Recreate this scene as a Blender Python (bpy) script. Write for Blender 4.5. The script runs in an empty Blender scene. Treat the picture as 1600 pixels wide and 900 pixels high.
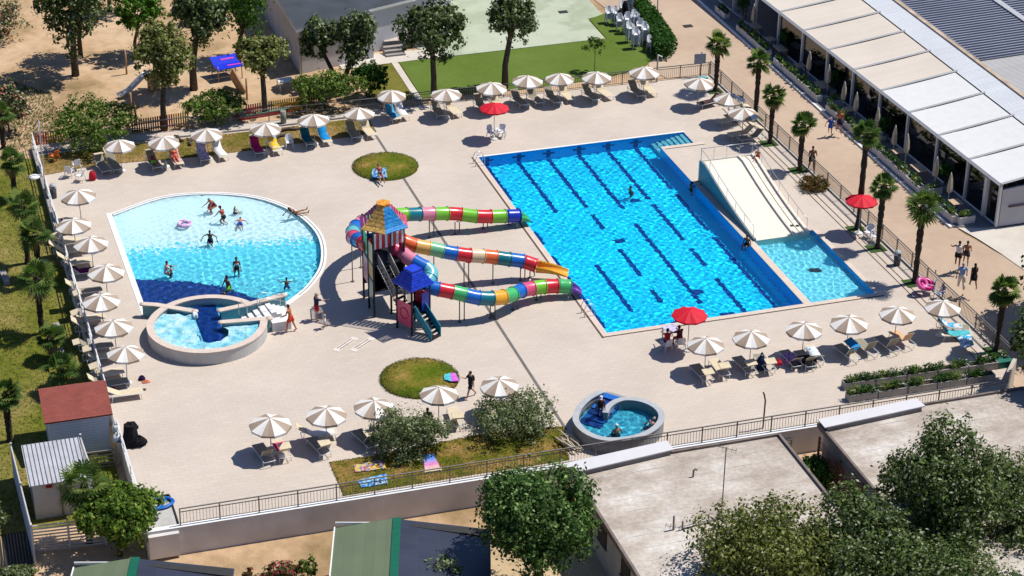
import bpy, math, random
import numpy as np
from mathutils import Vector, Matrix
from mathutils.geometry import delaunay_2d_cdt
random.seed(7)
RNG = np.random.default_rng(11)
sc = bpy.context.scene
COL = sc.collection
PI = math.pi
R_ = math.radians

# ------------------------------------------------------------------ camera (surveyed from the pool's right angles)
CAMZ = 60.75
CR, CU, CF = (Vector((0.95154697, -0.30721946, 0.01321235)), Vector((0.1339627, 0.45282993, 0.8814755)),
              Vector((0.27678937, 0.83699537, -0.4720449)))
FOC = 3388.58
cam = bpy.data.cameras.new('camera'); cam.sensor_width = 36; cam.lens = 36 * FOC / 1600
cam.clip_start = 1; cam.clip_end = 3000
camo = bpy.data.objects.new('camera', cam); COL.objects.link(camo)
camo.matrix_world = Matrix(((CR.x, CU.x, -CF.x, 0), (CR.y, CU.y, -CF.y, 0), (CR.z, CU.z, -CF.z, CAMZ), (0, 0, 0, 1)))
sc.camera = camo

def G(px, py, z=0.0):
    """ground plan survey: the point of the plane at height z seen at photo position (px, py)"""
    d = CR * ((px - 800) / FOC) - CU * ((py - 450) / FOC) + CF
    t = (z - CAMZ) / d.z
    return Vector((d.x * t, d.y * t, z))
def G2(px, py, z=0.0):
    v = G(px, py, z); return (v.x, v.y)
def lerp(a, b, t): return a + (b - a) * t
def clamp(t): return max(0.0, min(1.0, t))
def hz(x, y):
    l = lerp(-1.45, -0.25, clamp((y - 89) / 45)); r = lerp(-1.45, -0.25, clamp((y - 87) / 19))
    return lerp(l, r, clamp((x - 25) / 30))
def GT(px, py):
    z = -0.6
    for _ in range(8):
        p = G(px, py, z); z = hz(p.x, p.y)
    return Vector((p.x, p.y, z))

# ------------------------------------------------------------------ light
EL, AZ = R_(60), R_(4)          # sun stands over +X, a little towards +Y
w = bpy.data.worlds.new('World'); sc.world = w; w.use_nodes = True
bg = w.node_tree.nodes['Background']; sky = w.node_tree.nodes.new('ShaderNodeTexSky'); sky.sky_type = 'NISHITA'
sky.sun_disc = False; sky.sun_elevation = EL; sky.sun_rotation = PI / 2 - AZ
tint = w.node_tree.nodes.new('ShaderNodeVectorMath'); tint.operation = 'MULTIPLY'; tint.inputs[1].default_value = (.72, .92, 1.3)   # deep blue summer sky
w.node_tree.links.new(sky.outputs[0], tint.inputs[0]); w.node_tree.links.new(tint.outputs[0], bg.inputs[0]); bg.inputs[1].default_value = 0.06; sky.ozone_density = 3.0; sky.air_density = 1.3
sl = bpy.data.lights.new('sun', 'SUN'); sl.energy = 5.0; sl.angle = R_(0.5); sl.color = (1, .965, .9)
so = bpy.data.objects.new('sun', sl); COL.objects.link(so)
so.rotation_euler = Vector((math.cos(EL) * math.cos(AZ), math.cos(EL) * math.sin(AZ), math.sin(EL))).to_track_quat('Z', 'Y').to_euler()
so.location = (120, 110, 90)
sl.cycles.is_caustics_light = True
vs = sc.view_settings; vs.view_transform = 'Standard'; vs.look = 'None'; vs.exposure = 0.12; vs.gamma = 1; vs.use_curve_mapping = False
sc.cycles.use_denoising = True
sc.cycles.max_bounces = 8; sc.cycles.transparent_max_bounces = 8

# ------------------------------------------------------------------ materials
def lin(h, k=1.0):
    h = h.lstrip('#'); o = []
    for i in (0, 2, 4):
        c = int(h[i:i + 2], 16) / 255; o.append((c / 12.92 if c <= .04045 else ((c + .055) / 1.055) ** 2.4) * k)
    return tuple(o)
MATS = {}
def M(name, rgb, rough=.75, var=.12, scale=3.0, bump=0.0, bscale=None, metal=0.0, spec=.3, rgb2=None, detail=4.0, coat=0.0):
    """principled material with a two-tone noise and an optional bump"""
    if name in MATS: return MATS[name]
    if isinstance(rgb, str): rgb = lin(rgb, .69)
    if isinstance(rgb2, str): rgb2 = lin(rgb2, .69)
    m = bpy.data.materials.new(name); m.use_nodes = True; n = m.node_tree; b = n.nodes['Principled BSDF']
    b.inputs['Roughness'].default_value = rough; b.inputs['Metallic'].default_value = metal
    b.inputs['Specular IOR Level'].default_value = spec; b.inputs['Coat Weight'].default_value = coat
    tc = n.nodes.new('ShaderNodeTexCoord'); nz = n.nodes.new('ShaderNodeTexNoise'); nz.inputs['Scale'].default_value = scale
    nz.inputs['Detail'].default_value = detail
    n.links.new(tc.outputs['Object'], nz.inputs['Vector'])
    mx = n.nodes.new('ShaderNodeMix'); mx.data_type = 'RGBA'
    a = tuple(c * (1 - var) for c in rgb); c2 = rgb2 or tuple(min(1, c * (1 + var)) for c in rgb)
    mx.inputs[6].default_value = (*a, 1); mx.inputs[7].default_value = (*c2, 1)
    rp = n.nodes.new('ShaderNodeMapRange'); rp.inputs[1].default_value = .32; rp.inputs[2].default_value = .68
    n.links.new(nz.outputs[0], rp.inputs[0]); n.links.new(rp.outputs[0], mx.inputs[0])
    n.links.new(mx.outputs[2], b.inputs['Base Color'])
    if bump:
        n2 = n.nodes.new('ShaderNodeTexNoise'); n2.inputs['Scale'].default_value = bscale or scale * 6; n2.inputs['Detail'].default_value = 3
        n.links.new(tc.outputs['Object'], n2.inputs['Vector'])
        bp = n.nodes.new('ShaderNodeBump'); bp.inputs['Strength'].default_value = bump; bp.inputs['Distance'].default_value = .05
        n.links.new(n2.outputs[0], bp.inputs['Height']); n.links.new(bp.outputs[0], b.inputs['Normal'])
    MATS[name] = m; return m
def patchy(name, stops, scale, bump=.5, bscale=18, rough=.95, scale2=None, fine=(.72, 1.22), stretch=None):
    """ground cover: a colour ramp over layered noise"""
    m = bpy.data.materials.new(name); m.use_nodes = True; n = m.node_tree; b = n.nodes['Principled BSDF']
    b.inputs['Roughness'].default_value = rough; b.inputs['Specular IOR Level'].default_value = .1
    tc = n.nodes.new('ShaderNodeTexCoord'); nz = n.nodes.new('ShaderNodeTexNoise'); nz.inputs['Scale'].default_value = scale
    nz.inputs['Detail'].default_value = 9; nz.inputs['Roughness'].default_value = .62
    mp = n.nodes.new('ShaderNodeMapping'); mp.inputs['Scale'].default_value = stretch or (1, 1, 1)
    n.links.new(tc.outputs['Object'], mp.inputs['Vector']); n.links.new(mp.outputs[0], nz.inputs['Vector'])
    r = n.nodes.new('ShaderNodeValToRGB'); e = r.color_ramp.elements
    while len(e) < len(stops): e.new(.5)
    for i, (p, c) in enumerate(stops):
        e[i].position = p; e[i].color = (*(lin(c, .69) if isinstance(c, str) else c), 1)
    n.links.new(nz.outputs[0], r.inputs[0])
    n3 = n.nodes.new('ShaderNodeTexNoise'); n3.inputs['Scale'].default_value = scale2 or scale * 14; n3.inputs['Detail'].default_value = 5
    n.links.new(tc.outputs['Object'], n3.inputs['Vector'])
    mr = n.nodes.new('ShaderNodeMapRange'); mr.inputs[1].default_value = .3; mr.inputs[2].default_value = .7; mr.inputs[3].default_value = fine[0]; mr.inputs[4].default_value = fine[1]
    n.links.new(n3.outputs[0], mr.inputs[0])
    mu = n.nodes.new('ShaderNodeVectorMath'); mu.operation = 'SCALE'
    n.links.new(r.outputs[0], mu.inputs[0]); n.links.new(mr.outputs[0], mu.inputs['Scale'])
    n.links.new(mu.outputs[0], b.inputs['Base Color'])
    n2 = n.nodes.new('ShaderNodeTexNoise'); n2.inputs['Scale'].default_value = bscale; n2.inputs['Detail'].default_value = 4
    n.links.new(tc.outputs['Object'], n2.inputs['Vector'])
    bp = n.nodes.new('ShaderNodeBump'); bp.inputs['Strength'].default_value = bump; bp.inputs['Distance'].default_value = .08
    n.links.new(n2.outputs[0], bp.inputs['Height']); n.links.new(bp.outputs[0], b.inputs['Normal'])
    MATS[name] = m; return m
def tiled(name, c1, c2, mortar, bw, bh, msize, rough=.7, stain=None, sscale=.3, rot=0.0, bump=.15, offset=.5, spec=.3, axes=None):
    m = bpy.data.materials.new(name); m.use_nodes = True; n = m.node_tree; b = n.nodes['Principled BSDF']
    b.inputs['Roughness'].default_value = rough; b.inputs['Specular IOR Level'].default_value = spec
    tc = n.nodes.new('ShaderNodeTexCoord'); mp = n.nodes.new('ShaderNodeMapping'); mp.inputs['Rotation'].default_value = axes or (0, 0, rot)
    n.links.new(tc.outputs['Object'], mp.inputs['Vector'])
    bk = n.nodes.new('ShaderNodeTexBrick'); bk.inputs['Scale'].default_value = 1; bk.offset = offset
    for k, v in zip(('Color1', 'Color2', 'Mortar'), (c1, c2, mortar)):
        bk.inputs[k].default_value = (*(lin(v, .69) if isinstance(v, str) else v), 1)
    bk.inputs['Mortar Size'].default_value = msize; bk.inputs['Brick Width'].default_value = bw; bk.inputs['Row Height'].default_value = bh
    n.links.new(mp.outputs[0], bk.inputs['Vector'])
    nz = n.nodes.new('ShaderNodeTexNoise'); nz.inputs['Scale'].default_value = sscale; nz.inputs['Detail'].default_value = 8; nz.inputs['Roughness'].default_value = .6
    n.links.new(tc.outputs['Object'], nz.inputs['Vector'])
    mr = n.nodes.new('ShaderNodeMapRange'); mr.inputs[1].default_value = .3; mr.inputs[2].default_value = .72
    mr.inputs[3].default_value = stain[0] if stain else .92; mr.inputs[4].default_value = stain[1] if stain else 1.06
    n.links.new(nz.outputs[0], mr.inputs[0])
    mu = n.nodes.new('ShaderNodeVectorMath'); mu.operation = 'SCALE'
    n.links.new(bk.outputs[0], mu.inputs[0]); n.links.new(mr.outputs[0], mu.inputs['Scale']); n.links.new(mu.outputs[0], b.inputs['Base Color'])
    bp = n.nodes.new('ShaderNodeBump'); bp.inputs['Strength'].default_value = bump; bp.inputs['Distance'].default_value = .02; bp.invert = True
    n.links.new(bk.outputs['Fac'], bp.inputs['Height']); n.links.new(bp.outputs[0], b.inputs['Normal'])
    MATS[name] = m; return m
def glass(name, tint, rough=0.0):
    m = bpy.data.materials.new(name); m.use_nodes = True; n = m.node_tree; n.nodes.clear(); out = n.nodes.new('ShaderNodeOutputMaterial')
    g = n.nodes.new('ShaderNodeBsdfGlass'); g.inputs['IOR'].default_value = 1.33; g.inputs['Roughness'].default_value = rough; g.inputs[0].default_value = (*tint, 1)
    n.links.new(g.outputs[0], out.inputs[0]); MATS[name] = m; return m
def pane(name, tint, refl=.12):
    m = bpy.data.materials.new(name); m.use_nodes = True; n = m.node_tree; n.nodes.clear(); out = n.nodes.new('ShaderNodeOutputMaterial')
    t = n.nodes.new('ShaderNodeBsdfTransparent'); t.inputs[0].default_value = (*tint, 1); g = n.nodes.new('ShaderNodeBsdfGlossy'); g.inputs['Roughness'].default_value = .03
    mx = n.nodes.new('ShaderNodeMixShader'); mx.inputs[0].default_value = refl
    n.links.new(t.outputs[0], mx.inputs[1]); n.links.new(g.outputs[0], mx.inputs[2]); n.links.new(mx.outputs[0], out.inputs[0]); MATS[name] = m; return m

# ------------------------------------------------------------------ mesh builder
class MB:
    def __init__(s): s.v = []; s.f = []; s.mi = []; s.sm = []
    def add(s, vs_, fs, m=0, smooth=False):
        o = len(s.v); s.v.extend(tuple(p) for p in vs_)
        for f in fs: s.f.append(tuple(i + o for i in f)); s.mi.append(m); s.sm.append(smooth)
        return s
    def box(s, c, d, rz=0.0, m=0, rx=0.0):
        X, Y, Z = d[0] / 2, d[1] / 2, d[2] / 2; mt = Matrix.Rotation(rz, 3, 'Z') @ Matrix.Rotation(rx, 3, 'X'); c = Vector(c)
        vs_ = [c + mt @ Vector((x, y, z)) for z in (-Z, Z) for x, y in ((-X, -Y), (X, -Y), (X, Y), (-X, Y))]
        return s.add(vs_, [(3, 2, 1, 0), (4, 5, 6, 7), (0, 1, 5, 4), (1, 2, 6, 5), (2, 3, 7, 6), (3, 0, 4, 7)], m)
    def tube(s, pts, r, n=8, m=0, caps=True, smooth=True, side=None, closed=False):
        """sweep a circle (or ellipse (rx, ry)) along pts; side fixes the x axis of the section"""
        pts = [Vector(p) for p in pts]; k = len(pts); rs = r if isinstance(r, list) else [r] * k
        u = None; vs_ = []
        for i, p in enumerate(pts):
            if closed: t = pts[(i + 1) % k] - pts[i - 1]
            else: t = pts[min(i + 1, k - 1)] - pts[max(i - 1, 0)]
            if t.length < 1e-9: t = Vector((0, 0, 1))
            t.normalize()
            if side is not None: a = Vector(side)
            elif u is None: a = Vector((0, 0, 1)).cross(t) if abs(t.z) < .9 else Vector((1, 0, 0))
            else: a = u
            a = a - t * a.dot(t)
            if a.length < 1e-6: a = t.orthogonal()
            a.normalize(); u = a; b = t.cross(a)
            rr = rs[i]; rx, ry = rr if isinstance(rr, tuple) else (rr, rr)
            for j in range(n):
                q = 2 * PI * j / n; vs_.append(p + a * (rx * math.cos(q)) + b * (ry * math.sin(q)))
        fs = []
        for i in range(k if closed else k - 1):
            i2 = (i + 1) % k
            for j in range(n): fs.append((i * n + j, i * n + (j + 1) % n, i2 * n + (j + 1) % n, i2 * n + j))
        o = len(s.v); s.add(vs_, fs, m, smooth)
        if caps and not closed:
            s.f.append(tuple(o + j for j in reversed(range(n)))); s.mi.append(m); s.sm.append(False)
            s.f.append(tuple(o + (k - 1) * n + j for j in range(n))); s.mi.append(m); s.sm.append(False)
        return s
    def lathe(s, prof, n=16, c=(0, 0, 0), m=0, smooth=True, a0=0.0):
        vs_ = []; c = Vector(c)
        for r, z in prof:
            for j in range(n):
                q = a0 + 2 * PI * j / n; vs_.append(c + Vector((r * math.cos(q), r * math.sin(q), z)))
        fs = [(i * n + j, i * n + (j + 1) % n, (i + 1) * n + (j + 1) % n, (i + 1) * n + j) for i in range(len(prof) - 1) for j in range(n)]
        return s.add(vs_, fs, m, smooth)
    def ell(s, c, r, m=0, n=10, k=7, rot=None):
        c = Vector(c); vs_ = []
        for i in range(k + 1):
            a = -PI / 2 + PI * i / k
            for j in range(n):
                q = 2 * PI * j / n; p = Vector((r[0] * math.cos(a) * math.cos(q), r[1] * math.cos(a) * math.sin(q), r[2] * math.sin(a)))
                vs_.append(c + (rot @ p if rot else p))
        return s.add(vs_, [(i * n + j, i * n + (j + 1) % n, (i + 1) * n + (j + 1) % n, (i + 1) * n + j) for i in range(k) for j in range(n)], m, True)
    def prism(s, poly, z0, z1, m=0, mt=None):
        """extrude a plan polygon (counter-clockwise); z0/z1 numbers or lists"""
        n = len(poly); A = z0 if isinstance(z0, (list, tuple)) else [z0] * n; B = z1 if isinstance(z1, (list, tuple)) else [z1] * n
        if sum(poly[i][0] * poly[(i + 1) % n][1] - poly[(i + 1) % n][0] * poly[i][1] for i in range(n)) < 0:
            poly = list(reversed(poly)); A = list(reversed(A)); B = list(reversed(B))
        vs_ = [(p[0], p[1], a) for p, a in zip(poly, A)] + [(p[0], p[1], b) for p, b in zip(poly, B)]
        s.add(vs_, [tuple(reversed(range(n)))], m); o = len(s.v) - 2 * n
        s.f.append(tuple(o + n + i for i in range(n))); s.mi.append(m if mt is None else mt); s.sm.append(False)
        for i in range(n): s.f.append((o + i, o + (i + 1) % n, o + n + (i + 1) % n, o + n + i)); s.mi.append(m); s.sm.append(False)
        return s
    def wallpath(s, pts, wd, z0, z1, m=0, mt=None, closed=False):
        """a wall of width wd along plan points"""
        P = [Vector((p[0], p[1])) for p in pts]; k = len(P); L = []; Rr = []
        for i in range(k):
            if closed: a, b = P[i - 1], P[(i + 1) % k]
            else: a, b = P[max(i - 1, 0)], P[min(i + 1, k - 1)]
            t = (b - a).normalized(); nn = Vector((-t.y, t.x)) * wd / 2; L.append(P[i] + nn); Rr.append(P[i] - nn)
        for i in range(k if closed else k - 1):
            j = (i + 1) % k; q = [Rr[i], Rr[j], L[j], L[i]]
            vs_ = [(p.x, p.y, z0) for p in q] + [(p.x, p.y, z1) for p in q]
            s.add(vs_, [(0, 1, 5, 4), (2, 3, 7, 6)], m); s.add(vs_, [(4, 5, 6, 7)], m if mt is None else mt)
            if not closed and i == 0: s.add(vs_, [(3, 0, 4, 7)], m)
            if not closed and i == k - 2: s.add(vs_, [(1, 2, 6, 5)], m)
        return s
    def mesh(s, name, mats):
        me = bpy.data.meshes.new(name); me.from_pydata(s.v, [], s.f)
        for m in (mats if isinstance(mats, (list, tuple)) else [mats]): me.materials.append(m)
        me.polygons.foreach_set('material_index', s.mi); me.polygons.foreach_set('use_smooth', s.sm); me.update(); return me
    def build(s, name, mats, parent=None, loc=None, rz=0.0):
        o = bpy.data.objects.new(name, s.mesh(name, mats)); COL.objects.link(o)
        if parent is not None: o.parent = parent
        if loc is not None: o.location = loc
        o.rotation_euler = (0, 0, rz); return o
def tag(o, label=None, cat=None, group=None, kind=None):
    if label: o['label'] = label
    if cat: o['category'] = cat
    if group: o['group'] = group
    if kind: o['kind'] = kind
    return o
def empty(name, loc=(0, 0, 0), rz=0.0, label=None, cat=None, group=None):
    o = bpy.data.objects.new(name, None); COL.objects.link(o); o.location = loc; o.rotation_euler = (0, 0, rz); o.empty_display_size = .1
    return tag(o, label, cat, group)
def dup(o, loc=None, rz=None, label=None, parent=None, group=None, scale=None):
    c = o.copy(); COL.objects.link(c)
    if parent is not None: c.parent = parent
    for ch in list(o.children): dup(ch, parent=c)
    if loc is not None: c.location = loc
    if rz is not None: c.rotation_euler = (0, 0, rz)
    if label: c['label'] = label
    if group: c['group'] = group
    if scale is not None: c.scale = (scale,) * 3
    return c
def struct(o): return tag(o, kind='structure')
NTH = ['first', 'second', 'third', 'fourth', 'fifth', 'sixth', 'seventh', 'eighth', 'ninth', 'tenth', 'eleventh', 'twelfth', 'thirteenth',
       'fourteenth', 'fifteenth', 'sixteenth', 'seventeenth', 'eighteenth', 'nineteenth', 'twentieth']
def inside(p, poly):
    x, y = p[0], p[1]; c = False; n = len(poly)
    for i in range(n):
        x0, y0 = poly[i][0], poly[i][1]; x1, y1 = poly[i - 1][0], poly[i - 1][1]
        if (y0 > y) != (y1 > y) and x < (x1 - x0) * (y - y0) / (y1 - y0) + x0: c = not c
    return c
def smoothpts(pts, n=6, closed=False):
    """Catmull-Rom through pts"""
    P = [Vector(p) for p in pts]; k = len(P); out = []
    for i in range(k if closed else k - 1):
        if closed: a, b, c, d = P[i - 1], P[i], P[(i + 1) % k], P[(i + 2) % k]
        else: a, b, c, d = P[max(i - 1, 0)], P[i], P[i + 1], P[min(i + 2, k - 1)]
        for j in range(n):
            t = j / n; out.append(.5 * ((2 * b) + (c - a) * t + (2 * a - 5 * b + 4 * c - d) * t * t + (3 * b - a - 3 * c + d) * t ** 3))
    if not closed: out.append(P[-1])
    return out
# ------------------------------------------------------------------ ground, deck, pools
m_sand = patchy('sandy earth', [(.27, '#7f7048'), (.36, '#a98d66'), (.46, '#d2b08b'), (.58, '#dfc09c'), (.72, '#e9d0b0')], .11, .35, 7, scale2=1.6, fine=(.86, 1.1))
m_lane = patchy('pale dust lane', [(.3, '#c9ae88'), (.5, '#dfc59f'), (.7, '#ead3b0')], .16, .3, 9, scale2=1.5, fine=(.88, 1.08))
m_lawn = patchy('dry lawn grass', [(.3, '#61751e'), (.43, '#828432'), (.53, '#9b914c'), (.66, '#bda46a')], .16, .9, 26, scale2=3.5)
m_plot = patchy('watered turf', [(.3, '#4f6a10'), (.44, '#6d7c1c'), (.54, '#928736'), (.66, '#bd9a58')], .36, .9, 30, scale2=5)
m_turf = patchy('synthetic turf', [(.3, '#61782c'), (.5, '#6b8036'), (.7, '#758a40')], .12, .3, 40, scale2=3, fine=(.93, 1.06))
m_olive = patchy('worn olive turf', [(.3, '#6f6f2c'), (.5, '#7f7b36'), (.7, '#8c8642')], .4, .3, 40)
m_court = patchy('pale green court', [(.3, '#bcc4a8'), (.42, '#c6cdb3'), (.5, '#b3bca0'), (.54, '#c6cdb3'), (.72, '#d2d6c0')], .1, .1, 12, scale2=.9, fine=(.95, 1.04))
m_road = patchy('beige road', [(.3, '#c4aa92'), (.5, '#cfb59c'), (.7, '#d6bea6')], .1, .08, 30, scale2=1.5, fine=(.95, 1.04))
m_apron = patchy('pale concrete apron', [(.3, '#d6cbbd'), (.5, '#e2d8ca'), (.7, '#ebe2d6')], .2, .1, 20, scale2=1.5, fine=(.94, 1.05))
m_deck = tiled('deck paving', '#e1d2c2', '#ddcdbd', '#cebeae', .6, .3, .010, .8, (.90, 1.05), .22)
m_deck2 = tiled('coping stone', '#f0ddcb', '#e9d5c2', '#cdb9a6', .5, .6, .01, .7, (.94, 1.04), .6, offset=0)
m_conc = M('grey render', '#a9a29c', .9, .1, 1.5, .25, 12)
m_white = M('white paint', (.72, .71, .69), .55, .05, 2)
m_wall = M('retaining wall render', (.54, .515, .50), .9, .16, .5, .2, 14)
m_dark = M('dark slot', (.03, .03, .03), .8)
m_metal = M('brown grey railing', (.16, .145, .13), .5, .1, 6, metal=.3)
m_steel = M('galvanised steel', (.55, .55, .56), .35, .1, 5, metal=.7)
m_alu = M('white aluminium', (.66, .66, .65), .4, .05, 5)
m_black = M('black metal', (.015, .015, .018), .5)
m_wood = M('warm wood', (.34, .2, .1), .7, .25, 8)

def terrain(name, poly, dz, mat, step=1.5, kind='structure', f=None):
    poly = [(p[0], p[1]) for p in poly]; pts = []
    k = len(poly)
    for i in range(k):
        a, b = Vector(poly[i]), Vector(poly[(i + 1) % k]); n = max(1, int((b - a).length / step))
        pts += [tuple(a.lerp(b, j / n)) for j in range(n)]
    nb = len(pts); xs = [p[0] for p in poly]; ys = [p[1] for p in poly]
    x = min(xs) + step * .5
    while x < max(xs):
        y = min(ys) + step * .5
        while y < max(ys):
            if inside((x, y), poly): pts.append((x, y))
            y += step
        x += step
    r = delaunay_2d_cdt([Vector(p) for p in pts], [], [list(range(nb))], 1, 1e-4)
    b = MB(); hf = f or hz; b.add([(v.x, v.y, hf(v.x, v.y) + dz) for v in r[0]], [tuple(q) for q in r[2]], 0, True)
    o = b.build(name, mat); tag(o, kind=kind); return o
def base_ground():
    xs = [-600, -200, -80, -30] + [x for x in range(-20, 121, 2)] + [140, 180, 300, 700]
    ys = [-200, 0, 40, 60] + [y for y in range(68, 185, 1)] + [200, 240, 320, 500, 1100]
    b = MB(); n = len(xs)
    b.add([(x, y, -5 if 12 < x < 57.5 and 92 < y < 133 else hz(x, y)) for y in ys for x in xs], [(j * n + i, j * n + i + 1, (j + 1) * n + i + 1, (j + 1) * n + i) for j in range(len(ys) - 1) for i in range(n - 1)], 0, True)
    struct(b.build('ground', m_sand))
base_ground()
terrain('lawn', [(-25, 92.5), (10.4, 92.5), (10.4, 97), (10.9, 134.4), (4, 137.5), (-2, 136), (-25, 134)], .04, m_lawn)
terrain('lane', [(12, 84.5), (60, 84.5), (66, 92), (66, 87), (70, 80), (75, 70), (8, 70), (8, 79), (9, 84)], .03, m_lane)
terrain('road', [(59.7, 91), (60.2, 87.2), (66.4, 87.2), (67.5, 100), (65.2, 106.8), (64.85, 128), (65.0, 150), (64.6, 190), (59, 190), (56, 160), (57.6, 146), (56, 137.6), (56.5, 135.7), (59.6, 135.3), (59.62, 118)], .04, m_road)
terrain('road_apron', [G2(1492, 356, -.3), G2(1540, 350, -.3), G2(1610, 338, -.3), (80, 105), (80, 95), (67.6, 97), (66.2, 104)], .075, m_apron)
terrain('court', [(41.9, 144.1), (54.85, 144.3), (54.95, 148.5), (56.4, 149), (57, 190), (38, 190), (38.5, 150)], .05, m_court, 4)
terrain('lawn', [(38.6, 144), (41.9, 144.0), (54.95, 144.2), (55.05, 148.4), (58.0, 150), (57.9, 143), (57.2, 139.6), (55.5, 138.0), (52, 137.0), (47, 136.6), (38.4, 137.1)], .06, m_turf, 2).name = 'turf'
terrain('lawn', [(35.2, 143.6), (38.0, 143.9), (37.85, 137.2), (35.2, 137.3)], .06, m_olive, 2).name = 'turf'
terrain('path', [(38.0, 144.2), (38.45, 144.2), (38.35, 136.8), (37.85, 136.8)], .09, m_apron, 3)
terrain('path', [(34.2, 146.2), (41.9, 145.8), (41.9, 144.15), (34.2, 143.8)], .07, m_apron, 3)
b = MB()
for p in ((880, 18), (1075, 40)):
    q = G(*p, -.15); b.box((q.x, q.y, hz(q.x, q.y) + .08), (.7, .5, .02))
struct(b.build('drain_cover', m_dark))

DECK = [(10.75, 88.75), (57.5, 88.2), (59.7, 90.9), (59.55, 134.9), (11.03, 136.2)]
POOL = [(39.15, 100.97), (51.45, 100.97), (51.45, 124.08), (53.9, 124.1), (53.9, 125.95), (39.15, 125.95)]
KID = [(51.92, 100.97), (56.08, 100.97), (56.08, 109.7), (51.92, 109.7)]
LAG = [(14.45, 110.55), (16.9, 109.05), (18.3, 108.9), (22.4, 109.55)] + [tuple(p) for p in smoothpts(
    [(23.3, 110.4), (24.16, 111.36), (25.46, 113.54), (26.2, 116.3), (26.25, 118.89), (25.43, 121.76), (23.66, 124.13), (20.83, 125.55), (17.78, 125.75), (14.47, 124.2)], 4)]
def deck():
    b = MB(); V = [Vector(p) for p in DECK]; F = [list(range(len(DECK)))]
    for h in (POOL, KID, LAG):
        F.append(list(range(len(V), len(V) + len(h)))); V += [Vector(p[:2]) for p in h]
    # plain grid points keep triangles well shaped
    r = delaunay_2d_cdt(V, [], F, 1, 1e-4)
    mid = lambda q: (sum(r[0][i].x for i in q) / len(q), sum(r[0][i].y for i in q) / len(q))
    b.add([(v.x, v.y, 0) for v in r[0]], [tuple(q) for q in r[2] if not any(inside(mid(q), h) for h in (POOL, KID, LAG))], 0)
    k = len(DECK)
    for i in range(k):
        p, q = DECK[i], DECK[(i + 1) % k]; b.add([(*p, -2.2), (*q, -2.2), (*q, 0), (*p, 0)], [(0, 1, 2, 3)], 1)
    struct(b.build('pool_deck', [m_deck, m_wall]))
deck()
RECV = []
def basin(name, poly, depth, mw, mf, floor=True):
    """walls and floor of a pool, normals inwards"""
    b = MB(); k = len(poly)
    for i in range(k):
        p, q = poly[i][:2], poly[(i + 1) % k][:2]; b.add([(*p, 0), (*q, 0), (*q, -depth), (*p, -depth)], [(0, 1, 2, 3)], 0)
    if floor: b.add([(p[0], p[1], -depth) for p in poly], [tuple(range(k))], 1)
    o = struct(b.build(name, [mw, mf])); RECV.append(o); return o
m_pw = tiled('blue pool wall tile', (.012, .34, .80), (.015, .37, .84), (.02, .40, .86), .05, .05, .006, .35, spec=.4, axes=(PI / 2, 0, 0))
m_pf = tiled('cyan pool floor tile', (.012, .60, .86), (.016, .64, .88), (.03, .68, .90), .1, .1, .008, .4, (.92, 1.05), .2)
m_navy = tiled('navy mosaic', (.003, .028, .17), (.005, .036, .21), (.008, .046, .23), .1, .1, .01, .4)
m_kf = tiled('pale aqua mosaic', (.20, .66, .76), (.24, .70, .78), (.32, .74, .80), .1, .1, .01, .4)
m_lf0 = tiled('near white beach tile', (.74, .83, .84), (.78, .84, .85), (.68, .80, .82), .2, .2, .012, .5)
m_lf1 = tiled('bright cyan mosaic', (.10, .62, .76), (.14, .66, .78), (.22, .70, .80), .1, .1, .01, .4)
D1 = 1.65
pb = basin('pool_basin', POOL, D1, m_pw, m_pf)
def lane_line(x, segs, wall=True):
    b = MB(); wd = .30
    for y0, y1 in segs: b.box((x, (y0 + y1) / 2, -D1 + .004), (wd, y1 - y0, .008))
    for y, s in ((125.95, -1), (100.97, 1)):
        if wall and s == -1:
            b.box((x, y - .004, -.75), (wd, .008, 1.3)); b.box((x, y - .007, -.6), (.9, .008, .26))
    if segs and segs[0][0] < 102.5: b.box((x, segs[0][0], -D1 + .006), (.9, .26, .012))
    o = b.build('lane_line', m_navy, pb); RECV.append(o)
lane_line(39.75, [(103, 107.5), (108.5, 110), (110.8, 112.4), (114, 116), (118, 119.5), (120.6, 125.9)])
lane_line(42.0, [(104.4, 110.6), (118.0, 125.9)])
lane_line(44.1, [(105.0, 106.6), (108.4, 112.2), (115.0, 117.2), (118.2, 125.9)])
lane_line(46.3, [(104.2, 115.2), (117.4, 125.9)])
lane_line(48.4, [(102.2, 106.8), (108.5, 111.0), (112.2, 117.5), (118.2, 125.9)])
lane_line(50.4, [(102.2, 112), (113, 118.4), (119.2, 125.9)])
b = MB()
for x, y, s in ((44.5, 113.2, .5), (47.5, 118.3, .5), (46.6, 105.5, .6), (44.2, 102.3, .7), (47.3, 102.4, .6)): b.box((x, y, -D1 + .006), (s * 1.4, s, .012))
RECV.append(b.build('drain_grate', m_navy, pb))
b = MB()
for i in range(7): b.box((53.75 - i * .34, 125.03, -.16 - i * .17 - .6), (.34, 1.8, 1.2))
RECV.append(b.build('pool_step', tiled('pale step tile', (.42, .55, .62), (.45, .6, .66), (.3, .42, .5), .1, .1, .008), pb))
kb = basin('pool_basin', KID, .65, m_pw, m_kf)
b = MB(); b.box((54.2, 105.3, -.64), (.8, .5, .012)); RECV.append(b.build('drain_grate', m_dark, kb))
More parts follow.
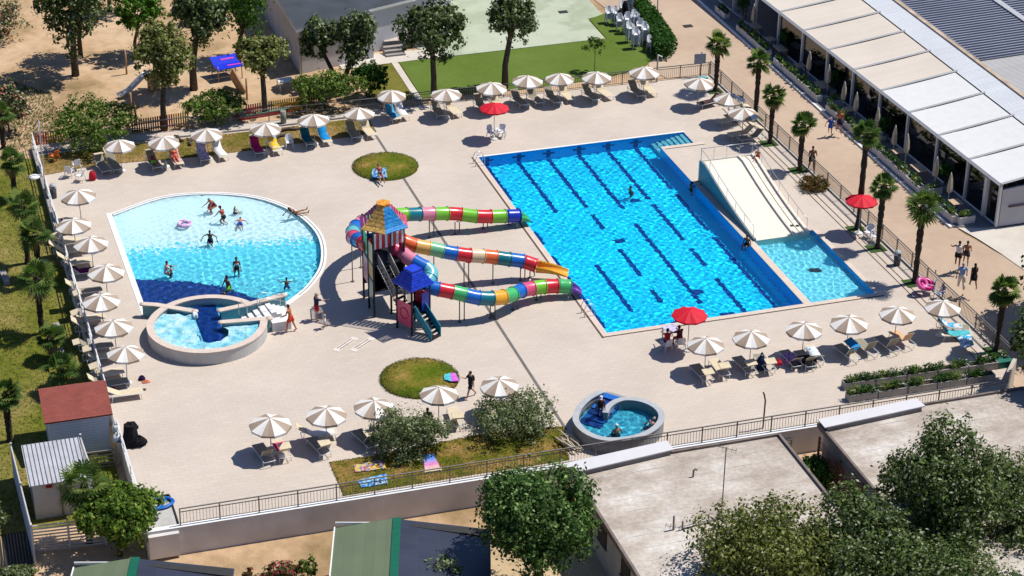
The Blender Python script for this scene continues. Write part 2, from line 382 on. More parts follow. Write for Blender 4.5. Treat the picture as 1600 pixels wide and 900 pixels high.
# coping
b = MB()
for x0, x1, y0, y1 in ((38.8, 39.15, 100.62, 126.1), (39.15, 56.6, 100.62, 100.97), (51.45, 51.92, 100.97, 109.2), (56.08, 56.4, 100.97, 109.7)):
    b.box(((x0 + x1) / 2, (y0 + y1) / 2, .008), (x1 - x0, y1 - y0, .024))
struct(b.build('pool_coping', m_deck2))
b = MB(); b.box((53.0, 123.9, .008), (3.1, .36, .024)); b.box((46.5, 126.03, .01), (15, .16, .024), m=1)
struct(b.build('pool_coping', [m_deck2, m_white]))
b = MB()
b.box((38.74, 113.3, .005), (.1, 25.6, .016)); b.box((47.6, 100.57, .005), (17.8, .07, .016)); b.box((33.49, 112.5, .005), (.16, 41.4, .014), m=1)
b.box((53.1, 123.68, .005), (2.9, .06, .016), m=1)
for x in (58.05, 58.45): b.box((x, 110, .004), (.07, 38, .01))
struct(b.build('drain_channel', [M('rusty drain slot', (.10, .06, .04), .9), M('grey drain slot', (.13, .12, .11), .9)]))
b = MB()
for p in ((540, 538), (567, 538)):
    q = G(*p); b.box((q.x, q.y, .006), (1.9, .42, .016), R_(38), 1)
    for d in (-.1, .1): b.box((q.x - d * .6, q.y + d * .8, .016), (1.3, .05, .012), R_(38), 0)
struct(b.build('drain_cover', [M('brown slot', (.16, .12, .09), .9), M('pale drain frame', (.58, .52, .46), .8)]))
# lagoon: a beach entry falling towards the raised tub
def lag_floor():
    A, B = Vector(G2(190, 396, -.35)), Vector(G2(505, 374, -.35))
    nv = [Vector(G2(*p, -.75)) for p in ((200, 446), (300, 449), (350, 456), (400, 473), (440, 496))]
    def mi(x, y):
        for i in range(len(nv) - 1):
            if nv[i].x <= x <= nv[i + 1].x:
                if y < lerp(nv[i].y, nv[i + 1].y, (x - nv[i].x) / (nv[i + 1].x - nv[i].x)): return 2
        d_ = y - lerp(A.y, B.y, (x - A.x) / (B.x - A.x)); return 1 if d_ < random.gauss(0, .45) else 0
    s = .12; nx, ny = int(12.4 / s), int(17.6 / s); b = MB(); zf = lambda y: -.06 - .95 * clamp((125.4 - y) / 15.5)
    mm = [[mi(14.2 + (i + .5) * s, 108.6 + (j + .5) * s) for i in range(nx)] for j in range(ny)]
    vs_ = [(14.2 + i * s, 108.6 + j * s, zf(108.6 + j * s)) for j in range(ny + 1) for i in range(nx + 1)]
    for m in range(3):
        fs = [(j * (nx + 1) + i, j * (nx + 1) + i + 1, (j + 1) * (nx + 1) + i + 1, (j + 1) * (nx + 1) + i) for j in range(ny) for i in range(nx)
              if mm[j][i] == m]
        b.add(vs_, fs, m)
    RECV.append(struct(b.build('lagoon_floor', [m_lf0, m_lf1, m_navy])))
lag_floor()
lb = basin('lagoon_basin', LAG, 1.2, m_lf1, m_lf1, False)
b = MB(); arc = [p[:2] for p in LAG[3:]]
b.wallpath(arc, .34, -.02, .02); b.wallpath([(14.28, 124.45), (14.28, 110.5)], .34, -.02, .021)
struct(b.build('lagoon_coping', M('white coping', (.70, .68, .65), .7, .06, 3)))
b = MB(); b.wallpath([Vector(p[:2]) * 1.0 for p in arc[1:]], .05, -.02, .026)
struct(b.build('drain_channel', M('slate slot', (.12, .12, .13), .8)))

def water(name, poly, z, amp, Ls, tint, step=.08, seed=1, mat=None, grow=True):
    poly = [(p[0], p[1]) for p in poly]; rng = np.random.default_rng(seed)
    x0, x1 = min(p[0] for p in poly), max(p[0] for p in poly); y0, y1 = min(p[1] for p in poly), max(p[1] for p in poly)
    x0 -= step; y0 -= step
    nx, ny = int((x1 - x0) / step) + 3, int((y1 - y0) / step) + 3
    X, Y = np.meshgrid(x0 + np.arange(nx) * step, y0 + np.arange(ny) * step); Z = np.zeros_like(X)
    for i in range(46):
        L = rng.uniform(*Ls); a = rng.uniform(0, 2 * PI); k = 2 * PI / L
        Z += amp * L ** 1.25 * np.sin(k * (X * math.cos(a) + Y * math.sin(a)) + .8 * np.sin(.7 * X + i) + .8 * np.sin(.6 * Y + 2 * i) + rng.uniform(0, 7))
    I = np.zeros(X.shape, bool)
    for i in range(len(poly)):
        ax, ay = poly[i]; bx, by = poly[i - 1]
        if ay == by: continue
        c = ((ay > Y) != (by > Y)) & (X < (bx - ax) * (Y - ay) / (by - ay) + ax); I ^= c
    C = I[:-1, :-1] | I[1:, :-1] | I[:-1, 1:] | I[1:, 1:]
    if not grow: C = I[:-1, :-1] & I[1:, :-1] & I[:-1, 1:] & I[1:, 1:]
    jj, ii = np.nonzero(C); q = jj * nx + ii; F = np.stack([q, q + 1, q + nx + 1, q + nx], 1)
    used, inv = np.unique(F, return_inverse=True); V = np.stack([X, Y, Z + z], -1).reshape(-1, 3)[used]
    me = bpy.data.meshes.new(name); me.from_pydata(V.tolist(), [], inv.reshape(-1, 4).tolist()); me.polygons.foreach_set('use_smooth', [True] * len(F))
    me.materials.append(mat or glass('water ' + str(tint), tint)); me.update()
    o = bpy.data.objects.new(name, me); COL.objects.link(o); struct(o)
    if mat is None: o.cycles.is_caustics_caster = True
    return o
water('pool_water', POOL, -.10, .0027, (.2, .58), (.62, .99, 1.0), .045, 3)
water('pool_water', KID, -.10, .0050, (.2, .6), (.84, .99, 1.0), .045, 5)
water('lagoon_water', LAG, -.035, .0050, (.2, .65), (.90, .99, 1.0), .05, 9)
for o in RECV: o.cycles.is_caustics_receiver = True

# round lawns and lawn strips in the deck
def plot(name, poly, z, mat, mound=0.0):
    b = MB(); n = len(poly); c = Vector((sum(p[0] for p in poly) / n, sum(p[1] for p in poly) / n))
    rings = [(0, 1.0), (z, .995), (z + mound * .6, .75), (z + mound, .4)]
    for zz, s in rings: b.v += [(*(c + (Vector(p[:2]) - c) * s), zz) for p in poly]
    b.v.append((c.x, c.y, z + mound))
    for r in range(3):
        for i in range(n): b.f.append((r * n + i, r * n + (i + 1) % n, (r + 1) * n + (i + 1) % n, (r + 1) * n + i))
    for i in range(n): b.f.append((3 * n + i, 3 * n + (i + 1) % n, 4 * n))
    b.mi = [0] * len(b.f); b.sm = [True] * len(b.f); return struct(b.build(name, mat))
for cx, cy, r in ((32.8, 126.25, 2.17), (27.5, 99.1, 2.17)):
    plot('lawn_circle', [(cx + r * math.cos(2 * PI * i / 48) * (1 + .012 * math.sin(i * 5)), cy + r * math.sin(2 * PI * i / 48) * (1 + .012 * math.cos(i * 7))) for i in range(48)], .06, m_plot, .10)
strip = [G2(*p) for p in ((60, 244), (70, 274), (130, 262), (200, 254), (290, 247), (385, 236), (450, 226), (540, 215), (588, 206), (574, 184), (545, 187), (400, 205), (203, 226))]
b = MB(); b.prism(strip, .0, .035); struct(b.build('lawn_strip', patchy('parched grass', [(.3, '#6a6a22'), (.43, '#8a7d38'), (.53, '#a98c55'), (.66, '#c39e6c')], .3, .9, 26)))
b = MB(); b.wallpath([G2(*p) for p in ((60, 240), (203, 223), (400, 202), (545, 184), (582, 178))], .12, 0, .10); struct(b.build('kerb', m_conc))
strip2 = [G2(*p) for p in ((515, 723), (575, 714), (690, 692), (755, 678), (880, 667), (889, 719), (745, 741), (537, 775))]
b = MB(); b.prism(strip2, .0, .035); struct(b.build('lawn_strip', patchy('thin sandy grass', [(.3, '#52620f'), (.45, '#767423'), (.56, '#a98a4b'), (.7, '#c09a63')], .5, .9, 26)))
# dark grass squares at the palm feet are built with the palms

# ------------------------------------------------------------------ walls and railings round the deck
b = MB(); b.wallpath([(10.7, 88.62), (57.5, 88.05)], .3, -1.9, .16, 0, 1); o = b.build('retaining_wall', [m_wall, m_white])
tag(o, 'long grey rendered retaining wall with white coping between deck and sandy lane', 'wall')
gt = G(1242, 703, -.6)
b = MB(); b.box((43.9, 87.98, -.85), (1.9, .05, 1.0)); b.box((43.9, 87.95, -.85), (1.7, .03, .85), m=1)
tag(b.build('hatch', [m_metal, M('grey hatch paint', (.33, .33, .31), .6)]), 'grey metal hatch set in the deck wall between the two flat roofs', 'hatch')
b = MB(); b.wallpath([(10.72, 101.0), (10.98, 136.1)], .28, -2.0, .08, 0, 1)
tag(b.build('retaining_wall', [m_wall, m_conc]), 'grey retaining wall along the left side above the palm lawn', 'wall')
b = MB(); b.wallpath([(59.7, 90.95), (59.6, 134.85)], .22, -1.6, .1); b.wallpath([(59.75, 91.0), (58.5, 89.6)], .22, -1.6, .45)
tag(b.build('kerb_wall', M('sand render', (.42, .37, .32), .9, .1, 2)), 'low sand coloured kerb wall under the road side railing', 'wall')

def railing(name, pts, h, gap, label, mat=m_metal, bal=.14, mids=(.86,), low=.1, base=0.0):
    P = [Vector((p[0], p[1], base)) for p in pts]; root = empty(name, P[0], 0, label, 'railing'); o0 = P[0]
    rl = MB(); posts = []
    for a, c in zip(P[:-1], P[1:]):
        L = (c - a).length; n = max(1, round(L / gap)); t = (c - a) / n; ang = math.atan2(t.y, t.x)
        for i in range(n):
            p = a + t * i; posts.append(p); mid = p + t / 2 - o0
            if bal:
                bb = MB(); k = int(t.length / bal)
                for j in range(1, k):
                    q = p + t * (j / k) - o0; bb.box((q.x, q.y, (low + mids[0] * h) / 2 + base * 0), (.018, .018, mids[0] * h - low))
                bb.box((mid.x, mid.y, low), (t.length, .025, .03), ang); bb.build('baluster_panel', mat, root)
        for z in [h] + [m * h for m in mids]:
            q = (a + c) / 2 - o0; rl.box((q.x, q.y, z), (L, .055 if z == h else .035, .05 if z == h else .035), ang)
    posts.append(P[-1]); rl.build('handrail', mat, root)
    pm = MB().box((0, 0, h / 2), (.06, .06, h)).mesh('post', [mat])
    for p in posts:
        q = bpy.data.objects.new('post', pm); COL.objects.link(q); q.parent = root; q.location = p - o0
    return root
railing('railing', [(12.4, 88.64), (57.4, 88.1)], .95, 2.0, 'long brown metal railing with thin balusters above the sandy lane', M('grey brown railing', (.24, .22, .2), .5, .1, 6, metal=.3), .16, (.8,), base=.16)
railing('railing', [(59.62, 91.3), (59.55, 134.9)], 1.0, 2.0, 'long brown railing between palms and the road', m_metal, .15, (.84,), base=.1)
railing('railing', [(35.0, 135.45), (59.45, 134.9)], 1.0, 2.2, 'brown balustrade along the green turf behind the loungers', m_metal, .14, (.84,))
railing('railing', [(11.1, 136.15), (35.0, 135.5)], .9, 2.6, 'thin grey railing in front of the coloured picket fence', M('dull grey rail', (.2, .2, .2), .5, metal=.3), 0, (.5,))
railing('railing', [(10.78, 89.2), (10.78, 98.0)], .95, 2.2, 'white tube railing beside the red roofed hut', m_alu, 0, (.66, .33))
lr = railing('railing', [(10.78, 101.6), (10.98, 136.0)], 1.0, 2.4, 'pale double railing along the left wall behind the loungers', m_alu, 0, (.7, .4))
for i in range(9): MB().box((.03 + i * .024, 1.6 + i * 3.6, .42), (.03, 1.3, .46)).build('board', m_white, lr)
# ------------------------------------------------------------------ raised round pool beside the lagoon
m_peach = M('peach coping', (.56, .46, .385), .7, .07, 3)
m_tubw = M('white tub plaster', (.50, .49, .47), .8, .08, 1.5)
m_tubin = tiled('teal mosaic', (.05, .20, .26), (.08, .27, .33), (.16, .34, .38), .06, .06, .007, .4, axes=(PI / 2, 0, 0))
m_foam = patchy('churned water', [(.30, (.10, .42, .54)), (.45, (.22, .54, .64)), (.58, (.42, .66, .72)), (.72, (.68, .76, .78))], 1.1, .9, 9, .25, scale2=5, fine=(.8, 1.15))
TC = Vector((17.3, 107.2)); TR = 3.2
root = empty('raised_pool', (TC.x, TC.y, 0), 0, 'round raised white walled pool with peach rim and churning water', 'raised pool')
def ringpts(r, a0, a1, n=40): return [(r * math.cos(lerp(R_(a0), R_(a1), i / n)), r * math.sin(lerp(R_(a0), R_(a1), i / n))) for i in range(n + 1)]
b = MB(); b.wallpath(ringpts(TR, 33, 352, 64), .34, 0, .72); b.build('wall', m_tubw, root)
b = MB(); b.wallpath(ringpts(TR - .01, 33, 352, 64), .42, .722, .80); b.build('coping', m_peach, root)
def L2(p): return (p[0] - TC.x, p[1] - TC.y)
LW = [(14.2, 110.5), (14.9, 110.2), (16.9, 108.8)]; RW = [(18.3, 108.5), (20.0, 108.75), (22.2, 109.3)]; SW = [(18.1, 107.1), (20.8, 106.78)]
for nm, pts in (('inner_wall', LW), ('inner_wall', RW), ('inner_wall', SW)):
    q = [L2(p) for p in pts]; b = MB(); b.wallpath(q, .3, .0, .735, 0); o = b.build(nm, m_tubin, root)
    c = MB(); c.wallpath(q, .4, .737, .812)
    for e in (q[0], q[-1]): c.lathe([(.001, .735), (.203, .735), (.203, .816), (.001, .816)], 14, (e[0], e[1], 0))
    c.build('coping', m_peach, o)
b = MB(); b.prism(ringpts(TR - .1, 0, 352.5, 47), .02, .06); b.build('tub_floor', m_kf, root)
b = MB(); b.prism([L2(p) for p in ((16.95, 108.9), (16.2, 110.0), (18.3, 110.3), (18.25, 108.5), (18.1, 105.7), (16.9, 105.8))], .062, .08); nf = b.build('tub_floor', m_navy, root); nf.cycles.is_caustics_receiver = True
b = MB()
for i in range(4): b.box((4.75 - i * .3, 1.35 - i * .05, .08 + i * .08), (.3, 1.55, .16 + i * .16), R_(8))
for i in range(4): b.box((3.5 - i * .36, .85 - i * .03, .3 - i * .07), (.36, 1.5 - i * .1, .55 - i * .14), R_(6))
b.build('steps', m_white, root)
b = MB(); b.box((4.15, -.35, .28), (1.1, .6, .56), R_(2)); b.build('plinth', m_white, root)
for k, (x0, y0, x1, y1) in enumerate(((2.0, .9, 2.5, 1.0), (3.2, .75, 4.75, .95), (3.2, 1.45, 4.6, 1.75))):
    b = MB(); b.tube([(x0, y0, .55), (x0, y0, 1.35), (lerp(x0, x1, .3), lerp(y0, y1, .3), 1.42), (x1, y1, .95), (x1, y1, .1)], .022, 6); b.build('handrail', m_steel, root)
chan = [(16.95, 105.9), (16.9, 108.9), (15.6, 109.9), (17.3, 110.2), (19.4, 109.6), (18.3, 108.4), (18.1, 107), (18.05, 105.9)]
disc = [(TC.x + (TR - .12) * math.cos(2 * PI * i / 48), TC.y + (TR - .12) * math.sin(2 * PI * i / 48)) for i in range(48)]
front = [p for p in disc if p[1] < 107.05 or p[0] < 15.2]; k_ = max(range(len(front)), key=lambda i: (math.atan2(front[i][1] - TC.y, front[i][0] - TC.x) - .0) % (2 * PI) * -1)
front.sort(key=lambda p: (math.atan2(p[1] - TC.y, p[0] - TC.x) - .2) % (2 * PI))
front += [(18.1, 106.95), (18.35, 106.4), (18.2, 105.8), (17.7, 105.4), (17.1, 105.35), (16.65, 105.7), (16.55, 106.3), (16.75, 107.2), (16.85, 108.75)]
o = water('tub_water', front, .58, .008, (.3, .9), (1, 1, 1), .03, 21, m_foam, False); o.location.z = 0
water('tub_water', chan, .50, .006, (.3, .8), (.7, .92, 1), .07, 22, None, False)
b = MB()
for i in range(26): b.ell((16.85 + random.uniform(-.12, .12), 108.55 + random.uniform(-.25, .1), .58 + random.uniform(0, .2)), (.07, .07, .1), n=6, k=4)
struct(b.build('waterfall', M('white foam', (.75, .78, .8), .5)))

# ------------------------------------------------------------------ small spiral hot tub
SP = [G2(p[0], p[1], .8) for p in ((941, 612), (920, 623), (904, 640), (900, 658), (914, 675), (940, 686), (972, 687), (1004, 680), (1026, 667), (1034, 651), (1025, 637), (1004, 627), (980, 624), (962, 628), (950, 637), (946, 646))]
SC = Vector(SP[0]) * 0 + Vector((sum(p[0] for p in SP) / len(SP), sum(p[1] for p in SP) / len(SP)))
sp = [tuple(v) for v in smoothpts([(p[0] - SC.x, p[1] - SC.y, 0) for p in SP], 5)]
root = empty('hot_tub', (SC.x, SC.y, 0), 0, 'grey spiral shaped hot tub with dark blue mosaic steps', 'hot tub')
m_grey = M('grey tub plaster', (.25, .25, .255), .8, .12, 2)
b = MB(); b.wallpath(sp, .26, 0, .80); b.build('wall', [m_grey], root)
b = MB(); b.wallpath(sp, .34, .802, .86); b.build('coping', M('light grey coping', (.36, .37, .38), .7, .08, 3), root)
b = MB(); b.prism([p[:2] for p in sp], .02, .05); fl = b.build('tub_floor', tiled('sea blue mosaic', (.04, .36, .50), (.06, .42, .55), (.1, .46, .58), .08, .08, .008, .4), root); fl.cycles.is_caustics_receiver = True
b = MB(); a, c = Vector(G2(956, 621, .7)) - SC, Vector(G2(917, 668, .3)) - SC; d = c - a; ang = math.atan2(d.y, d.x)
for i in range(6):
    q = a + d * (i / 6); b.box((q.x, q.y, .36 - i * .055), (d.length / 6 * .97, 1.25, .74 - i * .11), ang, i % 2)
b.build('steps', [tiled('mid blue mosaic', (.01, .09, .36), (.014, .11, .4), (.02, .14, .42), .08, .08, .008, .4), m_navy], root)
b = MB(); q = a - d * .12; b.box((q.x, q.y, .3), (.5, 1.2, .6), ang); q = a - d * .28; b.box((q.x + .1, q.y, .15), (.4, 1.2, .3), ang); b.build('entry_steps', m_grey, root)
water('tub_water', [(p[0] + SC.x, p[1] + SC.y) for p in sp], .5, .007, (.25, .7), (.82, .97, 1), .05, 31, None, False)
b = MB(); q = Vector(G2(980, 693, .45)) - SC; b.box((q.x, q.y - .03, .5), (.55, .02, .16), R_(-4)); b.build('rule_plate', M('yellowed plate', (.42, .42, .25), .6), root)

# ------------------------------------------------------------------ wide slide ramp between the two pools
m_ramp = M('cream slide lining', (.70, .635, .535), .5, .04, 2)
m_rside = tiled('blue grey slide tile', (.10, .25, .30), (.12, .28, .33), (.2, .34, .38), .1, .1, .008, .5, axes=(PI / 2, 0, PI / 2))
root = empty('slide_ramp', (51.95, 109.3, 0), 0, 'cream wide slide ramp with blue grey tiled side running into the small pool', 'water slide')
def rz_(t): return 1.38 * (t ** 1.15) - .12 * math.sin(PI * t) + .02
N = 16; ys = [8.2 * i / N for i in range(N + 1)]
def rampband(x0, x1, dz, name, mat, thick=True, ylen=0):
    b = MB(); vs_ = []
    prof = [(y, rz_(y / 8.2) + dz) for y in ys] + [(9.0, 1.40 + dz)]
    k = len(prof)
    for x in (x0, x1): vs_ += [(x, y, z) for y, z in prof] + [(x, y, -.9) for y, z in prof]
    fs = []
    for i in range(k - 1):
        fs += [(i, 2 * k + i, 2 * k + i + 1, i + 1), (i, i + 1, k + i + 1, k + i), (2 * k + i + 1, 2 * k + i, 3 * k + i, 3 * k + i + 1)]
    fs += [(k - 1, 3 * k - 1, 4 * k - 1, 2 * k - 1), (0, k, 3 * k, 2 * k)]
    b.add(vs_, fs); return b.build(name, mat, root)
rampband(-.03, .10, .12, 'side_wall', m_rside)
b = MB(); b.tube([(.03, y, rz_(y / 8.2) + .135) for y in ys] + [(.03, 9.0, 1.53)], (.075), 4, smooth=False); b.build('rim', m_ramp, root)
rampband(.10, 2.62, 0, 'chute', m_ramp); rampband(2.62, 2.76, .14, 'divider', m_ramp)
rampband(2.76, 3.14, .02, 'chute', m_ramp); rampband(3.14, 3.18, .07, 'divider', m_ramp); rampband(3.18, 3.56, .02, 'chute', m_ramp)
rampband(3.56, 3.74, .17, 'side_wall', m_ramp)
b = MB(); b.box((1.85, 9.08, .7), (3.8, .16, 1.56)); b.build('back_wall', m_ramp, root)
b = MB()
for x, y in ((3.0, 1.1), (3.34, 1.0)): b.box((x, y, rz_(y / 8.2) + .03), (.2, .22, .02))
b.build('foot_mark', m_dark, root)
def sloperail(x, name, y1=9.0, y0=.3):
    b = MB(); zz = lambda y: (rz_(min(y, 8.2) / 8.2) + (.02 if y > 8.2 else 0))
    b.tube([(x, lerp(y0, y1, i / 10), zz(lerp(y0, y1, i / 10)) + .85) for i in range(11)], .02, 5)
    for i in range(7):
        y = lerp(y0, y1, i / 6); b.tube([(x, y, zz(y)), (x, y, zz(y) + .85)], .014, 5)
    b.build(name, m_steel, root)
sloperail(.03, 'side_rail'); sloperail(3.66, 'side_rail')
b = MB(); b.tube([(0, 9.1, 2.3), (3.7, 9.1, 2.3)], .02, 5)
for i in range(5): b.tube([(.05 + i * .9, 9.1, 1.4), (.05 + i * .9, 9.1, 2.3)], .014, 5)
b.build('back_rail', m_steel, root)

# ------------------------------------------------------------------ play tower with three tube slides
PC = {k: M('glossy ' + k, v, .28, .06, 2, spec=.5) for k, v in dict(red=(.58, .018, .03), pink=(.62, .07, .16), rose=(.60, .20, .28), lime=(.16, .47, .03), green=(.06, .42, .13), teal=(.006, .15, .19),
      blue=(.008, .12, .46), navy=(.008, .03, .36), cream=(.64, .48, .30), orange=(.72, .13, .03), amber=(.72, .34, .02), yellow=(.70, .40, .10), aqua=(.12, .42, .46), mint=(.16, .46, .24), purple=(.14, .05, .34)).items()}
TW = Vector((27.85, 107.8, 0))
root = empty('slide_tower', TW, 0, 'colourful play tower with stairs, tiled roofs and three multicoloured tube slides into the pool', 'slide tower')
def rel(v): return Vector(v) - TW
def tubeslide(px, cols, r=.43):
    path = [rel(G(*p)) for p in px]; path = smoothpts(path, 14)
    d = [0]
    for a, c in zip(path[:-1], path[1:]): d.append(d[-1] + (c - a).length)
    def at(s):
        for i in range(len(d) - 1):
            if d[i + 1] >= s: return path[i].lerp(path[i + 1], (s - d[i]) / max(1e-6, d[i + 1] - d[i]))
        return path[-1]
    n = len(cols); L = d[-1] / n
    for i, c in enumerate(cols):
        b = MB(); pts = [at(i * L + L * j / 5) for j in range(6)]
        rr = [r * (1.0 - .02 * math.sin(PI * j / 5)) for j in range(6)]
        b.tube(pts, rr, 18, caps=(i == 0 or i == n - 1))
        t = (pts[-1] - pts[-2]).normalized()
        b.tube([pts[-1] - t * .035, pts[-1] - t * .034, pts[-1] + t * .0, pts[-1] + t * .001], [r, r * 1.1, r * 1.1, r], 18, smooth=False)
        b.build('tube_section', PC[c], root)
    return path
A = tubeslide([(578, 385, 3.6), (563, 377, 3.3), (553, 372, 2.95), (552, 362, 2.8), (562, 350, 2.6), (585, 340, 2.3), (612, 336, 2.05), (640, 335, 1.8), (675, 334, 1.5), (710, 334, 1.22), (745, 338, .98), (780, 338, .8), (812, 337, .66)],
    ['red', 'blue', 'pink', 'aqua', 'blue', 'rose', 'green', 'amber', 'red', 'lime', 'teal', 'rose', 'lime', 'red', 'lime', 'red', 'lime', 'navy'])
B = tubeslide([(612, 372, 3.4), (628, 376, 3.05), (650, 384, 2.75), (676, 389, 2.5), (704, 395, 2.2), (733, 399, 1.95), (764, 401, 1.68), (793, 405, 1.42), (816, 408, 1.2), (838, 415, .95)],
    ['red', 'orange', 'yellow', 'mint', 'blue', 'red', 'cream', 'orange', 'teal', 'blue', 'red'])
C = tubeslide([(612, 388, 3.7), (622, 391, 3.55), (638, 403, 3.3), (655, 413, 3.05), (668, 420, 2.85), (674, 429, 2.62), (668, 440, 2.42), (662, 446, 2.3), (672, 449, 2.2), (690, 453, 2.05), (715, 458, 1.8), (745, 465, 1.5), (772, 466, 1.3), (795, 462, 1.12), (815, 454, .98), (840, 449, .85), (868, 447, .74), (892, 448, .65)],
    ['pink', 'rose', 'blue', 'aqua', 'aqua', 'blue', 'red', 'green', 'blue', 'teal', 'amber', 'green', 'blue', 'pink', 'lime', 'red', 'green'])
def chute(path, L, mat, r0=.42, drop=.4, flare=1.0):
    e = path[-1]; t = (path[-1] - path[-3]); t.z = 0; t.normalize(); s = Vector((-t.y, t.x, 0)); b = MB(); vs_ = []; K = 8; W = 12
    for i in range(K + 1):
        q = i / K; r = r0 * lerp(1.05, flare, q); o = e + t * (L * q) + Vector((0, 0, -drop * q * q))
        for a2, rr in ((0, r), (1, r - .035)):
            for j in range(W + 1):
                an = lerp(PI * 1.0, 2 * PI, j / W); op = lerp(.15, -.05, q)
                vs_.append(o + s * (rr * math.cos(an)) + Vector((0, 0, rr * math.sin(an) * lerp(1, .55, q) + op * (1 if j in (0, W) else 0))))
    S = 2 * (W + 1)
    for i in range(K):
        for a2 in (0, W + 1):
            for j in range(W): b.f.append((i * S + a2 + j, i * S + a2 + j + 1, (i + 1) * S + a2 + j + 1, (i + 1) * S + a2 + j))
        for j in (0, W): b.f.append((i * S + j, (i + 1) * S + j, (i + 1) * S + W + 1 + j, i * S + W + 1 + j))
    b.v = [tuple(v) for v in vs_]; b.mi = [0] * len(b.f); b.sm = [True] * len(b.f); b.build('open_chute', mat, root)
chute(A, .75, PC['green'], drop=.35); chute(B, 1.9, PC['amber'], drop=.3, flare=1.15); chute(C, .7, PC['purple'], drop=.38)
def leg(px, py, ztop, two=True):
    q = rel(G(px, py)); b = MB(); b.tube([(q.x, q.y, 0), (q.x, q.y, ztop)], .035, 6)
    if two: b.tube([(q.x + .32, q.y + .12, 0), (q.x + .32, q.y + .12, ztop - .12), (q.x + .12, q.y + .05, ztop)], .035, 6)
    b.tube([(q.x, q.y, .001), (q.x, q.y, .02)], .13, 8); b.build('support_leg', m_metal, root)
for a in ((551, 440, 2.5, 0), (564, 418, 2.4, 0), (671, 371, 1.15), (711, 366, .85), (755, 357, .6), (795, 351, .35), (678, 437, 2.2, 0), (725, 448, 1.6), (770, 443, 1.35, 0), (813, 438, .85), (828, 434, .7), (718, 503, 1.45), (766, 497, .95), (801, 484, .7), (838, 469, .45)): leg(*a)
HEX = [rel(Vector(p)) for p in ((28.85, 107.1, 0), (28.85, 109.0, 0), (26.9, 109.0, 0), (26.9, 107.75, 0), (26.9, 106.55, 0), (27.95, 106.7, 0))]
for p in HEX: MB().tube([p, p + Vector((0, 0, 5.5))], .065, 8).build('post', m_black, root)
LOW = [rel(Vector(p)) for p in ((27.84, 105.0, 0), (28.41, 103.9, 0), (29.62, 104.45, 0), (29.05, 105.6, 0))]
for p in LOW: MB().tube([p, p + Vector((0, 0, 3.1))], .06, 8).build('post', m_black, root)
b = MB(); b.prism([(p.x * 1.02, p.y * 1.02) for p in HEX], 3.2, 3.32); b.build('platform', m_black, root)
b = MB(); b.prism([(p.x, p.y) for p in LOW], 1.2, 1.3); b.build('platform', m_black, root)
def tileroof(c, ra, z0, z1, rtop, cols, n, a0, tiers=1):
    ms = []; b = MB(); K = 6
    for i in range(n):
        for k in range(K):
            q0, q1 = k / K, (k + 1) / K; f = lambda q: lerp(ra, rtop, q ** (.8 if tiers == 1 else 1.0)); g = lambda q: lerp(z0, z1, q)
            A0, A1 = a0 + 2 * PI * i / n, a0 + 2 * PI * (i + 1) / n; ra0, ra1 = f(q0) * 1.0, f(q1) + (.05 if k < K - 1 else 0)
            vs_ = [(c.x + ra0 * math.cos(A0), c.y + ra0 * math.sin(A0), g(q0)), (c.x + ra0 * math.cos(A1), c.y + ra0 * math.sin(A1), g(q0)),
                   (c.x + ra1 * math.cos(A1), c.y + ra1 * math.sin(A1), g(q1) + .0), (c.x + ra1 * math.cos(A0), c.y + ra1 * math.sin(A0), g(q1))]
            b.add(vs_, [(0, 1, 2, 3)], i % len(cols))
            b.add([vs_[0], vs_[1], (vs_[1][0], vs_[1][1], g(q0) - .05), (vs_[0][0], vs_[0][1], g(q0) - .05)], [(3, 2, 1, 0)], i % len(cols))
    b.lathe([(rtop + .03, z1 - .02), (rtop + .03, z1 + .12), (.001, z1 + .14)], n, c, min(2, len(cols) - 1), False, a0)
    return b
m_rt = [M('tile ' + k, v, .5, .35, 6, .8, 9) for k, v in dict(gold=(.60, .36, .10), blue=(.01, .20, .50), rose=(.55, .06, .18), plum=(.30, .06, .22), rose2=(.55, .06, .18), amber=(.62, .26, .03)).items()]
b = tileroof(Vector((0, 0, 0)), 1.55, 5.42, 6.55, .40, m_rt, 6, R_(-101)); rf = b.build('roof', [m_rt[1], m_rt[2], m_rt[5], m_rt[4], m_rt[3], m_rt[0]], root)
lc = sum(LOW, Vector()) / 4; m_lr = M('royal blue roof tile', (.012, .05, .52), .45, .25, 5, .6, 8)
la = math.atan2((LOW[1] - lc).y, (LOW[1] - lc).x)
b = tileroof(lc, 1.18, 2.95, 3.75, .5, [m_lr], 4, la, 2); b.build('roof', m_lr, root)
def panel(a, c, z0, z1, mat, th=.04, name='side_panel', zz=None):
    b = MB(); b.wallpath([(a[0], a[1]), (c[0], c[1])], th, z0, z1); return b.build(name, mat, root)
for i, (col, z0, z1) in enumerate((('rose', 3.3, 4.2), ('blue', 3.3, 4.2), ('green', 3.3, 4.6), ('yellow', 2.3, 4.5), ('red', 3.4, 4.2), ('red', 3.3, 4.2))):
    if col != 'red': panel(HEX[i] * .99, HEX[(i + 1) % 6] * .99, z0, z1, PC[col])
panel(HEX[2] * 1., HEX[3] * 1., 1.5, 3.1, PC['rose']); panel(HEX[3] * 1., HEX[4] * 1., .8, 2.2, PC['teal'])
for i, nb_ in ((4, 6), (5, 5)):
    a, c = HEX[i] + Vector((0, -.03, 0)), HEX[(i + 1) % 6] + Vector((0, -.03, 0))
    for j in range(nb_): panel(a.lerp(c, (j + .08) / nb_), a.lerp(c, (j + .92) / nb_), 4.4, 5.35, PC['red'] if j % 2 else m_white, .03, 'striped_board')
panel(HEX[1] * .97, HEX[2] * .97, 1.0, 3.2, m_black, name='back_panel'); panel(HEX[0] * .95, HEX[1] * .95, 1.4, 3.2, m_black, name='back_panel')
